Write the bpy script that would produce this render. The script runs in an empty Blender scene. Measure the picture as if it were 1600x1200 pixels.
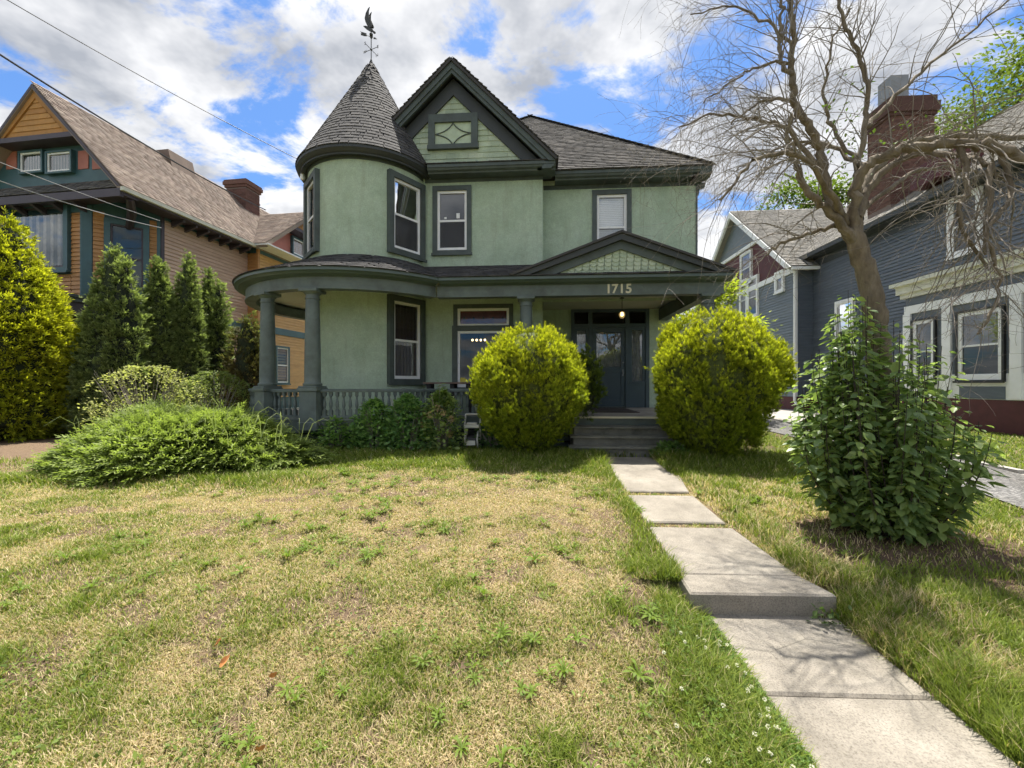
import bpy, math, random
import numpy as np
from mathutils import Matrix, Vector

R = math.radians
random.seed(7)
rng = np.random.default_rng(7)
sc = bpy.context.scene
COL = sc.collection

# ------------------------------------------------------------------ camera
F_PX = 660.0
YAW = R(4.0)
CAM_Z = 1.7
cam_d = bpy.data.cameras.new('camera')
cam_d.sensor_width = 36.0
cam_d.lens = F_PX / 1600.0 * 36.0
cam_d.clip_start = 0.05
cam_d.clip_end = 2000.0
cam = bpy.data.objects.new('camera', cam_d)
COL.objects.link(cam)
cam.location = (0, 0, CAM_Z)
cam.rotation_euler = (R(90), 0, YAW)
sc.camera = cam

# ------------------------------------------------------------------ exposure
sc.view_settings.view_transform = 'Standard'
sc.view_settings.look = 'None'
sc.view_settings.gamma = 1.0
sc.view_settings.exposure = 1.32
try:
    sc.view_settings.use_curve_mapping = False
except Exception:
    pass
sc.render.engine = 'CYCLES'
sc.cycles.max_bounces = 6
sc.cycles.diffuse_bounces = 4
sc.cycles.glossy_bounces = 2
sc.cycles.transmission_bounces = 4
sc.cycles.transparent_max_bounces = 8
sc.cycles.use_adaptive_sampling = True
sc.cycles.adaptive_threshold = 0.03
sc.cycles.caustics_reflective = False
sc.cycles.caustics_refractive = False
sc.cycles.use_denoising = True

# ------------------------------------------------------------------ sky and sun
SUN_EL, SUN_AZ = R(73.0), R(3.0)          # azimuth measured from +Y (straight ahead) towards +X
sun_vec = Vector((math.sin(SUN_AZ) * math.cos(SUN_EL), math.cos(SUN_AZ) * math.cos(SUN_EL), math.sin(SUN_EL)))
sd = bpy.data.lights.new('sun', 'SUN')
sd.energy = 4.0
sd.angle = R(0.55)
sd.color = (1.0, 0.95, 0.86)
sun = bpy.data.objects.new('sun', sd)
COL.objects.link(sun)
sun.rotation_euler = sun_vec.to_track_quat('Z', 'Y').to_euler()

world = bpy.data.worlds.new('World')
sc.world = world
world.use_nodes = True
world.cycles.sampling_method = 'MANUAL'
world.cycles.sample_map_resolution = 512
wt = world.node_tree
wt.nodes.clear()


def wn(t, **kw):
    n = wt.nodes.new(t)
    for k, v in kw.items():
        setattr(n, k, v)
    return n


def wmath(op, a, b=None):
    n = wn('ShaderNodeMath', operation=op)
    for i, q in enumerate((a, b)):
        if q is None:
            continue
        if isinstance(q, (int, float)):
            n.inputs[i].default_value = q
        else:
            wt.links.new(q, n.inputs[i])
    return n.outputs[0]


w_out = wn('ShaderNodeOutputWorld')
w_bg = wn('ShaderNodeBackground')
w_bg.inputs['Strength'].default_value = 0.1
w_sky = wn('ShaderNodeTexSky', sky_type='NISHITA')
w_sky.sun_disc = False
w_sky.sun_elevation = SUN_EL
w_sky.sun_rotation = SUN_AZ
w_tc = wn('ShaderNodeTexCoord')
w_sep = wn('ShaderNodeSeparateXYZ')
wt.links.new(w_tc.outputs['Generated'], w_sep.inputs[0])
zc = wmath('ADD', wmath('MAXIMUM', w_sep.outputs['Z'], 0.0), 0.22)
cu = wmath('DIVIDE', w_sep.outputs['X'], zc)
cv = wmath('DIVIDE', w_sep.outputs['Y'], zc)
w_cmb = wn('ShaderNodeCombineXYZ')
wt.links.new(cu, w_cmb.inputs[0])
wt.links.new(cv, w_cmb.inputs[1])
CLOUD_OFF = (3.3, 1.2, 0.0)
w_map = wn('ShaderNodeMapping')
w_map.inputs['Location'].default_value = CLOUD_OFF
w_map.inputs['Rotation'].default_value = (0, 0, R(28))
w_map.inputs['Scale'].default_value = (1.0, 1.25, 1.0)
wt.links.new(w_cmb.outputs[0], w_map.inputs[0])
n1 = wn('ShaderNodeTexNoise')
n1.inputs['Scale'].default_value = 2.3
n1.inputs['Detail'].default_value = 7.5
n1.inputs['Roughness'].default_value = 0.62
n1.inputs['Distortion'].default_value = 0.25
wt.links.new(w_map.outputs[0], n1.inputs['Vector'])
cov = wn('ShaderNodeMapRange')
cov.interpolation_type = 'SMOOTHSTEP'
cov.inputs['From Min'].default_value = 0.40
cov.inputs['From Max'].default_value = 0.50
wt.links.new(n1.outputs[0], cov.inputs['Value'])
n2 = wn('ShaderNodeTexNoise')
n2.inputs['Scale'].default_value = 3.4
n2.inputs['Detail'].default_value = 5.0
n2.inputs['Roughness'].default_value = 0.58
w_map2 = wn('ShaderNodeMapping')
w_map2.inputs['Location'].default_value = (CLOUD_OFF[0] + 0.1, CLOUD_OFF[1] + 0.17, 4.0)
wt.links.new(w_cmb.outputs[0], w_map2.inputs[0])
wt.links.new(w_map2.outputs[0], n2.inputs['Vector'])
shade = wn('ShaderNodeValToRGB')
shade.color_ramp.elements[0].position = 0.34
shade.color_ramp.elements[0].color = (1.95, 2.08, 2.34, 1)
shade.color_ramp.elements[1].position = 0.6
shade.color_ramp.elements[1].color = (4.35, 4.37, 4.45, 1)
wt.links.new(n2.outputs[0], shade.inputs[0])
w_tint = wn('ShaderNodeMix', data_type='RGBA', blend_type='MULTIPLY')
w_tint.inputs['Factor'].default_value = 1.0
wt.links.new(w_sky.outputs[0], w_tint.inputs['A'])
w_tint.inputs['B'].default_value = (0.38, 0.57, 0.80, 1)
w_mix = wn('ShaderNodeMix', data_type='RGBA')
wt.links.new(cov.outputs[0], w_mix.inputs['Factor'])
wt.links.new(w_tint.outputs['Result'], w_mix.inputs['A'])
wt.links.new(shade.outputs[0], w_mix.inputs['B'])
wt.links.new(w_mix.outputs['Result'], w_bg.inputs['Color'])
wt.links.new(w_bg.outputs[0], w_out.inputs['Surface'])


# ================================================================== helpers
def at(px, py, Y):
    """world point seen at photo pixel (px, py) on the plane at distance Y (used to read the layout off)"""
    a = (px - 800.0) / F_PX
    dx = -math.sin(YAW) + a * math.cos(YAW)
    dy = math.cos(YAW) + a * math.sin(YAW)
    t = Y / dy
    return Vector((dx * t, Y, CAM_Z + (600.0 - py) / F_PX * t))


class MB:
    def __init__(s):
        s.v, s.f = [], []

    def add(s, vs, fs, M=None):
        o = len(s.v)
        for p in vs:
            s.v.append(tuple(M @ Vector(p)) if M is not None else tuple(p))
        for f in fs:
            s.f.append(tuple(i + o for i in f))
        return s

    def box(s, x0, x1, y0, y1, z0, z1, M=None):
        vs = [(x0, y0, z0), (x1, y0, z0), (x1, y1, z0), (x0, y1, z0), (x0, y0, z1), (x1, y0, z1), (x1, y1, z1), (x0, y1, z1)]
        fs = [(0, 3, 2, 1), (4, 5, 6, 7), (0, 1, 5, 4), (1, 2, 6, 5), (2, 3, 7, 6), (3, 0, 4, 7)]
        return s.add(vs, fs, M)

    def quad(s, a, b, c, d, M=None):
        return s.add([a, b, c, d], [(0, 1, 2, 3)], M)

    def prism(s, pts, a0, a1, axis='y', M=None):
        """polygon pts extruded along an axis; pts are (x,z) for y, (y,z) for x, (x,y) for z"""
        n = len(pts)

        def mk(p, a):
            if axis == 'y':
                return (p[0], a, p[1])
            if axis == 'x':
                return (a, p[0], p[1])
            return (p[0], p[1], a)
        vs = [mk(p, a0) for p in pts] + [mk(p, a1) for p in pts]
        fs = [tuple(range(n)), tuple(range(2 * n - 1, n - 1, -1))]
        for i in range(n):
            j = (i + 1) % n
            fs.append((i, i + n, j + n, j))
        return s.add(vs, fs, M)

    def bar(s, p0, p1, w, h, up=(0, 0, 1)):
        """rectangular bar from p0 to p1: width w sideways, h along up"""
        p0, p1, up = Vector(p0), Vector(p1), Vector(up)
        d = (p1 - p0).normalized()
        side = d.cross(up)
        if side.length < 1e-6:
            side = d.cross(Vector((1, 0, 0)))
        side.normalize()
        u = side.cross(d).normalized()
        vs = []
        for p in (p0, p1):
            for a, b in ((-1, -1), (1, -1), (1, 1), (-1, 1)):
                vs.append(p + side * (a * w / 2) + u * (b * h / 2))
        return s.add(vs, [(3, 2, 1, 0), (4, 5, 6, 7), (0, 1, 5, 4), (1, 2, 6, 5), (2, 3, 7, 6), (3, 0, 4, 7)])

    def tube(s, pts, rad, n=6, cap=True):
        pts = [Vector(p) for p in pts]
        m = len(pts)
        if isinstance(rad, (int, float)):
            rad = [rad] * m
        vs = []
        ref = Vector((0.31, 0.23, 0.92))
        for i, p in enumerate(pts):
            d = (pts[min(i + 1, m - 1)] - pts[max(i - 1, 0)])
            if d.length < 1e-9:
                d = Vector((0, 0, 1))
            d.normalize()
            if abs(d.dot(ref)) > 0.95:
                ref = Vector((0.9, 0.3, 0.1))
            a = d.cross(ref).normalized()
            b = d.cross(a)
            for k in range(n):
                q = 2 * math.pi * k / n
                vs.append(p + a * (math.cos(q) * rad[i]) + b * (math.sin(q) * rad[i]))
        fs = []
        for i in range(m - 1):
            for k in range(n):
                k2 = (k + 1) % n
                fs.append((i * n + k, (i + 1) * n + k, (i + 1) * n + k2, i * n + k2))
        if cap:
            fs.append(tuple(range(n)))
            fs.append(tuple(range(m * n - 1, (m - 1) * n - 1, -1)))
        return s.add(vs, fs)

    def lathe(s, prof, n=16, c=(0, 0, 0), M=None):
        vs, fs = [], []
        m = len(prof)
        for r, z in prof:
            for k in range(n):
                q = 2 * math.pi * k / n
                vs.append((c[0] + r * math.cos(q), c[1] + r * math.sin(q), c[2] + z))
        for i in range(m - 1):
            for k in range(n):
                k2 = (k + 1) % n
                fs.append((i * n + k, i * n + k2, (i + 1) * n + k2, (i + 1) * n + k))
        fs.append(tuple(range(n - 1, -1, -1)))
        fs.append(tuple(range((m - 1) * n, m * n)))
        return s.add(vs, fs, M)

    def arc(s, prof, c, p0, p1, n=40, closed=True):
        """sweep a closed (r,z) profile round centre c; angle 0 faces -Y, positive towards +X (degrees)"""
        m = len(prof)
        vs, fs = [], []
        for i in range(n + 1):
            q = R(p0 + (p1 - p0) * i / n)
            for r, z in prof:
                vs.append((c[0] + r * math.sin(q), c[1] - r * math.cos(q), z))
        mm = m if closed else m - 1
        for i in range(n):
            for k in range(mm):
                k2 = (k + 1) % m
                fs.append((i * m + k, i * m + k2, (i + 1) * m + k2, (i + 1) * m + k))
        if closed:
            fs.append(tuple(range(m - 1, -1, -1)))
            fs.append(tuple(range(n * m, (n + 1) * m)))
        return s.add(vs, fs)

    def mesh(s, name):
        me = bpy.data.meshes.new(name)
        me.from_pydata(s.v, [], s.f)
        me.update()
        return me


WORLDM = {}


def link(o, parent=None, M=None):
    """link with parts kept in the coordinates of their thing's empty"""
    COL.objects.link(o)
    if parent is not None:
        o.parent = parent
    return o


def fixnormals(me):
    import bmesh
    b = bmesh.new()
    b.from_mesh(me)
    bmesh.ops.recalc_face_normals(b, faces=b.faces)
    b.to_mesh(me)
    b.free()


def obj(name, mb, mat, parent=None, smooth=False, label=None, kind=None, bevel=0.0, recalc=True):
    me = mb.mesh(name) if isinstance(mb, MB) else mb
    if isinstance(mb, MB) and recalc:
        fixnormals(me)
    if mat is not None and not me.materials:
        me.materials.append(mat)
    if smooth:
        me.polygons.foreach_set('use_smooth', [True] * len(me.polygons))
        try:
            me.set_sharp_from_angle(angle=R(40))
        except Exception:
            pass
    o = bpy.data.objects.new(name, me)
    link(o, parent)
    if label:
        o['label'] = label
    if kind:
        o['kind'] = kind
    if bevel:
        b = o.modifiers.new('bevel', 'BEVEL')
        b.width = bevel
        b.segments = 2
        b.limit_method = 'ANGLE'
    return o


def thing(name, label, cat, loc=(0, 0, 0), rz=0.0, group=None):
    o = bpy.data.objects.new(name, None)
    o.empty_display_size = 0.2
    COL.objects.link(o)
    o.location = loc
    o.rotation_euler = (0, 0, rz)
    o['label'] = label
    o['category'] = cat
    if group:
        o['group'] = group
    return o


def tag(o, label, cat, group=None):
    o['label'] = label
    o['category'] = cat
    if group:
        o['group'] = group
    return o


def big_mesh(name, verts, faces, mat, attr=None, cols=None):
    """verts (N,3) float, faces list of (array (M,k)) -> mesh fast; attr: per-vertex float 'rnd'; cols: per-vertex rgb 'col'"""
    me = bpy.data.meshes.new(name)
    verts = np.asarray(verts, dtype=np.float32)
    me.vertices.add(len(verts))
    me.vertices.foreach_set('co', verts.ravel())
    loops = np.concatenate([f.ravel() for f in faces]).astype(np.int32)
    sizes = np.concatenate([np.full(len(f), f.shape[1], dtype=np.int32) for f in faces])
    starts = np.concatenate([[0], np.cumsum(sizes)[:-1]]).astype(np.int32)
    me.loops.add(len(loops))
    me.loops.foreach_set('vertex_index', loops)
    me.polygons.add(len(sizes))
    me.polygons.foreach_set('loop_start', starts)
    me.polygons.foreach_set('loop_total', sizes)
    if attr is not None:
        a = me.attributes.new('rnd', 'FLOAT', 'POINT')
        a.data.foreach_set('value', np.asarray(attr, dtype=np.float32))
    if cols is not None:
        a = me.attributes.new('col', 'FLOAT_COLOR', 'POINT')
        c4 = np.ones((len(verts), 4), dtype=np.float32)
        c4[:, :3] = cols
        a.data.foreach_set('color', c4.ravel())
    me.update(calc_edges=True)
    me.validate()
    if mat is not None:
        me.materials.append(mat)
    return me


def scatter(tv, tf, pos, rot, scale):
    """instances of a template as one vertex/face array. tv (n,3), tf list of index arrays, pos (N,3), rot (N,3,3), scale (N,) or (N,3)"""
    n, N = len(tv), len(pos)
    sc_ = np.asarray(scale)
    if sc_.ndim == 1:
        sc_ = sc_[:, None]
    loc = tv[None, :, :] * sc_[:, None, :]
    v = np.einsum('nij,nkj->nki', rot, loc) + pos[:, None, :]
    off = (np.arange(N) * n)[:, None, None]
    fs = [(f[None, :, :] + off).reshape(-1, f.shape[1]) for f in tf]
    return v.reshape(-1, 3), fs


def join_arrays(parts):
    vs, fs, o = [], {}, 0
    for v, f in parts:
        vs.append(v)
        for q in f:
            fs.setdefault(q.shape[1], []).append(q + o)
        o += len(v)
    return np.concatenate(vs), [np.concatenate(q) for q in fs.values()]


def frames(d, roll=None, up=None):
    """rotation matrices whose local +Z is d (N,3); local X is random-rolled about it or kept horizontal"""
    d = d / np.maximum(np.linalg.norm(d, axis=1, keepdims=True), 1e-9)
    ref = np.tile(np.array([0.0, 0.0, 1.0]), (len(d), 1)) if up is None else up
    x = np.cross(ref, d)
    ln = np.linalg.norm(x, axis=1, keepdims=True)
    x = np.where(ln < 1e-4, np.array([1.0, 0, 0]), x / np.maximum(ln, 1e-9))
    y = np.cross(d, x)
    if roll is not None:
        c, s = np.cos(roll)[:, None], np.sin(roll)[:, None]
        x, y = x * c + y * s, -x * s + y * c
    return np.stack([x, y, d], axis=2)


def vnoise(x, y, seed=0):
    """smooth value noise on arrays, 0..1"""
    def h(i, j):
        n = np.sin(i * 127.1 + j * 311.7 + seed * 74.7) * 43758.5453
        return n - np.floor(n)
    i, j = np.floor(x), np.floor(y)
    fx, fy = x - i, y - j
    fx = fx * fx * (3 - 2 * fx)
    fy = fy * fy * (3 - 2 * fy)
    return (h(i, j) * (1 - fx) * (1 - fy) + h(i + 1, j) * fx * (1 - fy) + h(i, j + 1) * (1 - fx) * fy + h(i + 1, j + 1) * fx * fy)


def fbm(x, y, seed=0, oct=4):
    a, s, t = 0.5, 0.0, 0.0
    for k in range(oct):
        s = s + a * vnoise(x * 2 ** k, y * 2 ** k, seed + k)
        t += a
        a *= 0.5
    return s / t


def sstep(a, b, x):
    t = np.clip((x - a) / (b - a), 0, 1)
    return t * t * (3 - 2 * t)


# ================================================================== materials
def mat_new(name):
    m = bpy.data.materials.new(name)
    m.use_nodes = True
    nt = m.node_tree
    b = nt.nodes['Principled BSDF']
    return m, nt, b


def nn(nt, t, **kw):
    n = nt.nodes.new(t)
    for k, v in kw.items():
        if k in n.inputs:
            n.inputs[k].default_value = v
        else:
            setattr(n, k, v)
    return n


def ramp(nt, fac, stops):
    r = nt.nodes.new('ShaderNodeValToRGB')
    el = r.color_ramp.elements
    while len(el) < len(stops):
        el.new(0.5)
    for e, (p, c) in zip(el, stops):
        e.position = p
        e.color = (*c, 1)
    nt.links.new(fac, r.inputs[0])
    return r.outputs[0]


def mixc(nt, fac, a, b, bt='MIX'):
    m = nt.nodes.new('ShaderNodeMix')
    m.data_type = 'RGBA'
    m.blend_type = bt
    for sock, q in (('Factor', fac), ('A', a), ('B', b)):
        if isinstance(q, (int, float)):
            m.inputs[sock].default_value = q
        elif isinstance(q, tuple):
            m.inputs[sock].default_value = (*q, 1)
        else:
            nt.links.new(q, m.inputs[sock])
    return m.outputs['Result']


def noise(nt, scale, detail=4.0, rough=0.55, coord='Object', vec=None, stretch=None):
    if vec is None:
        tc = nt.nodes.new('ShaderNodeTexCoord')
        vec = tc.outputs[coord]
    if stretch:
        mp = nt.nodes.new('ShaderNodeMapping')
        mp.inputs['Scale'].default_value = stretch
        nt.links.new(vec, mp.inputs[0])
        vec = mp.outputs[0]
    n = nn(nt, 'ShaderNodeTexNoise', Scale=scale, Detail=detail, Roughness=rough)
    nt.links.new(vec, n.inputs['Vector'])
    return n.outputs[0]


def bump(nt, b, h, strength=0.3, dist=0.01):
    n = nn(nt, 'ShaderNodeBump', Strength=strength, Distance=dist)
    nt.links.new(h, n.inputs['Height'])
    nt.links.new(n.outputs[0], b.inputs['Normal'])


def paint(name, col, var=0.12, rough=0.5, scale=6.0, grain=60.0, bstr=0.15, dirt=None):
    m, nt, b = mat_new(name)
    c0 = tuple(c * (1 - var) for c in col)
    c1 = tuple(min(1, c * (1 + var)) for c in col)
    c = ramp(nt, noise(nt, scale, 5), [(0.3, c0), (0.7, c1)])
    if dirt:
        c = mixc(nt, ramp(nt, noise(nt, scale * 0.4, 8, 0.7), [(0.52, (0, 0, 0)), (0.72, (1, 1, 1))]), c, dirt)
    nt.links.new(c, b.inputs['Base Color'])
    b.inputs['Roughness'].default_value = rough
    bump(nt, b, noise(nt, grain, 3), bstr, 0.004)
    return m


M = {}


def stucco():
    m, nt, b = mat_new('green_stucco')
    c = ramp(nt, noise(nt, 1.6, 8, 0.62), [(0.28, (0.36, 0.455, 0.345)), (0.5, (0.435, 0.54, 0.42)), (0.74, (0.495, 0.595, 0.48))])
    fine = ramp(nt, noise(nt, 42, 4, 0.65), [(0.3, (0.80, 0.80, 0.78)), (0.7, (1.12, 1.12, 1.10))])
    c = mixc(nt, 1.0, c, fine, 'MULTIPLY')
    mid = ramp(nt, noise(nt, 7, 6, 0.7), [(0.35, (0.93, 0.925, 0.91)), (0.65, (1.05, 1.05, 1.04))])
    c = mixc(nt, 1.0, c, mid, 'MULTIPLY')
    streak = ramp(nt, noise(nt, 2.2, 5, 0.6, stretch=(3.0, 3.0, 0.35)), [(0.54, (0, 0, 0)), (0.78, (0.4, 0.4, 0.4))])
    c = mixc(nt, streak, c, (0.25, 0.25, 0.17))
    nt.links.new(c, b.inputs['Base Color'])
    b.inputs['Roughness'].default_value = 0.92
    bump(nt, b, noise(nt, 48, 5, 0.7), 0.9, 0.02)
    return m


M['stucco'] = stucco()
M['trim'] = paint('dark_green_trim', (0.062, 0.080, 0.073), 0.22, 0.55, 4.0, dirt=(0.04, 0.047, 0.04))
M['trim2'] = paint('grey_green_trim', (0.105, 0.132, 0.120), 0.2, 0.55, 4.0, dirt=(0.06, 0.07, 0.058))
M['gutter'] = paint('green_gutter_paint', (0.075, 0.105, 0.096), 0.1, 0.4, 2.0)
M['rake'] = paint('charcoal_rake_paint', (0.035, 0.04, 0.04), 0.15, 0.55, 3.0)
M['lightgreen'] = paint('pale_green_shingle_paint', (0.42, 0.50, 0.37), 0.12, 0.7, 7.0)
M['white'] = paint('white_window_paint', (0.82, 0.82, 0.81), 0.05, 0.4, 5.0)
M['ceil'] = paint('porch_ceiling_paint', (0.42, 0.43, 0.33), 0.08, 0.7, 1.2, dirt=(0.3, 0.25, 0.16))
M['doorpaint'] = paint('blue_green_door_paint', (0.042, 0.07, 0.085), 0.12, 0.4, 3.0)
M['black'] = paint('black_metal', (0.018, 0.018, 0.018), 0.2, 0.45, 10)
M['vane'] = paint('weathered_copper', (0.035, 0.035, 0.03), 0.3, 0.55, 12)
M['floor'] = paint('porch_floor_boards', (0.30, 0.275, 0.245), 0.15, 0.6, 4.0, dirt=(0.12, 0.10, 0.09))
M['stepwood'] = paint('worn_step_wood', (0.17, 0.165, 0.135), 0.2, 0.75, 5.0, dirt=(0.07, 0.075, 0.06))
M['mat'] = paint('door_mat_fibre', (0.06, 0.05, 0.045), 0.2, 0.95, 40)
M['digits'] = paint('cream_number_paint', (0.62, 0.58, 0.42), 0.06, 0.5)
M['blind'] = paint('white_blind', (0.86, 0.87, 0.9), 0.03, 0.7, 3.0)
M['curtain'] = paint('lace_curtain', (0.5, 0.5, 0.5), 0.3, 0.8, 9.0)
M['brownblind'] = paint('brown_shade', (0.10, 0.07, 0.06), 0.12, 0.7, 5.0)
M['redglass'] = paint('red_stained_panel', (0.24, 0.075, 0.06), 0.2, 0.25, 8.0)
M['dark'] = paint('dark_interior', (0.02, 0.02, 0.02), 0.2, 0.9)
M['yellowpaper'] = paint('yellow_sticker', (0.6, 0.5, 0.08), 0.1, 0.6, 30)
M['sticker'] = paint('white_sticker', (0.8, 0.8, 0.8), 0.03, 0.6)


def glass(name, tint=(0.55, 0.58, 0.6), refl=0.22):
    m, nt, b = mat_new(name)
    nt.nodes.remove(b)
    out = nt.nodes['Material Output']
    tr = nn(nt, 'ShaderNodeBsdfTransparent')
    tr.inputs[0].default_value = (*tint, 1)
    gl = nn(nt, 'ShaderNodeBsdfGlossy', Roughness=0.015)
    gl.inputs[0].default_value = (0.9, 0.93, 0.95, 1)
    nb = nn(nt, 'ShaderNodeBump', Strength=0.12, Distance=0.02)
    nt.links.new(noise(nt, 1.3, 2), nb.inputs['Height'])
    nt.links.new(nb.outputs[0], gl.inputs['Normal'])
    lw = nn(nt, 'ShaderNodeFresnel', IOR=1.5)
    ad = nn(nt, 'ShaderNodeMath', operation='ADD')
    nt.links.new(lw.outputs[0], ad.inputs[0])
    ad.inputs[1].default_value = refl
    ad.use_clamp = True
    mx = nt.nodes.new('ShaderNodeMixShader')
    nt.links.new(ad.outputs[0], mx.inputs[0])
    nt.links.new(tr.outputs[0], mx.inputs[1])
    nt.links.new(gl.outputs[0], mx.inputs[2])
    nt.links.new(mx.outputs[0], out.inputs[0])
    return m


M['glass'] = glass('window_glass', (0.86, 0.88, 0.88), 0.10)
M['glass_dark'] = glass('window_glass_dim', (0.75, 0.77, 0.78), 0.015)


def screen_mat():
    m, nt, b = mat_new('insect_screen')
    out = nt.nodes['Material Output']
    b.inputs['Base Color'].default_value = (0.06, 0.06, 0.065, 1)
    b.inputs['Roughness'].default_value = 0.6
    tr = nn(nt, 'ShaderNodeBsdfTransparent')
    mx = nt.nodes.new('ShaderNodeMixShader')
    mx.inputs[0].default_value = 0.55
    nt.links.new(tr.outputs[0], mx.inputs[1])
    nt.links.new(b.outputs[0], mx.inputs[2])
    nt.links.new(mx.outputs[0], out.inputs[0])
    return m


M['screen'] = screen_mat()


def shingle_mat(name, stops, rough=0.9):
    """asphalt: tone varies per shingle (object random + per-vertex rnd), granules as fine relief"""
    m, nt, b = mat_new(name)
    oi = nt.nodes.new('ShaderNodeObjectInfo')
    at_ = nt.nodes.new('ShaderNodeAttribute')
    at_.attribute_name = 'rnd'
    ad = nn(nt, 'ShaderNodeMath', operation='ADD')
    nt.links.new(oi.outputs['Random'], ad.inputs[0])
    nt.links.new(at_.outputs['Fac'], ad.inputs[1])
    fr = nn(nt, 'ShaderNodeMath', operation='FRACT')
    nt.links.new(ad.outputs[0], fr.inputs[0])
    c = ramp(nt, fr.outputs[0], stops)
    g = ramp(nt, noise(nt, 90, 3, 0.7), [(0.3, (0.7, 0.7, 0.7)), (0.7, (1.2, 1.2, 1.2))])
    c = mixc(nt, 1.0, c, g, 'MULTIPLY')
    w = ramp(nt, noise(nt, 1.1, 5, 0.6, stretch=(1.5, 1.5, 0.5)), [(0.4, (0.85, 0.85, 0.85)), (0.7, (1.15, 1.13, 1.1))])
    c = mixc(nt, 1.0, c, w, 'MULTIPLY')
    nt.links.new(c, b.inputs['Base Color'])
    b.inputs['Roughness'].default_value = rough
    bump(nt, b, noise(nt, 130, 3, 0.7), 0.4, 0.004)
    return m


M['shingle'] = shingle_mat('charcoal_shingle', [(0.0, (0.048, 0.046, 0.048)), (0.5, (0.068, 0.065, 0.066)), (1.0, (0.095, 0.09, 0.089))])
M['shingle_main'] = shingle_mat('grey_brown_shingle', [(0.0, (0.075, 0.07, 0.068)), (0.5, (0.112, 0.104, 0.099)), (1.0, (0.16, 0.148, 0.138))])
M['shingle_tan'] = shingle_mat('tan_shingle', [(0.0, (0.17, 0.125, 0.10)), (0.5, (0.24, 0.185, 0.15)), (1.0, (0.31, 0.25, 0.205))])
M['shingle_grey'] = shingle_mat('pale_grey_shingle', [(0.0, (0.20, 0.19, 0.17)), (0.5, (0.27, 0.26, 0.235)), (1.0, (0.34, 0.32, 0.29))])
M['shake'] = shingle_mat('pale_green_wood_shingle', [(0.0, (0.37, 0.45, 0.33)), (0.5, (0.43, 0.51, 0.38)), (1.0, (0.49, 0.56, 0.43))], 0.75)
M['orangeshake'] = shingle_mat('orange_wood_shingle', [(0.0, (0.42, 0.20, 0.055)), (1.0, (0.54, 0.28, 0.085))], 0.75)


def board_mat(name, c0, c1):
    m, nt, b = mat_new(name)
    oi = nt.nodes.new('ShaderNodeObjectInfo')
    c = ramp(nt, oi.outputs['Random'], [(0, c0), (1, c1)])
    g = ramp(nt, noise(nt, 4.0, 6, 0.7, stretch=(0.5, 0.5, 4.0)), [(0.3, (0.8, 0.8, 0.8)), (0.7, (1.12, 1.12, 1.12))])
    c = mixc(nt, 1.0, c, g, 'MULTIPLY')
    nt.links.new(c, b.inputs['Base Color'])
    b.inputs['Roughness'].default_value = 0.55
    bump(nt, b, noise(nt, 40, 3), 0.15, 0.004)
    return m


M['orange'] = board_mat('orange_siding', (0.44, 0.215, 0.075), (0.52, 0.265, 0.095))
M['sky_sheen'] = board_mat('sky_sheen_siding', (0.50, 0.345, 0.25), (0.57, 0.40, 0.30))  # side wall: orange boards with the sky's pinkish sheen put into their colour
M['sunlit'] = board_mat('sunlit_siding', (0.56, 0.33, 0.12), (0.64, 0.39, 0.15))  # wing wall: sunshine on the orange boards put into a lighter colour
M['blue'] = board_mat('slate_blue_siding', (0.10, 0.12, 0.148), (0.13, 0.152, 0.182))
M['bluegrey'] = board_mat('blue_grey_siding', (0.15, 0.18, 0.21), (0.18, 0.21, 0.24))
M['teal'] = paint('teal_trim', (0.045, 0.105, 0.12), 0.15, 0.45, 3.0)
M['purple'] = paint('dark_purple_trim', (0.055, 0.042, 0.055), 0.15, 0.5, 3.0)
M['salmon'] = paint('salmon_panel', (0.42, 0.15, 0.11), 0.1, 0.6, 3.0)
M['whitetrim'] = paint('white_house_trim', (0.84, 0.84, 0.83), 0.06, 0.5, 3.0)
M['creamtrim'] = paint('cream_cornice', (0.66, 0.65, 0.54), 0.1, 0.6, 3.0)
M['burgundy'] = paint('burgundy_foundation', (0.09, 0.02, 0.022), 0.2, 0.65, 4.0)
M['concrete_light'] = paint('pale_concrete', (0.33, 0.31, 0.28), 0.12, 0.9, 3.0)
M['metal'] = paint('grey_flue_metal', (0.22, 0.23, 0.24), 0.1, 0.4, 3.0)
M['cable'] = paint('black_cable', (0.02, 0.02, 0.022), 0.1, 0.5)
M['cable2'] = paint('weathered_grey_cable', (0.45, 0.45, 0.46), 0.1, 0.4)


def brick_mat(name, c0, c1):
    m, nt, b = mat_new(name)
    oi = nt.nodes.new('ShaderNodeObjectInfo')
    c = ramp(nt, oi.outputs['Random'], [(0, c0), (1, c1)])
    g = ramp(nt, noise(nt, 14, 5, 0.7), [(0.3, (0.7, 0.7, 0.7)), (0.7, (1.2, 1.2, 1.2))])
    nt.links.new(mixc(nt, 1.0, c, g, 'MULTIPLY'), b.inputs['Base Color'])
    b.inputs['Roughness'].default_value = 0.9
    return m


M['brick'] = brick_mat('red_brick', (0.11, 0.055, 0.042), (0.18, 0.09, 0.068))
M['mortar'] = paint('mortar', (0.2, 0.15, 0.13), 0.1, 0.9, 10)


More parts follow.
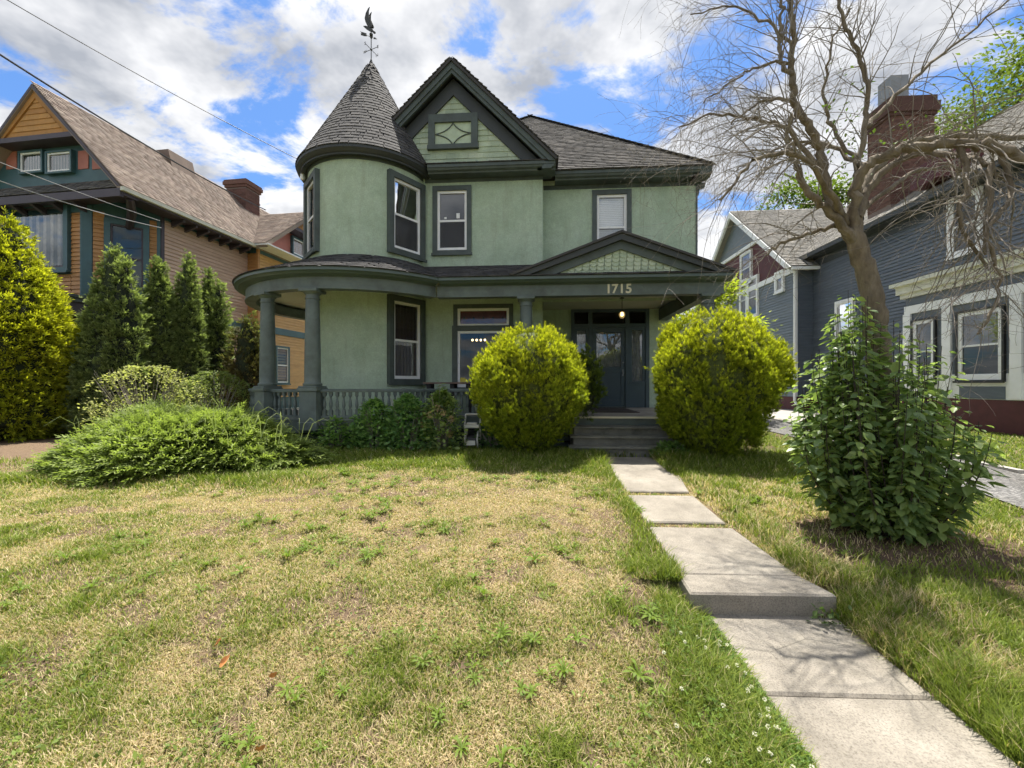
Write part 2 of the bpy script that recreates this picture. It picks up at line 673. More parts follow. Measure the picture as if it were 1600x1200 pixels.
def attr_mat(name, rough=0.6, trans=0.45, var=0.25, spec=0.3):
    """foliage: base colour from the per-vertex 'col' attribute, translucent leaf"""
    m, nt, b = mat_new(name)
    a = nt.nodes.new('ShaderNodeAttribute')
    a.attribute_name = 'col'
    b.inputs['Roughness'].default_value = rough
    b.inputs['Specular IOR Level'].default_value = spec
    nt.links.new(a.outputs['Color'], b.inputs['Base Color'])
    if trans:
        t = nn(nt, 'ShaderNodeBsdfTranslucent')
        br = mixc(nt, 1.0, a.outputs['Color'], (1.25, 1.35, 0.7), 'MULTIPLY')
        nt.links.new(br, t.inputs['Color'])
        mx = nt.nodes.new('ShaderNodeMixShader')
        mx.inputs[0].default_value = trans
        nt.links.new(b.outputs[0], mx.inputs[1])
        nt.links.new(t.outputs[0], mx.inputs[2])
        nt.links.new(mx.outputs[0], nt.nodes['Material Output'].inputs[0])
    return m


M['leaf'] = attr_mat('leaf')
M['glossleaf'] = attr_mat('glossy_leaf', 0.38, 0.45, spec=0.5)
M['grass'] = attr_mat('grass_blade', 0.6, 0.35)


def leaf_single():
    m, nt, b = mat_new('glossy_single_leaf')
    oi = nt.nodes.new('ShaderNodeObjectInfo')
    c = ramp(nt, oi.outputs['Random'], [(0, (0.11, 0.175, 0.06)), (0.6, (0.17, 0.25, 0.085)), (1.0, (0.27, 0.36, 0.11))])
    nt.links.new(c, b.inputs['Base Color'])
    b.inputs['Roughness'].default_value = 0.32
    b.inputs['Specular IOR Level'].default_value = 0.6
    t = nn(nt, 'ShaderNodeBsdfTranslucent')
    nt.links.new(mixc(nt, 1.0, c, (1.25, 1.35, 0.7), 'MULTIPLY'), t.inputs['Color'])
    mx = nt.nodes.new('ShaderNodeMixShader')
    mx.inputs[0].default_value = 0.25
    nt.links.new(b.outputs[0], mx.inputs[1])
    nt.links.new(t.outputs[0], mx.inputs[2])
    nt.links.new(mx.outputs[0], nt.nodes['Material Output'].inputs[0])
    return m


M['lilac_leaf'] = leaf_single()


def bark(name, c0, c1, c2):
    m, nt, b = mat_new(name)
    c = ramp(nt, noise(nt, 7, 7, 0.65, stretch=(1.6, 1.6, 0.5)), [(0.3, c0), (0.52, c1), (0.75, c2)])
    nt.links.new(c, b.inputs['Base Color'])
    b.inputs['Roughness'].default_value = 0.9
    bump(nt, b, noise(nt, 22, 6, 0.7, stretch=(1.6, 1.6, 0.45)), 0.8, 0.02)
    return m


M['bark'] = bark('grey_brown_bark', (0.09, 0.07, 0.048), (0.185, 0.15, 0.105), (0.30, 0.255, 0.185))
M['twig'] = bark('pale_twig_bark', (0.15, 0.125, 0.10), (0.24, 0.21, 0.175), (0.36, 0.33, 0.285))
M['darkbark'] = bark('dark_bark', (0.03, 0.024, 0.02), (0.055, 0.045, 0.035), (0.08, 0.065, 0.05))


def concrete():
    m, nt, b = mat_new('path_concrete')
    c = ramp(nt, noise(nt, 2.0, 8, 0.65, 'Object'), [(0.3, (0.17, 0.152, 0.125)), (0.52, (0.27, 0.243, 0.203)), (0.75, (0.36, 0.33, 0.28))])
    sp = ramp(nt, noise(nt, 95, 3, 0.75), [(0.32, (0.55, 0.53, 0.5)), (0.5, (1, 1, 1)), (0.72, (1.22, 1.2, 1.16))])
    c = mixc(nt, 1.0, c, sp, 'MULTIPLY')
    vo = nn(nt, 'ShaderNodeTexVoronoi', Scale=1.3)
    vo.feature = 'DISTANCE_TO_EDGE'
    tc = nt.nodes.new('ShaderNodeTexCoord')
    nt.links.new(tc.outputs['Object'], vo.inputs['Vector'])
    st = ramp(nt, noise(nt, 1.1, 6, 0.7), [(0.52, (0, 0, 0)), (0.74, (0.75, 0.75, 0.75))])
    c = mixc(nt, st, c, (0.15, 0.135, 0.105))
    cr = ramp(nt, vo.outputs['Distance'], [(0.0, (0.7, 0.7, 0.7)), (0.006, (0, 0, 0))])
    ck = ramp(nt, noise(nt, 0.8, 3), [(0.55, (0, 0, 0)), (0.6, (1, 1, 1))])
    c = mixc(nt, mixc(nt, 1.0, cr, ck, 'MULTIPLY'), c, (0.07, 0.065, 0.05))
    nt.links.new(c, b.inputs['Base Color'])
    b.inputs['Roughness'].default_value = 0.92
    bump(nt, b, noise(nt, 110, 4, 0.7), 0.5, 0.006)
    return m


M['concrete'] = concrete()


def ground_mat():
    m, nt, b = mat_new('lawn_soil')
    a = nt.nodes.new('ShaderNodeAttribute')
    a.attribute_name = 'col'
    g = ramp(nt, noise(nt, 28, 7, 0.75, 'Object'), [(0.28, (0.5, 0.48, 0.45)), (0.5, (1, 1, 1)), (0.75, (1.45, 1.42, 1.35))])
    c = mixc(nt, 1.0, a.outputs['Color'], g, 'MULTIPLY')
    nt.links.new(c, b.inputs['Base Color'])
    b.inputs['Roughness'].default_value = 0.97
    b.inputs['Specular IOR Level'].default_value = 0.15
    bump(nt, b, noise(nt, 45, 6, 0.75, 'Object'), 0.9, 0.03)
    return m


M['ground'] = ground_mat()


def gravel_mat():
    m, nt, b = mat_new('grey_gravel')
    vo = nn(nt, 'ShaderNodeTexVoronoi', Scale=38.0)
    tc = nt.nodes.new('ShaderNodeTexCoord')
    nt.links.new(tc.outputs['Object'], vo.inputs['Vector'])
    sp = nt.nodes.new('ShaderNodeSeparateColor')
    nt.links.new(vo.outputs['Color'], sp.inputs[0])
    c = ramp(nt, sp.outputs[0], [(0, (0.085, 0.083, 0.08)), (0.6, (0.15, 0.147, 0.142)), (1, (0.26, 0.25, 0.24))])
    dirt = ramp(nt, noise(nt, 0.9, 5), [(0.4, (0.75, 0.73, 0.7)), (0.7, (1.1, 1.1, 1.1))])
    nt.links.new(mixc(nt, 1.0, c, dirt, 'MULTIPLY'), b.inputs['Base Color'])
    b.inputs['Roughness'].default_value = 0.95
    bump(nt, b, vo.outputs['Distance'], 0.9, 0.02)
    return m


M['gravel'] = gravel_mat()


# ================================================================== ground
def gz(x, y):
    """lawn height"""
    x, y = np.asarray(x, dtype=float), np.asarray(y, dtype=float)
    z = 0.16 * sstep(1.7, 3.3, y) + 0.20 * sstep(3.0, 8.5, y) + 0.05 * sstep(9, 16, y)
    left = sstep(1.3, -0.5, x)
    z = z + 0.06 * left * np.exp(-((y - 4.6) / 2.2) ** 2)
    z = z - 0.015 + 0.03 * (fbm(x * 0.8 + 9, y * 0.8, 3) - 0.5)
    # beside the path the turf stays level with the slabs
    lane = np.exp(-((x - 1.6) / 0.75) ** 4)
    ps = np.where(y < 3.42, 0.0, 0.16 + 0.19 * np.clip((y - 3.2) / 4.9, 0, 1))
    return z * (1 - lane) + (ps - 0.035) * lane


def dryness(x, y):
    """1 = straw, 0 = green turf"""
    n = fbm(x * 0.55 + 3.1, y * 0.55 + 8.2, 11, 5)
    n2 = fbm(x * 3.1 + 0.35 * y, y * 3.1 - 0.4 * x, 23, 4)
    d = 0.55 + 0.7 * (n - 0.5) + 1.7 * (n2 - 0.5)
    d = d + 0.42 * np.exp(-((x + 0.9) / 3.0) ** 2 - ((y - 4.9) / 1.25) ** 2)
    d = d + 0.12 * np.exp(-((x + 2.6) / 1.6) ** 2 - ((y - 3.4) / 0.9) ** 2)
    d = d - 0.75 * np.exp(-((x - 1.0) / 0.26) ** 2) * (y < 8.5)                # green edge left of the path
    d = d - 0.50 * np.exp(-((x - 0.95) / 0.5) ** 2 - ((y - 2.1) / 0.5) ** 2)
    d = d - 0.9 * sstep(6.2, 7.2, y) * (x < 9)
    d = d - 0.75 * np.exp(-((y - 5.65 - 0.09 * (x + 7)) / 0.45) ** 2) * sstep(-2.8, -4.0, x)
    d = d - 0.16 * sstep(-1.2, -3.0, x) * sstep(3.6, 2.4, y)
    d = d - 0.42 * ((x > 2.1) & (y < 9))
    d = d + 0.55 * np.exp(-((x - 2.9) / 0.55) ** 2 - ((y - 5.0) / 0.5) ** 2)
    d = d - 0.9 * (x > 7.2)
    return np.clip(d, 0, 1)


def bare(x, y):
    """bare soil / mulch 0..1"""
    b = np.maximum(sstep(0.66, 0.76, fbm(x * 1.3 + 17, y * 1.3 + 4, 31, 4)) * 0.8, sstep(0.58, 0.70, fbm(x * 4.6 + 7, y * 4.6 + 1, 37, 3)) * 0.85 * (y < 6.2))
    b = np.maximum(b, sstep(1.3, 0.75, np.hypot((x - 3.45) / 1.2, (y - 4.2) / 0.95)))
    b = np.maximum(b, 0.9 * sstep(1.2, 0.8, np.hypot((x - 0.72) / 0.14, (y - 3.1) / 0.42)))
    b = np.maximum(b, sstep(-6.4, -7.2, x + 0.25 * (y - 7)) * sstep(5.9, 6.5, y))
    b = np.maximum(b, sstep(8.0, 8.3, y) * (x < 5) * (x > -7))
    return np.clip(b, 0, 1)


def grid_axis(lo, hi, step, far):
    a = list(np.arange(lo, hi + 1e-6, step))
    s, p = step, hi
    while p < far:
        s *= 1.35
        p += s
        a.append(p)
    s, p, b = step, lo, []
    while p > -far:
        s *= 1.35
        p -= s
        b.append(p)
    return np.array(b[::-1] + a)


gx, gy = grid_axis(-9, 7.4, 0.1, 500), grid_axis(0.8, 9.4, 0.09, 600)
GX, GY = np.meshgrid(gx, gy)
GZ = gz(GX, GY)
gv = np.stack([GX, GY, GZ], -1).reshape(-1, 3)
nx, ny = len(gx), len(gy)
ii, jj = np.meshgrid(np.arange(nx - 1), np.arange(ny - 1))
q = (jj * nx + ii).ravel()
gf = np.stack([q, q + 1, q + nx + 1, q + nx], 1)
dr = dryness(gv[:, 0], gv[:, 1])[:, None]
br_ = bare(gv[:, 0], gv[:, 1])[:, None]
gcol = (1 - dr) * np.array([0.12, 0.125, 0.048]) + dr * np.array([0.25, 0.195, 0.105])
gcol = gcol * (1 - br_) + br_ * np.array([0.155, 0.105, 0.075])
mulch = (sstep(-6.4, -7.2, gv[:, 0] + 0.25 * (gv[:, 1] - 7)) * sstep(5.9, 6.5, gv[:, 1]))[:, None]
gcol = gcol * (1 - mulch) + mulch * np.array([0.19, 0.135, 0.09])
far_ = sstep(14, 30, np.hypot(gv[:, 0], gv[:, 1]))[:, None]
gcol = gcol * (1 - far_) + far_ * np.array([0.09, 0.11, 0.045])
ground = obj('ground', big_mesh('ground', gv, [gf], M['ground'], cols=gcol), None, kind='structure', smooth=False)
ground.data.polygons.foreach_set('use_smooth', [True] * len(ground.data.polygons))

# ---- front path: each slab is its own piece
path = bpy.data.objects.new('front_path', None)
COL.objects.link(path)
path.location = (1.6, 3.2, 0)
path['kind'] = 'structure'


def slab(x0, x1, y0, y1, z0, z1, skew=0.0, th=0.22, xr0=None, xr1=None):
    """chamfered slab; z0 at the near edge, z1 at the far edge"""
    c = 0.014
    xa0, xa1 = x0, x1
    xb0, xb1 = (x0 if xr0 is None else xr0), (x1 if xr1 is None else xr1)
    mb = MB()
    lo = [(xa0, y0, z0 - th), (xa1, y0 + skew, z0 - th), (xb1, y1 + skew, z1 - th), (xb0, y1, z1 - th)]
    mid = [(xa0, y0, z0 - c), (xa1, y0 + skew, z0 - c), (xb1, y1 + skew, z1 - c), (xb0, y1, z1 - c)]
    top = [(xa0 + c, y0 + c, z0), (xa1 - c, y0 + skew + c, z0), (xb1 - c, y1 + skew - c, z1), (xb0 + c, y1 - c, z1)]
    o = path.location
    vs = [(p[0] - o.x, p[1] - o.y, p[2] - o.z) for p in lo + mid + top]
    fs = [(3, 2, 1, 0), (8, 9, 10, 11)]
    for a in (0, 4):
        for k in range(4):
            k2 = (k + 1) % 4
            fs.append((a + k, a + k2, a + 4 + k2, a + 4 + k))
    mb.add(vs, fs)
    return obj('slab', mb, M['concrete'], path)


slab(1.20, 2.14, 0.3, 2.405, -0.03, 0.0, 0.03)
slab(1.17, 2.14, 2.415, 3.24, 0.0, 0.005, 0.03)
slab(1.09, 2.14, 3.19, 3.495, 0.165, 0.168, 0.04, 0.3, 1.10, 2.06)
slab(1.10, 2.06, 3.502, 4.52, 0.168, 0.205, 0.02, 0.2, 1.13, 1.98)
slab(1.13, 1.97, 4.66, 5.62, 0.215, 0.25, 0.02, 0.2, 1.12, 1.97)
slab(1.14, 1.97, 5.78, 7.95, 0.262, 0.345, 0.03, 0.2, 1.10, 2.36)

# ---- gravel drive, kerb strip and paved apron on the right
drive = MB()
dv = []
for y in np.arange(-1.0, 30.0, 1.0):
    xl = 4.95 + 0.115 * y + 0.12 * math.sin(y * 1.3)
    xr = 6.55 + 0.108 * y
    dv.append((xl, xr, y))
for (a, b, y), (c, d, y2) in zip(dv[:-1], dv[1:]):
    z, z2 = 0.40, 0.40
    za, zb = float(gz(a, y)) + 0.02, float(gz(b, y)) + 0.02
    zc_, zd = float(gz(c, y2)) + 0.02, float(gz(d, y2)) + 0.02
    m_ = (a + b) / 2
    m2 = (c + d) / 2
    zm, zm2 = float(gz(m_, y)) + 0.05, float(gz(m2, y2)) + 0.05
    drive.quad((a, y, za), (m_, y, zm), (m2, y2, zm2), (c, y2, zc_))
    drive.quad((m_, y, zm), (b, y, zb), (d, y2, zd), (m2, y2, zm2))
obj('driveway', drive, M['gravel'], kind='structure')
kerb = MB()
for (a, b, y), (c, d, y2) in zip(dv[:-1], dv[1:]):
    z = float(gz(b, y))
    vs = [(b - 0.01, y + 0.015, z - 0.1), (b + 0.12, y + 0.015, z - 0.1), (d + 0.12, y2 - 0.015, z - 0.1), (d - 0.01, y2 - 0.015, z - 0.1)]
    kerb.add(vs + [(p[0], p[1], z + 0.07) for p in vs], [(3, 2, 1, 0), (4, 5, 6, 7), (0, 1, 5, 4), (1, 2, 6, 5), (2, 3, 7, 6), (3, 0, 4, 7)])
obj('kerb', kerb, M['concrete_light'], kind='structure')
ap = MB()
ap.prism([(7.95, 12.3), (11.9, 16.2), (11.9, 21.5), (9.0, 21.5)], 0.30, 0.47, 'z')
obj('paved_apron', ap, M['concrete_light'], kind='structure')
# ---- tall trees' shade is not built: nothing of them shows in the photograph
# ================================================================== shared builders for buildings
INV = {}
_link0 = link


def link(o, parent=None, M=None):
    COL.objects.link(o)
    if parent is not None:
        o.parent = parent
        if parent.name in INV:
            o.matrix_parent_inverse = INV[parent.name]
    return o


def house_root(name, label, loc):
    o = thing(name, label, 'house', loc)
    INV[o.name] = Matrix.Translation(-Vector(loc))
    return o


def wall_cells(mb, x0, x1, z0, z1, holes, fn, xs_extra=()):
    xs = sorted({x0, x1, *[h for q in holes for h in q[:2] if x0 < h < x1], *xs_extra})
    zs = sorted({z0, z1, *[h for q in holes for h in q[2:] if z0 < h < z1]})
    for a, b in zip(xs[:-1], xs[1:]):
        for c, d in zip(zs[:-1], zs[1:]):
            mx, mz = (a + b) / 2, (c + d) / 2
            if any(h[0] < mx < h[1] and h[2] < mz < h[3] for h in holes):
                continue
            mb.quad(fn(a, c), fn(b, c), fn(b, d), fn(a, d))
    return mb


SH_TV = np.array([(-.5, 0, 0), (.5, 0, 0), (.5, -1, 0), (-.5, -1, 0), (-.5, 0, 1), (.5, 0, 1), (.5, -.15, 1), (-.5, -.15, 1)], float)
SH_TF = [np.array([(0, 3, 2, 1), (4, 5, 6, 7), (0, 1, 5, 4), (1, 2, 6, 5), (2, 3, 7, 6), (3, 0, 4, 7)])]
# template shingle: x across, z up the slope, -y outwards (thick at its lower edge)


def shingles_planar(name, origin, u, v, poly, mat, parent, expo=0.14, tab=0.3, thick=0.016, kind='stuff', seed=1, jig=0.3):
    """rows of shingles on the plane origin + s*u + t*v inside the polygon [(s,t)...]"""
    r_ = np.random.default_rng(seed)
    u, v, origin = Vector(u).normalized(), Vector(v).normalized(), Vector(origin)
    n = u.cross(v).normalized()
    tmax = max(p[1] for p in poly)
    tmin = min(p[1] for p in poly)
    P_, S_ = [], []
    t = tmin
    row = 0
    while t < tmax - 0.01:
        tm = min(t + expo * 0.5, tmax - 0.005)
        xs = []
        for (a, b), (c, d) in zip(poly, poly[1:] + poly[:1]):
            if (b - tm) * (d - tm) < 0:
                xs.append(a + (c - a) * (tm - b) / (d - b))
        xs.sort()
        for s0, s1 in zip(xs[::2], xs[1::2]):
            s = s0 - (row % 2) * tab * 0.5 - r_.random() * tab * 0.3
            while s < s1:
                w = tab * (1 + jig * (r_.random() - 0.5))
                a, b = max(s, s0), min(s + w, s1)
                if b - a > 0.02:
                    p = origin + u * ((a + b) / 2) + v * t
                    P_.append(p + n * 0.004)
                    S_.append((b - a - 0.006, thick * (0.8 + 0.5 * r_.random()), expo * 1.12))
                s += w
        t += expo
        row += 1
    pos, scl = np.array(P_), np.array(S_)
    rm = np.stack([np.array(u), -np.array(n), np.array(v)], axis=1)
    rot = np.tile(rm, (len(pos), 1, 1))
    vv, ff = scatter(SH_TV, SH_TF, pos, rot, scl)
    rnd = np.repeat(r_.random(len(pos)), len(SH_TV))
    me = big_mesh(name, vv, ff, mat, attr=rnd)
    return obj(name, me, None, parent, kind=kind)


def window(parent, Mx, w, h, mat_c, cas=0.12, proud=0.035, mat_f=None, split=0.5, upper='blind', lower='screen', sill=True, cols=1, depth=0.12, label=None, f=0.062):
    """double-hung window; local x across (centred), z up from the opening's foot, -y outwards; w,h is the opening"""
    mat_f = mat_f or M['white']
    mb = MB()
    c = cas
    mb.box(-w / 2 - c, -w / 2, -proud, depth, -c * 0.9, h + c, Mx)
    mb.box(w / 2, w / 2 + c, -proud, depth, -c * 0.9, h + c, Mx)
    mb.box(-w / 2, w / 2, -proud, depth, h, h + c, Mx)
    mb.box(-w / 2, w / 2, -proud, depth, -c * 0.9, 0, Mx)
    if sill:
        mb.box(-w / 2 - c - 0.02, w / 2 + c + 0.02, -proud - 0.04, -proud + 0.004, -c * 0.9 - 0.03, -c * 0.9 + 0.03, Mx)
    win = obj('window', mb, mat_c, parent, label=label)
    mb = MB()
    for a, b in ((-w / 2, -w / 2 + f), (w / 2 - f, w / 2)):
        mb.box(a, b, 0.012, 0.075, 0, h, Mx)
    mb.box(-w / 2 + f, w / 2 - f, 0.012, 0.075, h - f, h, Mx)
    mb.box(-w / 2 + f, w / 2 - f, 0.012, 0.075, 0, f * 1.2, Mx)
    obj('frame', mb, mat_f, win)
    zs = h * split
    if split > 0:
        mb = MB()
        mb.box(-w / 2 + f, w / 2 - f, 0.022, 0.07, zs - 0.025, zs + 0.025, Mx)
        obj('meeting_rail', mb, mat_f, win)
        spans = [(zs + 0.025, h - f, upper), (f * 1.2, zs - 0.025, lower)]
    else:
        spans = [(f * 1.2, h - f, upper)]
    for z0, z1, what in spans:
        mb = MB()
        mb.quad((-w / 2 + f, 0.045, z0), (w / 2 - f, 0.045, z0), (w / 2 - f, 0.045, z1), (-w / 2 + f, 0.045, z1), Mx)
        obj('pane', mb, M['glass'] if what in ('blind', 'sky', 'lace') else M['glass_dark'], win)
        y = 0.10
        if what in ('blind', 'brown', 'lace'):
            mb = MB()
            if what == 'blind':
                k = int((z1 - z0) / 0.045)
                for i in range(k):
                    zz = z0 + (z1 - z0) * i / k
                    mb.quad((-w / 2 + f, y, zz), (w / 2 - f, y, zz), (w / 2 - f, y + 0.004, zz + 0.044), (-w / 2 + f, y + 0.004, zz + 0.044), Mx)
            else:
                k = 14
                for i in range(k):
                    a, b = -w / 2 + f + (w - 2 * f) * i / k, -w / 2 + f + (w - 2 * f) * (i + 1) / k
                    ya, yb = y + 0.025 * (i % 2), y + 0.025 * ((i + 1) % 2)
                    mb.quad((a, ya, z0), (b, yb, z0), (b, yb, z1), (a, ya, z1), Mx)
            obj({'blind': 'blind', 'brown': 'shade', 'lace': 'curtain'}[what], mb, {'blind': M['blind'], 'brown': M['brownblind'], 'lace': M['curtain']}[what], win)  # the curtain also paints a whitish sky reflection in the attic windows
        if what == 'screen':
            mb = MB()
            mb.quad((-w / 2 + f, 0.03, z0), (w / 2 - f, 0.03, z0), (w / 2 - f, 0.03, z1), (-w / 2 + f, 0.03, z1), Mx)
            obj('insect_screen', mb, M['screen'], win)
    return win


def frame_M(o, xdir, ndir):
    """matrix for window(): local x along xdir, local -y along outward ndir"""
    x, n = Vector(xdir).normalized(), Vector(ndir).normalized()
    m = Matrix.Identity(4)
    z = Vector((0, 0, 1))
    for i in range(3):
        m[i][0], m[i][1], m[i][2], m[i][3] = x[i], -n[i], z[i], o[i]
    return m


# ================================================================== the green house
H = house_root('green_house', 'sage green stucco house with round corner turret, front gable and columned wraparound porch', (-0.4, 12.0, 0.35))
XC, YC = -4.418, 10.70
RW = 1.49                     # turret wall radius
EZ = 6.90                     # eave height
FLZ = 1.0                     # porch floor
BX0, BX1, BY = -2.96, 0.03, 10.40
RX1, RY = 3.85, 10.85
DY = 12.40


def tp(ph, z, r=RW):
    q = R(ph)
    return (XC + r * math.sin(q), YC - r * math.cos(q), z)


# turret wall with window openings
T_WIN = [(56.5, 4.86, 1.64), (-47.0, 4.86, 1.64), (56.5, 1.82, 1.82)]
hw = math.degrees(math.asin(0.50 / RW))
holes = [(a - hw, a + hw, z0, z0 + h) for a, z0, h in T_WIN]
mb = MB()
wall_cells(mb, -180, 180, 0.3, EZ, holes, lambda p, z: tp(p, z), xs_extra=[-180 + 5 * k for k in range(73)])
obj('turret_wall', mb, M['stucco'], H, recalc=False, smooth=True)
for k, (a, z0, h) in enumerate(T_WIN):
    q = R(a)
    n = Vector((math.sin(q), -math.cos(q), 0))
    o = Vector((XC, YC, z0)) + n * (RW * math.cos(R(hw)) + 0.055)
    w_ = 2 * RW * math.sin(R(hw)) - 0.2
    window(H, frame_M(o, (math.cos(q), math.sin(q), 0), n), w_, h, M['trim'], cas=0.13, proud=0.045,
           upper=('blind', 'sky', 'brown')[k], lower=('screen', 'dark', 'brown')[k], split=0.5, depth=0.16,
           label=('upper turret window with white blind', 'upper turret window at the far left edge', 'tall lower turret window with brown shades')[k])

# bay wall
bay_holes = [(-2.60, -1.85, 5.03, 6.52), (-2.09, -0.80, 1.62, 3.02), (-2.09, -0.80, 3.12, 3.58)]
mb = MB()
wall_cells(mb, BX0, BX1, 0.3, EZ, bay_holes, lambda x, z: (x, BY, z))
mb.quad((BX1, BY, 0.3), (BX1, DY, 0.3), (BX1, DY, EZ), (BX1, BY, EZ))
obj('bay_wall', mb, M['stucco'], H, recalc=False)
window(H, frame_M((-2.225, BY, 5.03), (1, 0, 0), (0, -1, 0)), 0.75, 1.49, M['trim'], cas=0.115, upper='sky', lower='screen', label='upper bay window reflecting the sky, stickers on its pane')
# stickers on the upper pane of the bay window
big = window(H, frame_M((-1.445, BY, 1.62), (1, 0, 0), (0, -1, 0)), 1.29, 1.40, M['trim'], cas=0.13, upper='sky2', split=0, label='large plate glass window on the porch')
tr = window(H, frame_M((-1.445, BY, 3.12), (1, 0, 0), (0, -1, 0)), 1.29, 0.46, M['trim'], cas=0.10, upper='none', split=0, sill=False, label='red transom above the plate glass window', proud=0.03)
mb = MB()
mb.quad((-2.04, BY + 0.06, 3.17), (-0.85, BY + 0.06, 3.17), (-0.85, BY + 0.06, 3.53), (-2.04, BY + 0.06, 3.53))
obj('stained_panel', mb, M['redglass'], tr)
for k in range(5):
    x = -1.93 + 0.243 * k
    mb = MB()
    mb.add([(x, BY + 0.052, 3.31), (x + 0.03, BY + 0.052, 3.345), (x, BY + 0.052, 3.38), (x - 0.03, BY + 0.052, 3.345)], [(0, 1, 2, 3)])
    obj('diamond_inset', mb, M['black'], tr)
mb = MB()
mb.box(-2.03, -1.90, BY + 0.035, BY + 0.04, 1.70, 1.86)
obj('yellow_notice', mb, M['yellowpaper'], big)

# front wall, right: upper part overhangs the recessed entry
mb = MB()
wall_cells(mb, BX1, RX1, 3.8, EZ, [(1.40, 2.15, 4.85, 6.50)], lambda x, z: (x, RY, z))
obj('front_wall', mb, M['stucco'], H, recalc=False)
window(H, frame_M((1.775, RY, 4.85), (1, 0, 0), (0, -1, 0)), 0.75, 1.65, M['trim'], cas=0.115, upper='blind', lower='blind', label='upper right window with white blinds above the porch pediment')
mb = MB()
wall_cells(mb, BX1, RX1, 0.5, 4.0, [(0.90, 3.0, 1.0, 3.80)], lambda x, z: (x, DY, z))
obj('entry_wall', mb, M['stucco'], H, recalc=False)
mb = MB()
wall_cells(mb, RY, 19.0, 3.8, EZ, [], lambda y, z: (RX1, y, z))
wall_cells(mb, DY, 19.0, 0.3, 3.8, [], lambda y, z: (RX1, y, z))
wall_cells(mb, YC, 19.0, 0.3, EZ, [], lambda y, z: (-4.6, y, z))
wall_cells(mb, -4.6, RX1, 0.3, EZ, [], lambda x, z: (x, 19.0, z))
obj('side_wall', mb, M['stucco'], H, recalc=False)
# room floors keep the inside dark
mb = MB()
mb.box(-4.55, 3.8, 12.6, 18.9, 3.9, 4.0)
mb.box(-2.9, 0.0, 10.6, 18.9, 3.92, 3.98)
obj('room_floor', mb, M['dark'], H)
mb = MB()
mb.box(1.62, 3.84, DY - 0.13, DY - 0.005, 3.75, 3.8)
# corner boards
mb = MB()
mb.box(RX1 - 0.005, RX1 + 0.03, RY - 0.03, RY + 0.10, 3.95, EZ - 0.1)
obj('corner_board', mb, M['trim'], H)

# ---- entry door unit
D = MB()
D.box(0.86, 0.95, DY - 0.06, DY + 0.1, 1.0, 3.88)
D.box(2.98, 3.08, DY - 0.06, DY + 0.1, 1.0, 3.88)
D.box(0.95, 2.98, DY - 0.06, DY + 0.1, 3.78, 3.88)
D.box(1.36, 1.47, DY - 0.05, DY + 0.1, 1.0, 3.78)
D.box(2.41, 2.52, DY - 0.05, DY + 0.1, 1.0, 3.78)
D.box(0.95, 2.98, DY - 0.045, DY + 0.1, 3.33, 3.44)
D.box(0.95, 1.36, DY - 0.03, DY + 0.08, 1.0, 1.72)
D.box(2.52, 2.98, DY - 0.03, DY + 0.08, 1.0, 1.72)
D.box(2.49, 3.0, DY - 0.075, DY - 0.03, 1.72, 1.78)
D.box(0.93, 1.39, DY - 0.075, DY - 0.03, 1.72, 1.78)
for x0, x1 in ((0.95, 1.36), (2.52, 2.98)):
    D.box(x0, x0 + 0.08, DY - 0.02, DY + 0.06, 1.78, 3.33)
    D.box(x1 - 0.08, x1, DY - 0.02, DY + 0.06, 1.78, 3.33)
    D.box(x0 + 0.08, x1 - 0.08, DY - 0.02, DY + 0.06, 3.25, 3.33)
ent = obj('entry_frame', D, M['doorpaint'], H, label='dark blue-green door surround with sidelights and transom')
for x0, x1, z0, z1 in ((1.03, 1.28, 1.78, 3.25), (2.60, 2.90, 1.78, 3.25)):
    g = MB()
    g.quad((x0, DY + 0.02, z0), (x1, DY + 0.02, z0), (x1, DY + 0.02, z1), (x0, DY + 0.02, z1))
    obj('sidelight_pane', g, M['glass'], ent)
    g = MB()
    k = 8
    for i in range(k):
        a, b = x0 + (x1 - x0) * i / k, x0 + (x1 - x0) * (i + 1) / k
        g.quad((a, DY + 0.07 + 0.02 * (i % 2), z0), (b, DY + 0.07 + 0.02 * ((i + 1) % 2), z0), (b, DY + 0.07 + 0.02 * ((i + 1) % 2), z1), (a, DY + 0.07 + 0.02 * (i % 2), z1))
    obj('curtain', g, M['curtain'], ent)
for x0, x1 in ((0.95, 1.36), (1.47, 2.41), (2.52, 2.98)):
    g = MB()
    g.quad((x0, DY + 0.03, 3.44), (x1, DY + 0.03, 3.44), (x1, DY + 0.03, 3.78), (x0, DY + 0.03, 3.78))
    obj('transom_pane', g, M['glass_dark'], ent)
D = MB()
D.box(1.475, 1.59, DY - 0.01, DY + 0.05, 1.05, 3.325)
D.box(2.29, 2.405, DY - 0.01, DY + 0.05, 1.05, 3.325)
D.box(1.59, 2.29, DY - 0.01, DY + 0.05, 3.19, 3.325)
D.box(1.59, 2.29, DY - 0.01, DY + 0.05, 1.05, 1.24)
D.box(1.59, 2.29, DY - 0.01, DY + 0.05, 2.04, 2.17)
D.box(1.59, 2.29, DY + 0.012, DY + 0.04, 1.24, 2.04)
D.box(1.56, 2.32, DY - 0.03, DY - 0.01, 2.15, 2.19)
door = obj('front_door', D, M['doorpaint'], H, label='dark front door with a lace-curtained upper pane', bevel=0.006)
g = MB()
g.quad((1.59, DY + 0.015, 2.17), (2.29, DY + 0.015, 2.17), (2.29, DY + 0.015, 3.19), (1.59, DY + 0.015, 3.19))
obj('pane', g, M['glass'], door)
g = MB()
k = 22
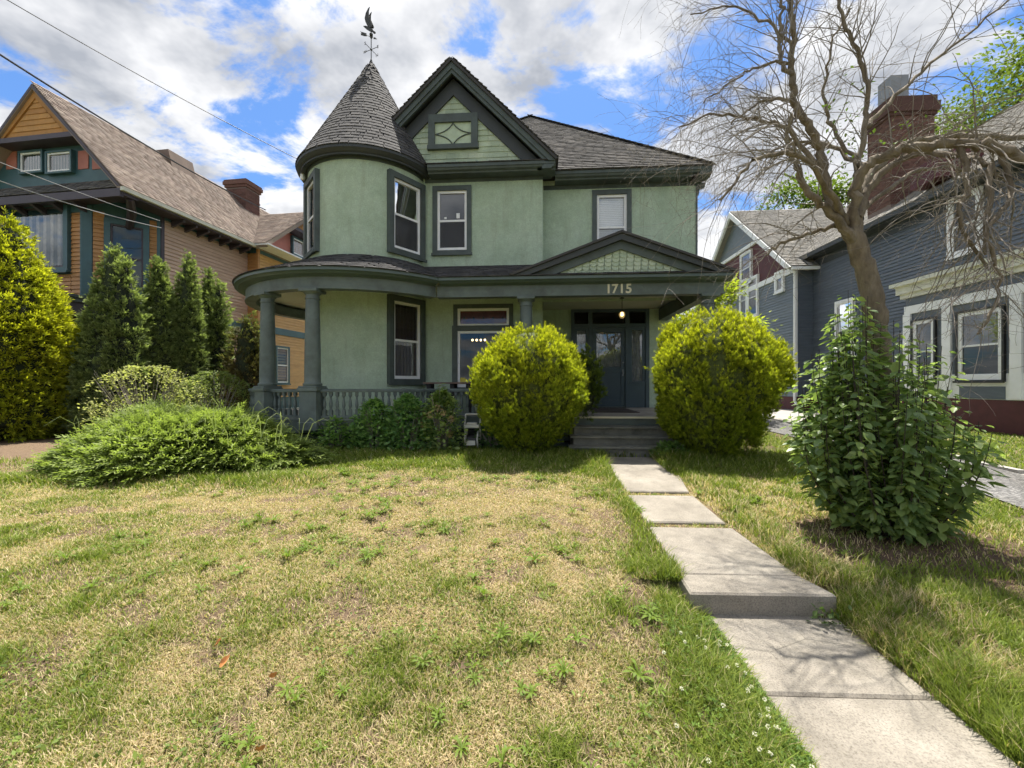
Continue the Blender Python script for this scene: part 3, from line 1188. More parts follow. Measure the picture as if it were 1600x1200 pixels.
for i in range(k):
    a, b = 1.59 + 0.7 * i / k, 1.59 + 0.7 * (i + 1) / k
    ya, yb = DY + 0.06 + 0.025 * (i % 2), DY + 0.06 + 0.025 * ((i + 1) % 2)
    g.quad((a, ya, 2.17), (b, yb, 2.17), (b, yb, 3.19), (a, ya, 3.19))
obj('curtain', g, M['curtain'], door)
g = MB()
g.lathe([(0.012, 0), (0.03, 0.012), (0.034, 0.03), (0.02, 0.05)], 12, M=Matrix.Translation((2.345, DY - 0.01, 2.02)) @ Matrix.Rotation(R(90), 4, 'X'))
g.box(2.325, 2.365, DY - 0.018, DY - 0.008, 1.93, 2.12)
obj('handle', g, M['metal'], door)
g = MB()
g.lathe([(0.02, 0), (0.022, 0.012), (0.012, 0.016)], 12, M=Matrix.Translation((2.345, DY - 0.01, 2.32)) @ Matrix.Rotation(R(90), 4, 'X'))
obj('deadbolt', g, M['metal'], door)
g = MB()
g.box(1.40, 2.50, DY - 0.16, DY - 0.02, 1.0, 1.05)
obj('threshold', g, M['trim'], H)

# ---- porch floor, steps, beams
mb = MB()
px0 = -2.30
k = 0
x = px0
PF = []
mb.box(-2.9, 3.66, 8.99, DY - 0.02, 0.90, FLZ)
porch_floor = obj('porch_floor', mb, M['floor'], H)
x = -2.25
while x < 3.64:                       # boards run out to the front edge
    b = MB()
    b.box(x, min(x + 0.096, 3.66), 8.93, DY - 0.03, FLZ + 0.002, FLZ + 0.022)
    obj('floor_board', b, M['floor'], porch_floor)
    x += 0.1
mb = MB()
mb.arc([(1.3, 0.90), (2.72, 0.90), (2.72, 0.995), (1.3, 0.995)], (XC, YC), -140, 58, 60)
obj('round_porch_floor', mb, M['floor'], H)
mb = MB()
mb.arc([(2.68, 0.74), (2.745, 0.74), (2.745, 0.985), (2.775, 0.985), (2.775, 1.02), (2.68, 1.02)], (XC, YC), -140, 51.5, 60)
obj('round_porch_fascia', mb, M['trim2'], H, smooth=True)
for x0_, x1_ in ((-2.24, 0.60), (2.76, 3.66)):
    mb = MB()
    mb.prism([(8.95, 0.74), (9.02, 0.74), (9.02, 1.02), (8.92, 1.02), (8.92, 0.985), (8.95, 0.985)], x0_, x1_, 'x')
    obj('porch_fascia', mb, M['trim2'], H)
mb = MB()
mb.box(3.60, 3.67, 9.03, DY, 0.74, 1.0)
obj('side_fascia', mb, M['trim2'], H)
# slatted skirt below the fascia
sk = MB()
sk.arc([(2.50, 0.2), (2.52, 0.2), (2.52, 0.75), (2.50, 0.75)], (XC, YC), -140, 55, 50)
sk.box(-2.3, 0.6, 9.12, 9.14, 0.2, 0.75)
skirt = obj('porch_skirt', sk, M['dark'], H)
for k in range(4):
    s = MB()
    z0 = 0.24 + 0.125 * k
    s.arc([(2.60, z0), (2.63, z0), (2.63, z0 + 0.085), (2.60, z0 + 0.085)], (XC, YC), -140, 52, 50)
    s.box(-2.24, 0.6, 9.06, 9.09, z0, z0 + 0.085)
    obj('slat', s, M['trim'], skirt, smooth=True)
for ph in range(-130, 50, 12):
    s = MB()
    s.arc([(2.625, 0.2), (2.655, 0.2), (2.655, 0.75), (2.625, 0.75)], (XC, YC), ph, ph + 2, 2)
    obj('upright', s, M['trim'], skirt)
# steps: three treads, four risers
st = MB()
for k, (y0, z1) in enumerate(((8.67, 0.8375), (8.39, 0.675), (8.11, 0.5125))):
    st.box(0.66 - 0.03 * k, 2.74 + 0.03 * k, y0 + 0.02, y0 + 0.30, 0.2, z1 - 0.04)
st.box(0.60, 2.76, 8.955, 9.0, 0.2, 0.985)
steps = obj('porch_steps', st, M['stepwood'], H)
st = MB()
st.box(0.60, 2.76, 8.948, 8.954, 0.845, 0.975)
obj('fascia_board', st, M['trim2'], steps)
for k, (y0, z1) in enumerate(((8.67, 0.8375), (8.39, 0.675), (8.11, 0.5125))):
    for j in range(2):
        t = MB()
        t.box(0.62 - 0.05 * k, 2.78 + 0.05 * k, y0 - 0.035 + 0.155 * j, y0 + 0.115 + 0.155 * j, z1 - 0.04, z1)
        obj('tread', t, M['stepwood'], steps, bevel=0.008)
t = MB()
t.box(0.60, 2.78, 8.90, 8.948, 0.985, FLZ + 0.024)
obj('nosing', t, M['digits'], steps)
mat_ = MB()
mat_.box(1.28, 2.30, 10.1, 11.9, 0, 0.015)
for i in range(12):
    mat_.box(1.30 + 0.085 * i, 1.33 + 0.085 * i, 10.12, 11.88, 0.015, 0.019)
tag(obj('door_mat', mat_, M['mat']), 'dark flat mat lying on the porch floor before the door', 'door mat').location = (0, 0, FLZ + 0.0225)

# ceiling and beams
mb = MB()
mb.arc([(1.40, 3.86), (2.75, 3.86), (2.75, 3.90), (1.40, 3.90)], (XC, YC), -140, 58, 60)
mb.box(-2.6, 3.72, 8.98, DY + 0.0, 3.863, 3.902)
obj('porch_ceiling', mb, M['ceil'], H)
mb = MB()
mb.arc([(2.56, 3.56), (2.78, 3.56), (2.78, 3.60), (2.765, 3.60), (2.765, 3.80), (2.56, 3.80)], (XC, YC), -140, 51.0, 70)
mb.box(-2.245, 3.74, 8.96, 9.16, 3.56, 3.80)
mb.box(-2.24, 3.75, 8.945, 8.975, 3.56, 3.60)
mb.box(3.36, 3.58, 9.16, DY, 3.52, 3.862)
obj('porch_beam', mb, M['trim2'], H, smooth=True)
mb = MB()
prof = [(2.766, 3.80), (2.82, 3.80), (2.86, 3.83), (2.91, 3.83), (2.95, 3.87), (2.985, 3.875), (2.985, 3.94), (2.70, 3.94)]
mb.arc(prof, (XC, YC), -140, 50.0, 70)
prof2 = [(BY - 0.0 - (p[0] + (10.7 - 8.75 - 2.985) * 0 + 0) , p[1]) for p in prof]
sp = [(8.75 + (2.985 - r), z) for r, z in prof]
mb.prism(sp, -2.16, 3.86, 'x')
gut = obj('porch_cornice', mb, M['gutter'], H, smooth=True)

# porch roof
mb = MB()
n = 60
for i in range(n):
    f0, f1 = i / n, (i + 1) / n
    o0, o1 = -140 + 190 * f0, -140 + 190 * f1
    i0, i1 = -140 + 217 * f0, -140 + 217 * f1
    mb.quad(tp(o0, 3.935, 3.01), tp(o1, 3.935, 3.01), tp(i1, 4.62, 1.48), tp(i0, 4.62, 1.48))
mb.add([(-2.13, 8.73, 3.937), (3.9, 8.73, 3.937), (3.9, 10.85, 4.70), (BX1, 10.85, 4.70), (BX1, 10.41, 4.62), (-2.98, 10.41, 4.62)], [(0, 1, 2, 3, 4, 5)])
proof = obj('porch_roof', mb, M['shingle'], H, recalc=False)
# shingle courses of the porch roof
pv, rr_ = [], []
parts = []
for k in range(12):
    f = k / 12.0
    r_o, z_o = 3.01 + (1.48 - 3.01) * f, 3.937 + 0.685 * f
    e_ = 50 + 27 * f
    cnt = int(r_o * R(e_ + 140) / 0.28)
    for j in range(cnt):
        ph = -140 + (e_ + 140) * (j + (0.5 if k % 2 else 0.0) + 0.3 * (rng.random() - 0.5)) / cnt
        if ph > e_ - 2:
            continue
        parts.append((ph, r_o, z_o))
pos = np.array([tp(a, z + 0.004, r) for a, r, z in parts])
rots = []
for a, r, z in parts:
    qq = R(a)
    tx = Vector((math.cos(qq), math.sin(qq), 0))
    up_ = Vector((-math.sin(qq) * 1.53, math.cos(qq) * 1.53, 0.685)).normalized()
    nn_ = tx.cross(up_)
    rots.append(np.stack([np.array(tx), -np.array(nn_), np.array(up_)], axis=1))
sclv = np.array([(0.26, 0.014, 0.155)] * len(parts))
vv, ff = scatter(SH_TV, SH_TF, pos, np.array(rots), sclv)
obj('round_shingles', big_mesh('round_shingles', vv, ff, M['shingle'], attr=np.repeat(rng.random(len(parts)), 8)), None, proof, kind='stuff')
sl = math.hypot(1.66, 0.683)
shingles_planar('straight_shingles', (-2.13, 8.73, 3.94), (1, 0, 0), (0, 1.66, 0.683), [(0, 0), (6.0, 0), (6.0, sl), (-0.83, sl)], M['shingle'], proof, 0.14, 0.3, seed=4)

# pediment over the steps
PXC, PHW, PZ0, PZ1 = 1.63, 2.24, 3.95, 4.78
mb = MB()
for s in (-1, 1):
    e = (PXC + s * PHW, PZ0)
    a = (PXC, PZ1)
    th = 0.05
    mb.prism([e, a, (PXC, PZ1 + th), (PXC + s * (PHW + 0.06), PZ0 + th * 0.5)], 8.70, RY - 0.02, 'y')
ped = obj('pediment_roof', mb, M['shingle'], H)
mb = MB()
for s in (-1, 1):
    mb.prism([(PXC + s * PHW, PZ0 - 0.003), (PXC, PZ1 - 0.003), (PXC, PZ1 - 0.13), (PXC + s * (PHW - 0.30), PZ0 - 0.003)], 8.74, 8.85, 'y')
obj('rake_moulding', mb, M['rake'], ped)
mb = MB()
for s in (-1, 1):
    mb.prism([(PXC + s * (PHW - 0.30), PZ0 - 0.003), (PXC, PZ1 - 0.13), (PXC, PZ1 - 0.30), (PXC + s * (PHW - 0.78), PZ0 - 0.003)], 8.83, 8.90, 'y')
obj('rake_board', mb, M['trim'], ped)
mb = MB()
mb.prism([(PXC - PHW + 0.35, PZ0 - 0.02), (PXC + PHW - 0.35, PZ0 - 0.02), (PXC, PZ1 - 0.16)], 8.90, 8.94, 'y')
pw = obj('pediment_wall', mb, M['lightgreen'], H)
scale_me = None
row = 0
z = PZ0 + 0.02
sc_count = 0
while z < PZ1 - 0.30:
    half = (PZ1 - 0.27 - z) / (PZ1 - 0.27 - PZ0) * (PHW - 0.72)
    w = 0.15
    x = PXC - half + (w / 2 if row % 2 else 0)
    while x < PXC + half:
        if scale_me is None:
            m_ = MB()
            pts = [(-0.07, 0.13), (-0.07, 0.04), (-0.052, 0.012), (-0.02, -0.004), (0.02, -0.004), (0.052, 0.012), (0.07, 0.04), (0.07, 0.13)]
            vs = [(p[0], -0.032 if p[1] < 0.1 else -0.008, p[1]) for p in pts] + [(p[0], 0.0, p[1]) for p in pts]
            fs = [tuple(range(8))] + [(i, i + 8, (i + 1) % 8 + 8, (i + 1) % 8) for i in range(8)]
            m_.add(vs, fs)
            scale_me = m_.mesh('fish_scale')
            fixnormals(scale_me)
            scale_me.materials.append(M['shake'])
        o = bpy.data.objects.new('fish_scale_shingle', scale_me)
        link(o, pw)
        o.location = (x, 8.898, z)
        x += w
    z += 0.085
    row += 1

# columns on pedestals
col_me = None


def column(x, y, ang=0.0):
    global col_me
    if col_me is None:
        m_ = MB()
        z0, z1 = 1.72, 3.42
        prof = [(0.17, 1.66), (0.178, 1.675), (0.178, 1.705), (0.16, 1.72)]
        for i in range(9):
            f = i / 8
            prof.append((0.152 - 0.026 * f ** 1.6, 1.735 + (3.36 - 1.735) * f))
        prof += [(0.142, 3.365), (0.142, 3.385), (0.126, 3.39), (0.126, 3.45), (0.15, 3.47), (0.168, 3.50)]
        m_.lathe(prof, 28)
        col_me = m_.mesh('shaft')
        fixnormals(col_me)
        col_me.materials.append(M['trim2'])
        col_me.polygons.foreach_set('use_smooth', [True] * len(col_me.polygons))
        col_me.set_sharp_from_angle(angle=R(35))
    Mx = Matrix.Translation((x, y, 0)) @ Matrix.Rotation(ang, 4, 'Z')
    m_ = MB()
    m_.box(-0.175, 0.175, -0.175, 0.175, 0.86, 1.56, Mx)
    m_.box(-0.20, 0.20, -0.20, 0.20, 0.80, 0.96, Mx)
    m_.box(-0.205, 0.205, -0.205, 0.205, 1.56, 1.625, Mx)
    m_.box(-0.19, 0.19, -0.19, 0.19, 1.625, 1.66, Mx)
    c = obj('column', m_, M['trim2'], H, bevel=0.008, label='round porch column on a square pedestal')
    m_ = MB()
    m_.box(-0.185, 0.185, -0.185, 0.185, 3.50, 3.56, Mx)
    obj('capital', m_, M['trim2'], c, bevel=0.008)
    s = bpy.data.objects.new('shaft', col_me)
    link(s, c)
    s.location = (x, y, 0)
    return c


RC = 2.66
for ph in (-1.9, -27.1):
    p = tp(ph, 0, RC)
    column(p[0], p[1], R(ph))
column(-0.33, 9.08)
column(3.46, 9.08)

# railings: top rail, bottom rail, every baluster its own piece
bal_me = MB()
bal_me.box(-0.032, 0.032, -0.032, 0.032, 0, 0.11)
bal_me.lathe([(0.030, 0.11), (0.034, 0.12), (0.020, 0.135), (0.026, 0.16), (0.034, 0.20), (0.031, 0.25), (0.019, 0.33), (0.016, 0.36), (0.026, 0.372), (0.026, 0.385), (0.018, 0.39)], 10)
bal_me.box(-0.030, 0.030, -0.030, 0.030, 0.39, 0.46)
bal_mesh = bal_me.mesh('baluster')
fixnormals(bal_mesh)
bal_mesh.materials.append(M['trim2'])


def baluster(x, y, parent, ang=0):
    o = bpy.data.objects.new('baluster', bal_mesh)
    link(o, parent)
    o.location = (x, y, 1.075)
    o.rotation_euler = (0, 0, ang)


def rail_arc(p0, p1):
    m_ = MB()
    m_.arc([(RC - 0.055, 1.535), (RC + 0.055, 1.535), (RC + 0.06, 1.575), (RC + 0.03, 1.60), (RC - 0.03, 1.60), (RC - 0.06, 1.575)], (XC, YC), p0, p1, 24)
    r_ = obj('railing', m_, M['trim2'], H, smooth=True)
    m_ = MB()
    m_.arc([(RC - 0.045, 1.03), (RC + 0.045, 1.03), (RC + 0.045, 1.078), (RC - 0.045, 1.078)], (XC, YC), p0, p1, 24)
    obj('bottom_rail', m_, M['trim2'], r_, smooth=True)
    n_ = int(abs(p1 - p0) * R(1) * RC / 0.118)
    for i in range(n_):
        a = p0 + (p1 - p0) * (i + 0.5) / n_
        p = tp(a, 0, RC)
        baluster(p[0], p[1], r_, R(a))


def rail_line(x0, x1, y=9.08):
    m_ = MB()
    m_.prism([(y - 0.055, 1.535), (y + 0.055, 1.535), (y + 0.06, 1.575), (y + 0.03, 1.60), (y - 0.03, 1.60), (y - 0.06, 1.575)], x0, x1, 'x')
    r_ = obj('railing', m_, M['trim2'], H)
    m_ = MB()
    m_.box(x0, x1, y - 0.045, y + 0.045, 1.03, 1.078)
    obj('bottom_rail', m_, M['trim2'], r_)
    n_ = int(abs(x1 - x0) / 0.118)
    for i in range(n_):
        baluster(x0 + (x1 - x0) * (i + 0.5) / n_, y, r_)


rail_arc(-60, -31)
rail_arc(-23.2, -5.8)
rail_arc(2.0, 52.4)
rail_line(-2.30, -0.53)
rail_line(-0.13, 0.55)
rail_line(2.80, 3.26)

# house number on the beam
for i, ch in enumerate('1715'):
    cu_ = bpy.data.curves.new('digit', 'FONT')
    cu_.body = ch
    cu_.size = 0.265
    cu_.extrude = 0.012
    cu_.offset = 0.0065
    cu_.align_x = 'CENTER'
    to = bpy.data.objects.new('tmp_digit', cu_)
    COL.objects.link(to)
    bpy.context.view_layer.update()
    dg = bpy.context.evaluated_depsgraph_get()
    me = bpy.data.meshes.new_from_object(to.evaluated_get(dg))
    bpy.data.objects.remove(to)
    me.materials.clear()
    me.materials.append(M['digits'])
    o = bpy.data.objects.new('house_number_digit', me)
    link(o, H)
    o.rotation_euler = (R(90), 0, 0)
    o.location = (1.385 + 0.142 * i + (0.0 if i != 0 else 0.012), 8.948, 3.60)
    o['label'] = 'cream digit %s of the house number' % ch

# pendant lamp at the entry (lit in the photograph)
lp = at(972, 491, 10.7)
pl = thing('pendant_lamp', 'small lit glass globe lamp hanging from the porch ceiling', 'lamp', (lp.x, lp.y, lp.z))
g = MB()
g.tube([(0, 0, 0.06), (0, 0, 3.86 - lp.z)], 0.008, 6)
g.lathe([(0.055, 3.83 - lp.z), (0.06, 3.845 - lp.z), (0.03, 3.862 - lp.z)], 14)
g.lathe([(0.045, 0.05), (0.05, 0.065), (0.02, 0.09)], 14)
obj('rod', g, M['black'], pl)
g = MB()
g.lathe([(0.006, -0.105), (0.05, -0.085), (0.075, -0.04), (0.078, 0.0), (0.06, 0.04), (0.045, 0.05)], 16)
mm, nt, b_ = mat_new('frosted_lamp_glass')
b_.inputs['Base Color'].default_value = (0.75, 0.68, 0.5, 1)
b_.inputs['Transmission Weight'].default_value = 0.75
b_.inputs['Roughness'].default_value = 0.35
obj('globe', g, mm, pl, smooth=True)
g = MB()
g.lathe([(0.004, -0.045), (0.026, -0.03), (0.03, -0.005), (0.018, 0.025), (0.012, 0.05)], 12)
mm, nt, b_ = mat_new('lit_bulb')
b_.inputs['Emission Color'].default_value = (1.0, 0.72, 0.34, 1)
b_.inputs['Emission Strength'].default_value = 2.6
obj('bulb', g, mm, pl, smooth=True)

# chandelier bulbs seen glowing through the plate glass window
ch = thing('chandelier', 'row of small glowing chandelier bulbs inside the plate glass window', 'lamp', tuple(at(748, 533, 12.0)))
g = MB()
g.tube([(0, 0, 0.0), (0, 0, 1.2)], 0.012, 6)
g.tube([(-0.2, 0, 0.0), (-0.1, 0, -0.03), (0, 0, 0.0), (0.1, 0, -0.03), (0.2, 0, 0.0)], 0.01, 6)
obj('arm', g, M['black'], ch)
for k in range(4):
    g = MB()
    xx = -0.18 + 0.12 * k
    g.lathe([(0.012, 0), (0.026, 0.015), (0.03, 0.035), (0.016, 0.06)], 10, (xx, 0, 0.0))
    obj('bulb', g, mm, ch, smooth=True)

# ---- eaves, gutters
mb = MB()
pg = [(1.45, 6.86), (1.60, 6.80), (1.64, 6.80), (1.645, 6.83), (1.70, 6.86), (1.72, 6.90), (1.735, 6.91), (1.735, 6.985), (1.60, 6.985), (1.45, 6.93)]
mb.arc(pg, (XC, YC), -170, 79, 70)
obj('turret_eave', mb, M['rake'], H, smooth=True)
mb = MB()
# (y,z) profile of the straight gutter: front at 0
gp = [(0.0, 0.085), (0.0, 0.01), (0.02, 0.0), (0.035, -0.04), (0.09, -0.07), (0.10, -0.10), (0.43, -0.10), (0.43, -0.06), (0.2, 0.085)]
mb.prism([(10.0 + a, 6.90 + b) for a, b in gp], -2.75, 0.33, 'x')
mb.prism([(0.33 - a, 6.902 + b) for a, b in gp[:7] + [(0.32, -0.10), (0.32, -0.06), (0.2, 0.083)]], 10.01, 10.55, 'y')
obj('bay_eave', mb, M['trim'], H)
mb = MB()
mb.prism([(10.45 + a, 6.86 + b) for a, b in gp], 0.335, 4.10, 'x')
mb.prism([(4.10 - a, 6.858 + b) for a, b in gp[:7] + [(0.30, -0.10), (0.30, -0.06), (0.2, 0.083)]], 10.46, 19.3, 'y')
obj('main_eave', mb, M['trim'], H)
# frieze band under the eaves
mb = MB()
mb.box(BX0 + 0.05, BX1 + 0.012, BY - 0.012, BY - 0.002, 6.72, 6.83)
mb.box(BX1 + 0.02, RX1 + 0.01, RY - 0.014, RY - 0.002, 6.66, 6.77)
mb.arc([(RW + 0.002, 6.76), (RW + 0.014, 6.76), (RW + 0.014, 6.87), (RW + 0.002, 6.87)], (XC, YC), -170, 78, 60)
obj('frieze_band', mb, M['trim'], H, smooth=True)
# ornamental eave bracket at the far right corner
mb = MB()
mb.prism([(RX1 + 0.005, 6.74), (RX1 + 0.25, 6.74), (RX1 + 0.22, 6.62), (RX1 + 0.10, 6.58), (RX1 + 0.07, 6.42), (RX1 + 0.005, 6.36)], RY + 0.02, RY + 0.10, 'y')
obj('eave_bracket', mb, M['trim'], H)
mb = MB()
g = tp(-60, 6.72, 1.6)
mb.lathe([(0.01, -0.06), (0.045, -0.05), (0.06, 0.0), (0.045, 0.05), (0.045, 0.09)], 12, g)
obj('eave_floodlight', mb, M['white'], H, smooth=True)

# ---- main hip roof
PK = Vector((-0.40, 14.85, 11.10))
ez = 6.95
e = [(-4.87, 10.42, ez), (4.12, 10.42, ez), (4.12, 19.3, ez), (-4.87, 19.3, ez)]
mb = MB()
mb.add(e + [tuple(PK)], [(0, 1, 4), (1, 2, 4), (2, 3, 4), (3, 0, 4), (3, 2, 1, 0)])
mroof = obj('main_roof', mb, M['shingle_main'], H)
d = math.hypot(PK.y - 10.42, PK.z - ez)
shingles_planar('shingles', (-4.87, 10.42, ez), (1, 0, 0), (0, PK.y - 10.42, PK.z - ez), [(0, 0), (8.99, 0), (PK.x + 4.87, d)], M['shingle_main'], mroof, 0.135, 0.27, 0.02, seed=9)
d = math.hypot(4.12 - PK.x, PK.z - ez)
shingles_planar('side_shingles', (4.12, 10.42, ez), (0, 1, 0), (PK.x - 4.12, 0, PK.z - ez), [(0, 0), (8.88, 0), (PK.y - 10.42, d)], M['shingle_main'], mroof, 0.135, 0.3, 0.02, seed=10)
for a in e[:2]:
    A = Vector(a)
    n_ = 34
    for k in range(n_):
        p0, p1 = A.lerp(PK, k / n_), A.lerp(PK, (k + 1.25) / n_)
        c_ = MB()
        c_.bar(p0 + Vector((0, 0, 0.035)), p1 + Vector((0, 0, 0.02)), 0.2, 0.02)
        obj('hip_cap', c_, M['shingle'], mroof)

# ---- front gable
GXC, GHW, GZ0, GZ1 = -2.15, 2.48, 6.97, 9.42
mb = MB()
yb = 13.1
for s in (-1, 1):
    mb.prism([(GXC + s * GHW, GZ0), (GXC, GZ1), (GXC, GZ1 + 0.075), (GXC + s * (GHW + 0.06), GZ0 + 0.02)], 9.93, yb, 'y')
groof = obj('gable_roof', mb, M['shingle'], H)
gl = math.hypot(GHW, GZ1 - GZ0)
shingles_planar('shingles', (GXC + GHW + 0.05, 9.92, GZ0 + 0.05), (0, 1, 0), (-GHW, 0, GZ1 - GZ0), [(0, 0), (0.9, 0), (3.1, gl), (0, gl)], M['shingle'], groof, 0.14, 0.3, 0.03, seed=12)
shingles_planar('left_shingles', (GXC - GHW - 0.05, 13.0, GZ0 + 0.05), (0, -1, 0), (GHW, 0, GZ1 - GZ0), [(2.0, 0), (3.08, 0), (3.08, gl), (0, gl)], M['shingle'], groof, 0.14, 0.3, 0.03, seed=13)
mb = MB()
for s in (-1, 1):
    mb.prism([(GXC + s * GHW, GZ0 - 0.003), (GXC, GZ1 - 0.003), (GXC, GZ1 - 0.16), (GXC + s * (GHW - 0.16), GZ0 - 0.003)], 9.97, 10.03, 'y')
    mb.prism([(GXC + s * (GHW - 0.16), GZ0 - 0.003), (GXC, GZ1 - 0.16), (GXC, GZ1 - 0.26), (GXC + s * (GHW - 0.26), GZ0 - 0.003)], 10.0, 10.06, 'y')
obj('rake_moulding', mb, M['trim'], groof)
mb = MB()
for s in (-1, 1):
    mb.prism([(GXC + s * (GHW - 0.26), GZ0 - 0.003), (GXC, GZ1 - 0.26), (GXC, GZ1 - 0.66), (GXC + s * (GHW - 0.66), GZ0 - 0.003)], 10.19, 10.24, 'y')
    mb.prism([(GXC + s * (GHW - 0.16), GZ0), (GXC, GZ1 - 0.16), (GXC, GZ1 - 0.18), (GXC + s * (GHW - 0.18), GZ0)], 10.06, 10.24, 'y')
obj('rake_board', mb, M['rake'], groof)
mb = MB()
mb.prism([(GXC - GHW + 0.4, GZ0 - 0.02), (GXC + GHW - 0.4, GZ0 - 0.02), (GXC, GZ1 - 0.42)], 10.25, 10.32, 'y')
gw = obj('gable_wall', mb, M['lightgreen'], H)
GWX0, GWX1, GWZ0, GWZ1 = -2.77, -1.55, 7.46, 8.20
z, row = GZ0 + 0.12, 0
while z < GZ1 - 0.72:
    half = (GZ1 - 0.68 - z) / (GZ1 - GZ0) * GHW
    xs = [GXC - half]
    x = GXC - half - 0.12 * rng.random()
    while x < GXC + half:
        w = 0.20 + 0.18 * rng.random()
        x0_, x1_ = max(x, GXC - half), min(x + w - 0.008, GXC + half)
        x += w
        segs = [(x0_, x1_)]
        if z + 0.14 > GWZ0 and z < GWZ1:
            segs = [(x0_, min(x1_, GWX0 + 0.02)), (max(x0_, GWX1 - 0.02), x1_)]
        for a, b in segs:
            if b - a < 0.03:
                continue
            m_ = MB()
            f0, f1 = -0.018 - 0.006 * rng.random(), -0.004
            m_.add([(a, 10.25 + f0, z), (b, 10.25 + f0, z), (b, 10.25 + f1, z + 0.15), (a, 10.25 + f1, z + 0.15), (a, 10.25, z), (b, 10.25, z)],
                   [(0, 1, 2, 3), (4, 5, 1, 0), (0, 3, 4), (1, 5, 2)])
            obj('wood_shingle', m_, M['shake'], gw)
    z += 0.135
    row += 1
mb = MB()
mb.box(GWX0, GWX0 + 0.16, 10.17, 10.24, GWZ0, GWZ1)
mb.box(GWX1 - 0.16, GWX1, 10.17, 10.24, GWZ0, GWZ1)
mb.box(GWX0, GWX1, 10.172, 10.238, GWZ1 - 0.10, GWZ1 + 0.10)
mb.box(GWX0 - 0.02, GWX1 + 0.02, 10.15, 10.238, GWZ0 - 0.02, GWZ0 + 0.09)
gwin = obj('gable_window', mb, M['trim'], H, label='gable window with a curved diamond muntin')
mb = MB()
a0, a1, b0, b1 = GWX0 + 0.16, GWX1 - 0.16, GWZ0 + 0.09, GWZ1 - 0.10
mb.quad((a0, 10.225, b0), (a1, 10.225, b0), (a1, 10.225, b1), (a0, 10.225, b1))
obj('panel', mb, M['lightgreen'], gwin)
mb = MB()
cx, cz = (a0 + a1) / 2, (b0 + b1) / 2
hx, hz = (a1 - a0) / 2, (b1 - b0) / 2
for sx in (-1, 1):
    for sz in (-1, 1):
        pts = []
        for i in range(9):
            t = i / 8
            # quarter curve, concave towards the centre
            u_ = (1 - t) ** 2 * 0 + 2 * t * (1 - t) * 0.22 + t * t * 1.0
            w_ = (1 - t) ** 2 * 1 + 2 * t * (1 - t) * 0.22 + 0
            pts.append((cx + sx * hx * u_, 10.215, cz + sz * hz * w_))
        mb.tube(pts, 0.014, 5)
obj('muntin', mb, M['trim'], gwin)
# skirt roof between gutter and gable wall
mb = MB()
mb.add([(-3.4, 9.99, 6.985), (0.25, 9.99, 6.985), (0.12, 10.26, 7.085), (-3.6, 10.26, 7.085)], [(0, 1, 2, 3)])
skr = obj('skirt_roof', mb, M['shingle'], H, recalc=False)
shingles_planar('shingles', (-3.3, 9.985, 6.987), (1, 0, 0), (0, 0.27, 0.10), [(0, 0), (3.6, 0), (3.5, 0.28), (0, 0.28)], M['shingle'], skr, 0.13, 0.26, 0.018, seed=14)

# ---- turret cone: the shingles that show largest are pieces, the rest one mass
AP = Vector((XC, YC, 10.08))
mb = MB()
cone = [(1.745, 6.975), (1.60, 7.22), (1.40, 7.58), (0.02, 10.06)]
mb.arc(cone, (XC, YC), -180, 180, 72, closed=False)
troof = obj('turret_roof', mb, M['shingle'], H, smooth=True)
segs, tot = [], 0.0
for (r0, z0), (r1, z1) in zip(cone[:-1], cone[1:]):
    L = math.hypot(r1 - r0, z1 - z0)
    segs.append((tot, tot + L, r0, z0, r1, z1))
    tot += L


def on_cone(t):
    for a, b, r0, z0, r1, z1 in segs:
        if t <= b or b == tot:
            f = (t - a) / (b - a)
            return r0 + (r1 - r0) * f, z0 + (z1 - z0) * f, (r1 - r0) / (b - a), (z1 - z0) / (b - a)


cand = []
t, row = -0.02, 0
while t < tot - 0.12:
    r, z, dr_, dz_ = on_cone(max(t, 0))
    cnt = max(5, int(2 * math.pi * r / 0.19))
    for j in range(cnt):
        a = 360.0 * (j + 0.5 * (row % 2) + 0.25 * (rng.random() - 0.5)) / cnt - 180
        qq = R(a)
        tx = Vector((math.cos(qq), math.sin(qq), 0))
        up_ = Vector((math.sin(qq) * dr_, -math.cos(qq) * dr_, dz_)).normalized()
        no = tx.cross(up_)
        p = Vector((XC + r * math.sin(qq), YC - r * math.cos(qq), z)) + no * 0.003
        w = 2 * math.pi * r / cnt * (0.93 + 0.05 * rng.random())
        view = (Vector((0, 0, CAM_Z)) - p).normalized()
        cand.append((max(0, no.dot(view)) * w, p, tx, no, up_, w, 0.010 + 0.007 * rng.random()))
    t += 0.112
    row += 1
order = sorted(range(len(cand)), key=lambda i: -cand[i][0])
near = set(order[:300])
sh_me = bpy.data.meshes.new('shingle')
sh_me.from_pydata([tuple(v) for v in SH_TV], [], [tuple(f) for f in SH_TF[0]])
fixnormals(sh_me)
sh_me.materials.append(M['shingle'])
rest_p, rest_r, rest_s = [], [], []
for i, (_, p, tx, no, up_, w, th) in enumerate(cand):
    m3 = Matrix((tx, -no, up_)).transposed()
    if i in near:
        o = bpy.data.objects.new('shingle', sh_me)
        link(o, troof)
        o.matrix_basis = Matrix.Translation(p) @ m3.to_4x4() @ Matrix.Diagonal((w, th, 0.135, 1))
    else:
        rest_p.append(np.array(p))
        rest_r.append(np.array(m3))
        rest_s.append((w, th, 0.135))
vv, ff = scatter(SH_TV, SH_TF, np.array(rest_p), np.array(rest_r), np.array(rest_s))
obj('shingles', big_mesh('shingles', vv, ff, M['shingle'], attr=np.repeat(rng.random(len(rest_p)), 8)), None, troof, kind='stuff')
mb = MB()
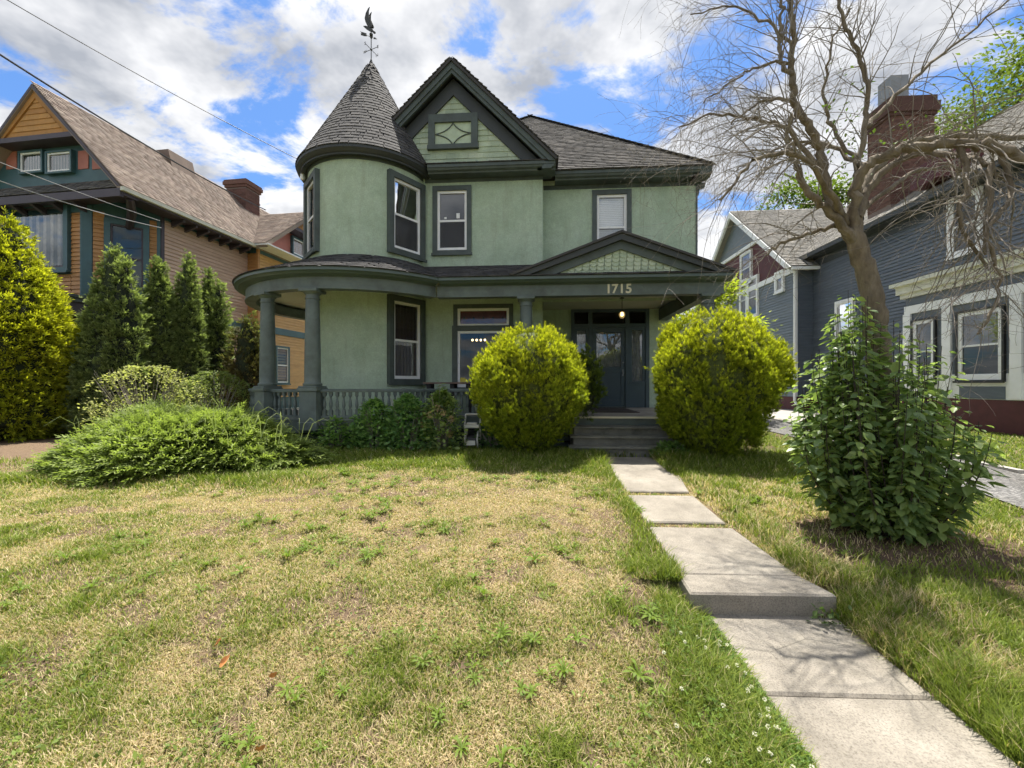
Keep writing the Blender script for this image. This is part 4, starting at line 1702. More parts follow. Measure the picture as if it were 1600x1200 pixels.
mb.lathe([(0.06, 9.95), (0.045, 10.06), (0.02, 10.12), (0.012, 10.16)], 12, (XC, YC, 0))
obj('finial_cap', mb, M['vane'], H, smooth=True)

# ---- weather vane on the turret
VZ = 10.12
wv = thing('weather_vane', 'dark metal eagle weather vane with arrow on the turret tip', 'weather vane', (XC, YC, VZ))
s = 0.0166                                # metres per photo pixel out there
g = MB()
g.tube([(0, 0, 0), (0, 0, 1.02)], 0.012, 6)
g.lathe([(0.005, 0.26), (0.03, 0.285), (0.03, 0.30), (0.005, 0.325)], 8)
g.lathe([(0.005, 0.60), (0.035, 0.63), (0.035, 0.65), (0.005, 0.68)], 8)
obj('rod', g, M['vane'], wv)
ang = R(-20)
for k in range(2):
    g = MB()
    a = ang + k * math.pi / 2
    g.tube([(-0.2 * math.cos(a), -0.2 * math.sin(a), 0.30), (0.2 * math.cos(a), 0.2 * math.sin(a), 0.30)], 0.008, 5)
    obj('direction_arm', g, M['vane'], wv)
for k, ch_ in enumerate('ENWS'):
    a = ang + k * math.pi / 2
    cu_ = bpy.data.curves.new('letter', 'FONT')
    cu_.body = ch_
    cu_.size = 0.11
    cu_.extrude = 0.006
    cu_.align_x = 'CENTER'
    cu_.align_y = 'CENTER'
    to = bpy.data.objects.new('tmp_letter', cu_)
    COL.objects.link(to)
    bpy.context.view_layer.update()
    me = bpy.data.meshes.new_from_object(to.evaluated_get(bpy.context.evaluated_depsgraph_get()))
    bpy.data.objects.remove(to)
    me.materials.clear()
    me.materials.append(M['vane'])
    o = bpy.data.objects.new('direction_letter', me)
    link(o, wv)
    o.rotation_euler = (R(90), 0, ang)
    o.location = (0.235 * math.cos(a), 0.235 * math.sin(a), 0.30)
Mv = Matrix.Rotation(R(-16), 4, 'Z')
g = MB()
g.tube([Mv @ Vector((-0.36, 0, 0.86)), Mv @ Vector((0.19, 0, 0.55))], 0.009, 5)
g.prism([(-0.38, 0.92), (-0.16, 0.80), (-0.15, 0.72), (-0.24, 0.745), (-0.36, 0.81), (-0.33, 0.86)], -0.006, 0.006, 'y', Mv)
g.prism([(0.12, 0.62), (0.20, 0.535), (0.08, 0.575)], -0.006, 0.006, 'y', Mv)
obj('arrow', g, M['vane'], wv)
g = MB()
# body, head and spread wings in relief
body = [(-0.26, 1.02), (-0.16, 1.00), (-0.05, 0.93), (0.05, 0.86), (0.115, 0.76), (0.09, 0.73), (0.02, 0.80), (-0.07, 0.85), (-0.17, 0.93)]
g.prism(body, -0.03, 0.03, 'y', Mv)
wing = [(-0.10, 0.96), (-0.17, 1.10), (-0.20, 1.22), (-0.16, 1.36), (-0.08, 1.46), (-0.03, 1.49), (-0.06, 1.38), (-0.06, 1.25), (0.0, 1.10), (0.06, 0.95), (0.03, 0.90)]
g.prism(wing, -0.035, -0.02, 'y', Mv)
wing2 = [(p[0] * 0.9 + 0.02, 0.9 + (p[1] - 0.9) * 0.82) for p in wing]
g.prism(wing2, 0.02, 0.035, 'y', Mv @ Matrix.Rotation(R(14), 4, 'X') if False else Mv)
g.prism([(0.09, 0.79), (0.14, 0.76), (0.145, 0.72), (0.11, 0.735)], -0.02, 0.02, 'y', Mv)
g.lathe([(0.01, 0.66), (0.05, 0.69), (0.05, 0.74), (0.01, 0.78)], 8)
obj('eagle', g, M['vane'], wv)
wv.scale = (0.92, 0.92, 0.92)

# stickers in the upper bay window
for x, z, w, h in ((-2.08, 5.84, 0.085, 0.13), (-2.40, 5.83, 0.06, 0.05)):
    g = MB()
    g.box(x - w / 2, x + w / 2, BY + 0.036, BY + 0.04, z, z + h)
    obj('window_sticker', g, M['sticker'], H)

# ---- things on and by the porch
bt = thing('porch_bench', 'low dark bench with a brown plank top on the porch by the bay window', 'bench', (-2.1, 9.75, FLZ + 0.022))
g = MB()
g.box(-0.62, 0.52, -0.2, 0.2, 0.68, 0.72)
obj('plank_top', g, paint('brown_plank', (0.13, 0.08, 0.06), 0.2, 0.6), bt, bevel=0.006)
for x in (-0.5, 0.05, 0.42):
    g = MB()
    g.box(x - 0.05, x + 0.05, -0.17, 0.17, 0, 0.68)
    obj('leg', g, M['dark'], bt)

hr = thing('hose_reel_cart', 'pale plastic garden hose reel cart standing in the plants before the porch', 'hose reel', (at(738, 690, 8.15).x, 8.15, float(gz(-1.3, 8.15))))
mp_ = paint('pale_plastic', (0.55, 0.54, 0.50), 0.06, 0.45)
g = MB()
for sx in (-1, 1):
    g.tube([(sx * 0.155, 0.1, 0.02), (sx * 0.15, 0.05, 0.35), (sx * 0.15, 0.0, 0.56), (sx * 0.15, 0.12, 0.75)], 0.016, 8)
g.tube([(-0.15, 0.12, 0.75), (0.15, 0.12, 0.75)], 0.018, 8)
obj('frame', g, mp_, hr, smooth=True)
g = MB()
g.box(-0.15, 0.15, -0.10, 0.06, 0.50, 0.56)
g.box(-0.10, 0.10, -0.08, 0.02, 0.56, 0.60)
obj('tray', g, mp_, hr, bevel=0.01)
for sx in (-1, 1):
    g = MB()
    g.lathe([(0.05, -0.012), (0.17, -0.012), (0.175, 0.0), (0.17, 0.012), (0.05, 0.012)], 20, M=Matrix.Translation((sx * 0.12, 0.0, 0.27)) @ Matrix.Rotation(R(90), 4, 'Y'))
    obj('reel_disc', g, mp_, hr)
g = MB()
g.lathe([(0.09, -0.10), (0.09, 0.10)], 16, M=Matrix.Translation((0, 0, 0.27)) @ Matrix.Rotation(R(90), 4, 'Y'))
obj('drum', g, M['black'], hr)
g = MB()
g.box(-0.085, 0.085, -0.19, -0.175, 0.18, 0.27)
for x in (-0.035, 0.035):
    for z in (0.205, 0.245):
        g.box(x - 0.02, x + 0.02, -0.194, -0.19, z - 0.013, z + 0.013)
obj('guide', g, mp_, hr)
g = MB()
g.lathe([(0.02, -0.02), (0.09, -0.02), (0.095, 0), (0.09, 0.02), (0.02, 0.02)], 16, M=Matrix.Translation((0.19, 0.08, 0.09)) @ Matrix.Rotation(R(90), 4, 'Y'))
obj('wheel', g, M['black'], hr)
g = MB()
g.lathe([(0.02, -0.02), (0.09, -0.02), (0.095, 0), (0.09, 0.02), (0.02, 0.02)], 16, M=Matrix.Translation((-0.19, 0.08, 0.09)) @ Matrix.Rotation(R(90), 4, 'Y'))
obj('wheel', g, M['black'], hr)
g = MB()
pts = []
for i in range(40):
    t = i / 39
    pts.append((-0.1 + 0.32 * math.cos(t * 7.0) * (0.6 + 0.4 * t), -0.25 + 0.16 * math.sin(t * 7.0), 0.02 + 0.005 * math.sin(t * 20)))
g.tube(pts, 0.011, 6)
obj('hose', g, paint('green_hose', (0.03, 0.09, 0.07), 0.1, 0.4), hr, smooth=True)
#@@NEIGHBOURS
# ================================================================== neighbours
def rot2(rz):
    c, s = math.cos(rz), math.sin(rz)
    return lambda x, y: (c * x - s * y, s * x + c * y)


def local_pix(O, rz, px, py, c, axis='y'):
    """point of the photo ray on a plane (local y=c or local x=c) of a house frame"""
    a = (px - 800.0) / F_PX
    d = (-math.sin(YAW) + a * math.cos(YAW), math.cos(YAW) + a * math.sin(YAW), (600.0 - py) / F_PX)
    inv = rot2(-rz)
    o = inv(-O[0], -O[1])
    dd = inv(d[0], d[1])
    t = (c - o[1]) / dd[1] if axis == 'y' else (c - o[0]) / dd[0]
    return Vector((o[0] + t * dd[0], o[1] + t * dd[1], CAM_Z + d[2] * t - O[2]))


def siding(parent, p0, p1, z0, z1, mat, expo=0.12, out=None, seed=0, stuff=False, z_clip=None):
    """lapped boards from p0 to p1 (2D), outward normal out (2D); each board a piece"""
    p0, p1, out = Vector((*p0, 0)), Vector((*p1, 0)), Vector((*out, 0)).normalized()
    z = z0
    allv = MB()
    while z < z1 - 0.02:
        zt = min(z + expo + 0.015, z1)
        a, b = p0, p1
        if z_clip:
            f0, f1 = z_clip(z)
            if f1 - f0 < 0.02:
                z += expo
                continue
            a, b = p0.lerp(p1, f0), p0.lerp(p1, f1)
        m_ = allv if stuff else MB()
        up = Vector((0, 0, 1))
        vs = [a + out * 0.042 + up * z, b + out * 0.042 + up * z, b + out * 0.008 + up * zt, a + out * 0.008 + up * zt,
              a + up * z, b + up * z, b + up * zt, a + up * zt]
        m_.add(vs, [(0, 1, 2, 3), (4, 5, 1, 0), (0, 3, 7, 4), (1, 5, 6, 2), (3, 2, 6, 7)])
        if not stuff:
            obj('siding_board', m_, mat, parent)
        z += expo
    if stuff:
        obj('siding_boards', allv, mat, parent, kind='stuff')


def bricks(parent, x0, x1, y0, y1, z0, z1, sides, bl=0.21, bh=0.075, cap=300):
    """courses of bricks on the given faces of a stack, joints recessed"""
    me = {}
    n = 0
    for k in range(int((z1 - z0) / bh)):
        z = z0 + k * bh
        for s in sides:
            a0, a1 = (x0, x1) if s in 'fb' else (y0, y1)
            a = a0 - (bl / 2 if k % 2 else 0)
            while a < a1 - 0.01:
                b0, b1 = max(a, a0), min(a + bl - 0.012, a1)
                a += bl
                if b1 - b0 < 0.03:
                    continue
                key = (s, round(b1 - b0, 3))
                if key not in me:
                    m_ = MB()
                    L, h_ = (b1 - b0) / 2, bh - 0.012
                    if s == 'f':
                        m_.box(-L, L, -0.012, 0.02, 0, h_)
                    elif s == 'l':
                        m_.box(-0.012, 0.02, -L, L, 0, h_)
                    else:
                        m_.box(-0.02, 0.012, -L, L, 0, h_)
                    me[key] = m_.mesh('brick')
                    me[key].materials.append(M['brick'])
                o = bpy.data.objects.new('brick', me[key])
                link(o, parent)
                c_ = (b0 + b1) / 2
                o.location = (c_, y0, z) if s == 'f' else ((x0, c_, z) if s == 'l' else (x1, c_, z))
                n += 1
    return n


def closed_window(parent, Mx, w, h, cas_mat, cas=0.1, frame_mat=None, split=0.5, what='dark', label=None, sill=True, f=0.05):
    """window standing proud on a boarded wall, with its own dark back"""
    Mo = Mx @ Matrix.Translation((0, -0.11, 0))
    win = window(parent, Mo, w, h, cas_mat, cas=cas, proud=0.02, mat_f=frame_mat, split=split, upper=what, lower='dark' if what != 'blind' else 'blind', depth=0.115, sill=sill, label=label, f=f)
    m_ = MB()
    m_.quad((-w / 2, 0.112, 0), (w / 2, 0.112, 0), (w / 2, 0.112, h), (-w / 2, 0.112, h), Mo)
    obj('backing', m_, M['dark'], win)
    return win


# ------------------------------------------------------------------ orange house on the left
LO, LR = (-12.88, 13.5, 0.4), R(-4.5)
L = thing('orange_house', 'orange clapboard house with teal trim and brown roof at left', 'house', LO, LR)


def zl(z):
    return z - 0.4


lp_ = lambda px, py, c, ax='y': local_pix(LO, LR, px, py, c, ax)
CH = 1.3
mb = MB()
mb.quad((0, 0, 0), (0, 3.8, 0), (0, 3.8, 7.2), (0, 0, 7.2))
mb.quad((-CH, -CH, 0), (0, 0, 0), (0, 0, 7.2), (-CH, -CH, 7.2))
mb.quad((-6.6, -CH, 0), (-CH, -CH, 0), (-CH, -CH, 7.2), (-6.6, -CH, 7.2))
mb.quad((0, 3.8, 0), (0.5, 3.8, 0), (0.5, 3.8, 7.2), (0, 3.8, 7.2))
mb.quad((0.5, 3.8, 0), (0.5, 10.0, 0), (0.5, 10.0, 7.2), (0.5, 3.8, 7.2))
mb.quad((-6.6, 10, 0), (-6.6, -CH, 0), (-6.6, -CH, 7.2), (-6.6, 10, 7.2))
mb.quad((0.5, 10, 0), (-6.6, 10, 0), (-6.6, 10, 7.2), (0.5, 10, 7.2))
lw = obj('wall', mb, M['teal'], L, recalc=False)
siding(lw, (0, 0.02), (0, 3.78), 0.7, 3.62, M['sky_sheen'], 0.13, (1, 0))
siding(lw, (0, 0.02), (0, 3.78), 3.92, 6.95, M['sky_sheen'], 0.13, (1, 0))
siding(lw, (0.02, 3.8), (0.48, 3.8), 0.7, 6.9, M['orange'], 0.13, (0, -1), stuff=True)
siding(lw, (0.5, 3.85), (0.5, 9.9), 0.7, 3.55, M['sunlit'], 0.13, (1, 0))
siding(lw, (0.5, 3.85), (0.5, 9.9), 3.85, 6.9, M['sunlit'], 0.13, (1, 0))
mb = MB()
mb.box(-0.01, 0.06, 0, 3.78, 3.62, 3.92)
mb.box(0.48, 0.56, 3.8, 9.95, 3.55, 3.85)
mb.box(0.0, 0.04, 0.0, 3.8, 6.9, 7.2)
obj('belt_course', mb, M['teal'], L)
mb = MB()
mb.box(-0.05, 0.05, -0.06, 0.05, 0, 7.2)
obj('corner_post', mb, M['purple'], L)
mb = MB()
mb.box(0.44, 0.54, 3.76, 3.86, 0, 7.2)
obj('corner_post', mb, M['orange'], L)
# diagonal corner face with its window
dg_ = math.sqrt(0.5)
DMx = lambda s_, z: frame_M((-CH + s_ * dg_, -CH + s_ * dg_, z), (dg_, dg_, 0), (dg_, -dg_, 0))
DL = CH / dg_


def diag(s0, s1):
    return ((-CH + s0 * dg_, -CH + s0 * dg_), (-CH + s1 * dg_, -CH + s1 * dg_))


siding(lw, *diag(0.16, 0.42), 3.9, 6.8, M['orange'], 0.13, (dg_, -dg_), seed=3)
siding(lw, *diag(1.52, 1.72), 3.9, 6.8, M['orange'], 0.13, (dg_, -dg_), seed=4)
mb = MB()
mb.box(-0.12, 0.12, -0.05, 0.03, 3.9, 7.0, DMx(0.02, 0))
mb.box(-0.06, 0.06, -0.05, 0.03, 3.9, 7.0, DMx(1.77, 0))
mb.box(-CH - 0.16, -CH + 0.02, -CH - 0.05, -CH + 0.02, 3.9, 7.0)
obj('corner_pilaster', mb, M['teal'], L)
closed_window(L, DMx(0.97, 4.35), 0.80, 2.1, M['teal'], cas=0.15, frame_mat=M['purple'], what='blind2', split=0.5, label='corner window of the orange house behind the evergreens')
# front face
a = lp_(22, 425, -CH)
b = lp_(108, 322, -CH)
wx, ww, wz, wh = (a.x + b.x) / 2, b.x - a.x - 0.12, a.z + 0.05, b.z - a.z - 0.08
closed_window(L, frame_M((wx, -CH, wz), (1, 0, 0), (0, -1, 0)), ww, wh, M['teal'], cas=0.17, frame_mat=M['purple'], what='lace', split=0, label='large upper front window of the orange house')
siding(lw, (wx + ww / 2 + 0.18, -CH), (-CH - 0.17, -CH), 3.9, 6.7, M['orange'], 0.13, (0, -1))
siding(lw, (-6.5, -CH), (wx - ww / 2 - 0.18, -CH), 3.9, 6.7, M['orange'], 0.13, (0, -1))
siding(lw, (wx - ww / 2 - 0.16, -CH), (wx + ww / 2 + 0.16, -CH), 3.9, wz - 0.2, M['orange'], 0.13, (0, -1))
mb = MB()
mb.box(-6.6, -CH + 0.03, -CH - 0.035, -CH + 0.01, 6.72, 7.2)
mb.box(-6.6, -CH + 0.03, -CH - 0.05, -CH + 0.01, 7.0, 7.06)
obj('frieze', mb, M['teal'], L)
# lower floor windows on the wing
wa, wb = lp_(428, 598, 0.5, 'x'), lp_(448, 545, 0.5, 'x')
closed_window(L, frame_M((0.52, (wa.y + wb.y) / 2, wa.z), (0, 1, 0), (1, 0, 0)), abs(wb.y - wa.y) - 0.1, wb.z - wa.z, M['teal'], cas=0.08, what='dark', label='small lower window in the amber side wing')

# roof
EX, EZl, RXl, RZl = 0.60, zl(7.57), -2.60, zl(10.93)
YF = -1.80
mb = MB()
mb.prism([(EX, EZl), (RXl, RZl), (RXl, RZl - 0.16), (EX - 0.05, EZl - 0.13)], YF, 11.0, 'y')
mb.prism([(2 * RXl - EX, EZl), (RXl, RZl), (RXl, RZl - 0.16), (2 * RXl - EX + 0.05, EZl - 0.13)], YF, 11.0, 'y')
lroof = obj('roof', mb, M['shingle_tan'], L)
sl_ = math.hypot(EX - RXl, RZl - EZl)
shingles_planar('shingles', (EX + 0.02, YF - 0.02, EZl + 0.012), (0, 1, 0), (RXl - EX, 0, RZl - EZl), [(0, 0), (12.6, 0), (12.6, sl_), (0, sl_)], M['shingle_tan'], lroof, 0.14, 0.3, 0.016, seed=21)
# cross gable over the wing
CY, CZr, CHW = 6.9, zl(10.25), 3.5
mb = MB()
for s in (-1, 1):
    mb.prism([(CY + s * CHW, zl(7.55)), (CY, CZr), (CY, CZr - 0.15), (CY + s * (CHW - 0.1), zl(7.42))], -2.6, 1.15, 'x')
croof = obj('cross_gable_roof', mb, M['shingle_tan'], L)
shingles_planar('shingles', (-2.6, CY - CHW - 0.02, zl(7.55) + 0.012), (1, 0, 0), (0, CHW, CZr - zl(7.55)), [(0, 0), (3.75, 0), (3.75, math.hypot(CHW, CZr - zl(7.55))), (0, math.hypot(CHW, CZr - zl(7.55)))], M['shingle_tan'], croof, 0.14, 0.3, 0.016, seed=22)
mb = MB()
mb.prism([(CY - CHW + 0.25, zl(7.55)), (CY + CHW - 0.25, zl(7.55)), (CY, CZr - 0.2)], 0.42, 0.5, 'x')
cg = obj('cross_gable_wall', mb, M['salmon'], L)
mb = MB()
mb.prism([(CY - 1.35, zl(9.0)), (CY + 1.35, zl(9.0)), (CY, CZr - 0.17)], 0.5, 1.05, 'x')
obj('cross_gable_top', mb, M['orangeshake'], L)
mb = MB()
for k in range(9):
    zz = zl(9.02) + 0.11 * k
    half = (CZr - 0.2 - zz) / (CZr - zl(9.0)) * 1.4
    if half > 0.05:
        mb.add([(1.09, CY - half, zz), (1.09, CY + half, zz), (1.06, CY + half * 0.9, zz + 0.12), (1.06, CY - half * 0.9, zz + 0.12), (1.04, CY - half, zz), (1.04, CY + half, zz)], [(0, 1, 2, 3), (4, 5, 1, 0)])
obj('shake_courses', mb, M['orangeshake'], cg, kind='stuff')
mb = MB()
mb.box(0.5, 1.12, CY - 1.7, CY + 1.7, zl(8.86), zl(8.99))
for s in (-1, 1):
    mb.prism([(CY + s * CHW, zl(7.54)), (CY, CZr - 0.01), (CY, CZr - 0.2), (CY + s * (CHW - 0.2), zl(7.54))], 1.09, 1.14, 'x')
obj('gable_trim', mb, M['purple'], cg)
for yy in (CY - 0.95, CY + 0.1):
    closed_window(L, frame_M((0.5, yy + 0.4, zl(7.95)), (0, 1, 0), (1, 0, 0)), 0.8, 0.75, M['teal'], cas=0.08, what='lace', split=0, sill=False, label='attic window in the side gable of the orange house')  # pale curtain added in place of the sky's whitish reflection
mb = MB()
mb.prism([(CY - CHW, zl(7.5)), (CY + CHW, zl(7.5)), (CY + CHW, zl(7.56)), (CY - CHW, zl(7.56))], 0.4, 1.3, 'x')
obj('pent_eave', mb, M['whitetrim'], L)
# eave soffit, gutter, brackets
mb = MB()
mb.box(0.0, EX, YF + 0.05, 3.4, EZl - 0.19, EZl - 0.15)
mb.box(-6.4, EX, YF + 0.02, -CH, EZl - 0.24, EZl - 0.20)
obj('soffit', mb, M['purple'], L)
mb = MB()
mb.box(EX - 0.02, EX + 0.09, YF, 3.5, EZl - 0.13, EZl - 0.02)
obj('gutter', mb, M['creamtrim'], L)
for k in range(7):
    y = 0.3 + 0.5 * k
    mb = MB()
    mb.prism([(0.02, EZl - 0.19), (0.52, EZl - 0.19), (0.50, EZl - 0.27), (0.02, EZl - 0.42)], y, y + 0.09, 'y')
    obj('eave_bracket', mb, M['purple'], L)
for k in range(6):
    x = -1.35 - 0.75 * k
    mb = MB()
    mb.prism([(-CH - 0.02, EZl - 0.24), (YF + 0.06, EZl - 0.24), (YF + 0.08, EZl - 0.30), (-CH - 0.02, EZl - 0.50)], x, x + 0.12, 'x')
    obj('eave_bracket', mb, M['purple'], L)
mb = MB()
mb.tube([(EX - 0.1, YF + 0.35, EZl - 0.22), (-0.1, -0.9, EZl - 0.42), (-0.55, -0.62, EZl - 0.75)], [0.10, 0.13, 0.10], 8)
obj('curved_bracket', mb, M['purple'], L, smooth=True)
# front gable: orange top, recessed attic storey, pent roof
GB = zl(9.36)
ghalf = (RZl - GB) / (RZl - EZl) * (EX - RXl)
mb = MB()
mb.prism([(RXl - ghalf + 0.1, GB), (RXl + ghalf - 0.1, GB), (RXl, RZl - 0.2)], YF + 0.12, YF + 0.2, 'y')
gt = obj('gable_top', mb, M['orangeshake'], L)
for k in range(8):
    zz = GB + 0.02 + 0.17 * k
    half = (RZl - 0.42 - zz) / (RZl - EZl) * (EX - RXl)
    if half < 0.08:
        continue
    mb = MB()
    y_ = YF + 0.12
    mb.add([(RXl - half, y_ - 0.03, zz), (RXl + half, y_ - 0.03, zz), (RXl + max(half - 0.165, 0.02), y_ - 0.008, zz + 0.18), (RXl - max(half - 0.165, 0.02), y_ - 0.008, zz + 0.18), (RXl - half, y_, zz), (RXl + half, y_, zz)], [(0, 1, 2, 3), (4, 5, 1, 0)])
    obj('gable_board', mb, M['orangeshake'], gt)
mb = MB()
for s in (-1, 1):
    mb.prism([(RXl + s * (ghalf - 0.02), GB), (RXl, RZl - 0.15), (RXl, RZl - 0.40), (RXl + s * (ghalf - 0.27), GB)], YF + 0.07, YF + 0.12, 'y')
obj('gable_rake', mb, M['orangeshake'], gt)
mb = MB()
for s in (-1, 1):
    mb.prism([(RXl + s * (EX - RXl), EZl - 0.01), (RXl, RZl - 0.01), (RXl, RZl - 0.13), (RXl + s * (EX - RXl - 0.12), EZl - 0.01)], YF - 0.01, YF + 0.06, 'y')
mb.box(RXl - ghalf - 0.05, RXl + ghalf + 0.05, YF + 0.03, YF + 0.55, GB - 0.15, GB)
mb.box(2 * RXl - EX, EX - 0.02, YF - 0.005, YF + 0.1, EZl - 0.30, EZl - 0.06)
obj('gable_fascia', mb, M['purple'], L)
mb = MB()
mb.quad((2 * RXl - EX + 0.1, YF + 0.02, EZl - 0.03), (EX - 0.1, YF + 0.02, EZl - 0.03), (EX - 0.55, YF + 0.50, EZl + 0.47), (2 * RXl - EX + 0.55, YF + 0.50, EZl + 0.47))
pr = obj('pent_roof', mb, M['shingle_main'], L, recalc=False)
shingles_planar('shingles', (2 * RXl - EX + 0.1, YF + 0.01, EZl - 0.025), (1, 0, 0), (0, 0.48, 0.50), [(0, 0), (6.2, 0), (5.75, 0.69), (0.45, 0.69)], M['shingle_main'], pr, 0.14, 0.3, 0.016, seed=23)
AY = YF + 0.48
mb = MB()
mb.prism([(2 * RXl - EX + 0.5, EZl + 0.4), (EX - 0.5, EZl + 0.4), (RXl + ghalf, GB), (RXl - ghalf, GB)], AY, AY + 0.06, 'y')
aw = obj('attic_wall', mb, M['teal'], L)
for px0, px1 in ((38, 71), (80, 116)):
    a, b = lp_(px0, 272, AY), lp_(px1, 239, AY)
    closed_window(L, frame_M(((a.x + b.x) / 2, AY, a.z), (1, 0, 0), (0, -1, 0)), b.x - a.x, b.z - a.z, M['teal'], cas=0.06, what='lace', split=0, sill=False, label='small attic window under the orange gable')  # whitish sky reflection imitated by an added pale curtain
for px0, px1 in ((11, 27), (123, 139), (145, 160)):
    a, b = lp_(px0, 265, AY), lp_(px1, 235, AY)
    if px0 == 145:
        tri = [(a.x, a.z), (b.x, a.z), (a.x, a.z + 0.36)]
    else:
        tri = [(a.x, a.z), (b.x, a.z), (b.x, b.z), (a.x, b.z)]
    mb = MB()
    mb.prism(tri, AY - 0.02, AY - 0.001, 'y')
    obj('salmon_panel', mb, M['salmon'], aw)
# brick chimney and metal vent
Cc = lp_(380, 300, 6.2)
mb = MB()
mb.box(Cc.x - 0.52, Cc.x + 0.52, 5.75, 6.65, 8.6, zl(11.35))
chim = obj('chimney', mb, M['mortar'], L)
bricks(chim, Cc.x - 0.52, Cc.x + 0.52, 5.75, 6.65, 9.2, zl(11.2), 'fr', 0.24, 0.085)
mb = MB()
mb.box(Cc.x - 0.58, Cc.x + 0.58, 5.69, 6.71, zl(11.2), zl(11.32))
mb.box(Cc.x - 0.63, Cc.x + 0.63, 5.64, 6.76, zl(11.32), zl(11.48))
mb.box(Cc.x - 0.60, Cc.x + 0.60, 5.67, 6.73, zl(11.48), zl(11.56))
mb.box(Cc.x - 0.55, Cc.x + 0.55, 5.72, 6.68, zl(10.66), zl(10.72))
obj('corbelled_top', mb, M['brick'], chim)
va, vb = lp_(232, 246, 2.0), lp_(246, 225, 2.0)
mb = MB()
mb.prism([(RXl - 0.55, RZl - 0.5), (RXl + 0.5, RZl - 0.5), (RXl + 0.32, RZl + 0.22), (RXl - 0.32, RZl + 0.22)], 2.3, 3.4, 'y')
obj('roof_vent', mb, M['shingle_tan'], L)
# porch of the orange house, mostly in shade behind the evergreens
mb = MB()
mb.box(-6.8, -0.55, -4.3, -CH, zl(4.12), zl(4.24))
mb.box(-6.84, -0.50, -4.34, -CH, zl(4.24), zl(4.32))
obj('porch_roof', mb, M['trim'], L)
mb = MB()
mb.box(-6.7, -0.62, -4.2, -CH, zl(3.75), zl(4.12))
obj('porch_beam', mb, M['purple'], L)
mb = MB()
mb.box(-6.7, -0.6, -4.2, -CH, 0.55, 0.7)
obj('porch_deck', mb, M['trim'], L)
for x, y in ((-0.75, -4.1), (-0.75, -1.55), (-3.3, -4.1), (-5.6, -4.1)):
    mb = MB()
    mb.box(x - 0.1, x + 0.1, y - 0.1, y + 0.1, 0.0, zl(3.76))
    obj('porch_post', mb, paint('brown_post', (0.2, 0.1, 0.05), 0.15, 0.6), L)
for y0, y1 in ((-4.0, -1.65),):
    mb = MB()
    mb.box(-0.80, -0.70, y0, y1, 1.45, 1.52)
    mb.box(-0.79, -0.71, y0, y1, 0.82, 0.88)
    r_ = obj('porch_railing', mb, M['gutter'], L)
    for k in range(14):
        m_ = MB()
        yy = y0 + 0.08 + 0.165 * k
        m_.box(-0.775, -0.725, yy, yy + 0.05, 0.88, 1.45)
        obj('baluster', m_, M['salmon'], r_)
mb = MB()
for k in range(3):
    mb.box(-0.6, 0.2 + 0.02 * k, -3.9 + 0.001 * k, -2.6, 0.14 * k + 0.02, 0.14 * k + 0.10)
obj('side_steps', mb, M['trim2'], L)

# ------------------------------------------------------------------ blue house on the right
B = house_root('blue_house', 'slate blue clapboard house with white trim and burgundy foundation at right', (14.5, 18.0, 0.4))
WX = 12.8
mb = MB()
wall_cells(mb, 7.0, 20.9, 0.2, 7.75, [], lambda y, z: (WX, y, z))
wall_cells(mb, WX - 0.8, WX, 0.2, 7.6, [], lambda x, z: (x, 20.9, z))
wall_cells(mb, 20.9, 33.0, 0.2, 7.3, [], lambda y, z: (WX - 0.8, y, z))
wall_cells(mb, WX, 24.0, 0.2, 7.75, [], lambda x, z: (x, 7.0, z))
wall_cells(mb, WX - 0.8, 24.0, 0.2, 7.3, [], lambda x, z: (x, 33.0, z))
bw = obj('wall', mb, M['blue'], B, recalc=False)
siding(bw, (WX, 11.0), (WX, 20.88), 1.1, 7.6, M['blue'], 0.125, (-1, 0))
siding(bw, (WX - 0.8, 20.95), (WX - 0.8, 32.9), 1.1, 7.1, M['bluegrey'], 0.14, (-1, 0))
siding(bw, (WX - 0.78, 20.9), (WX, 20.9), 1.1, 7.3, M['blue'], 0.14, (0, -1), stuff=True)
mb = MB()
mb.box(WX - 0.06, WX + 0.05, 7.0, 20.86, 0.2, 1.1)
mb.box(WX - 0.86, WX - 0.75, 20.84, 33.0, 0.2, 1.08)
mb.box(WX - 0.75, WX, 20.84, 20.9, 0.2, 1.08)
obj('foundation', mb, M['burgundy'], B)
mb = MB()
mb.box(WX - 0.85, WX - 0.74, 20.83, 20.98, 1.1, 7.3)
obj('corner_board', mb, M['whitetrim'], B)
mb = MB()
mb.tube([(WX - 0.95, 20.75, 7.2), (WX - 0.90, 20.78, 6.9), (WX - 0.90, 20.78, 0.9), (WX - 0.92, 20.6, 0.75)], 0.065, 8)
obj('downspout', mb, M['whitetrim'], B, smooth=True)
# main roof
BE, BEZ, BRX, BRZ = 12.25, 7.72, 19.1, 12.95
mb = MB()
mb.prism([(BE, BEZ), (BRX, BRZ), (BRX, BRZ - 0.2), (BE + 0.05, BEZ - 0.16)], 6.4, 27.0, 'y')
mb.prism([(2 * BRX - BE, BEZ), (BRX, BRZ), (BRX, BRZ - 0.2), (2 * BRX - BE - 0.05, BEZ - 0.16)], 6.4, 27.0, 'y')
broof = obj('roof', mb, M['shingle_grey'], B)
shingles_planar('shingles', (BE, 27.0, BEZ + 0.015), (0, -1, 0), (BRX - BE, 0, BRZ - BEZ), [(0, 0), (16.5, 0), (16.5, 8.6), (0, 8.6)], M['shingle_grey'], broof, 0.17, 0.36, 0.016, seed=31)
mb = MB()
mb.box(BE - 0.03, BE + 0.08, 6.4, 20.4, BEZ - 0.17, BEZ - 0.02)
mb.box(BE + 0.08, WX, 6.4, 20.4, BEZ - 0.20, BEZ - 0.17)
obj('eave', mb, M['rake'], B)
mb = MB()
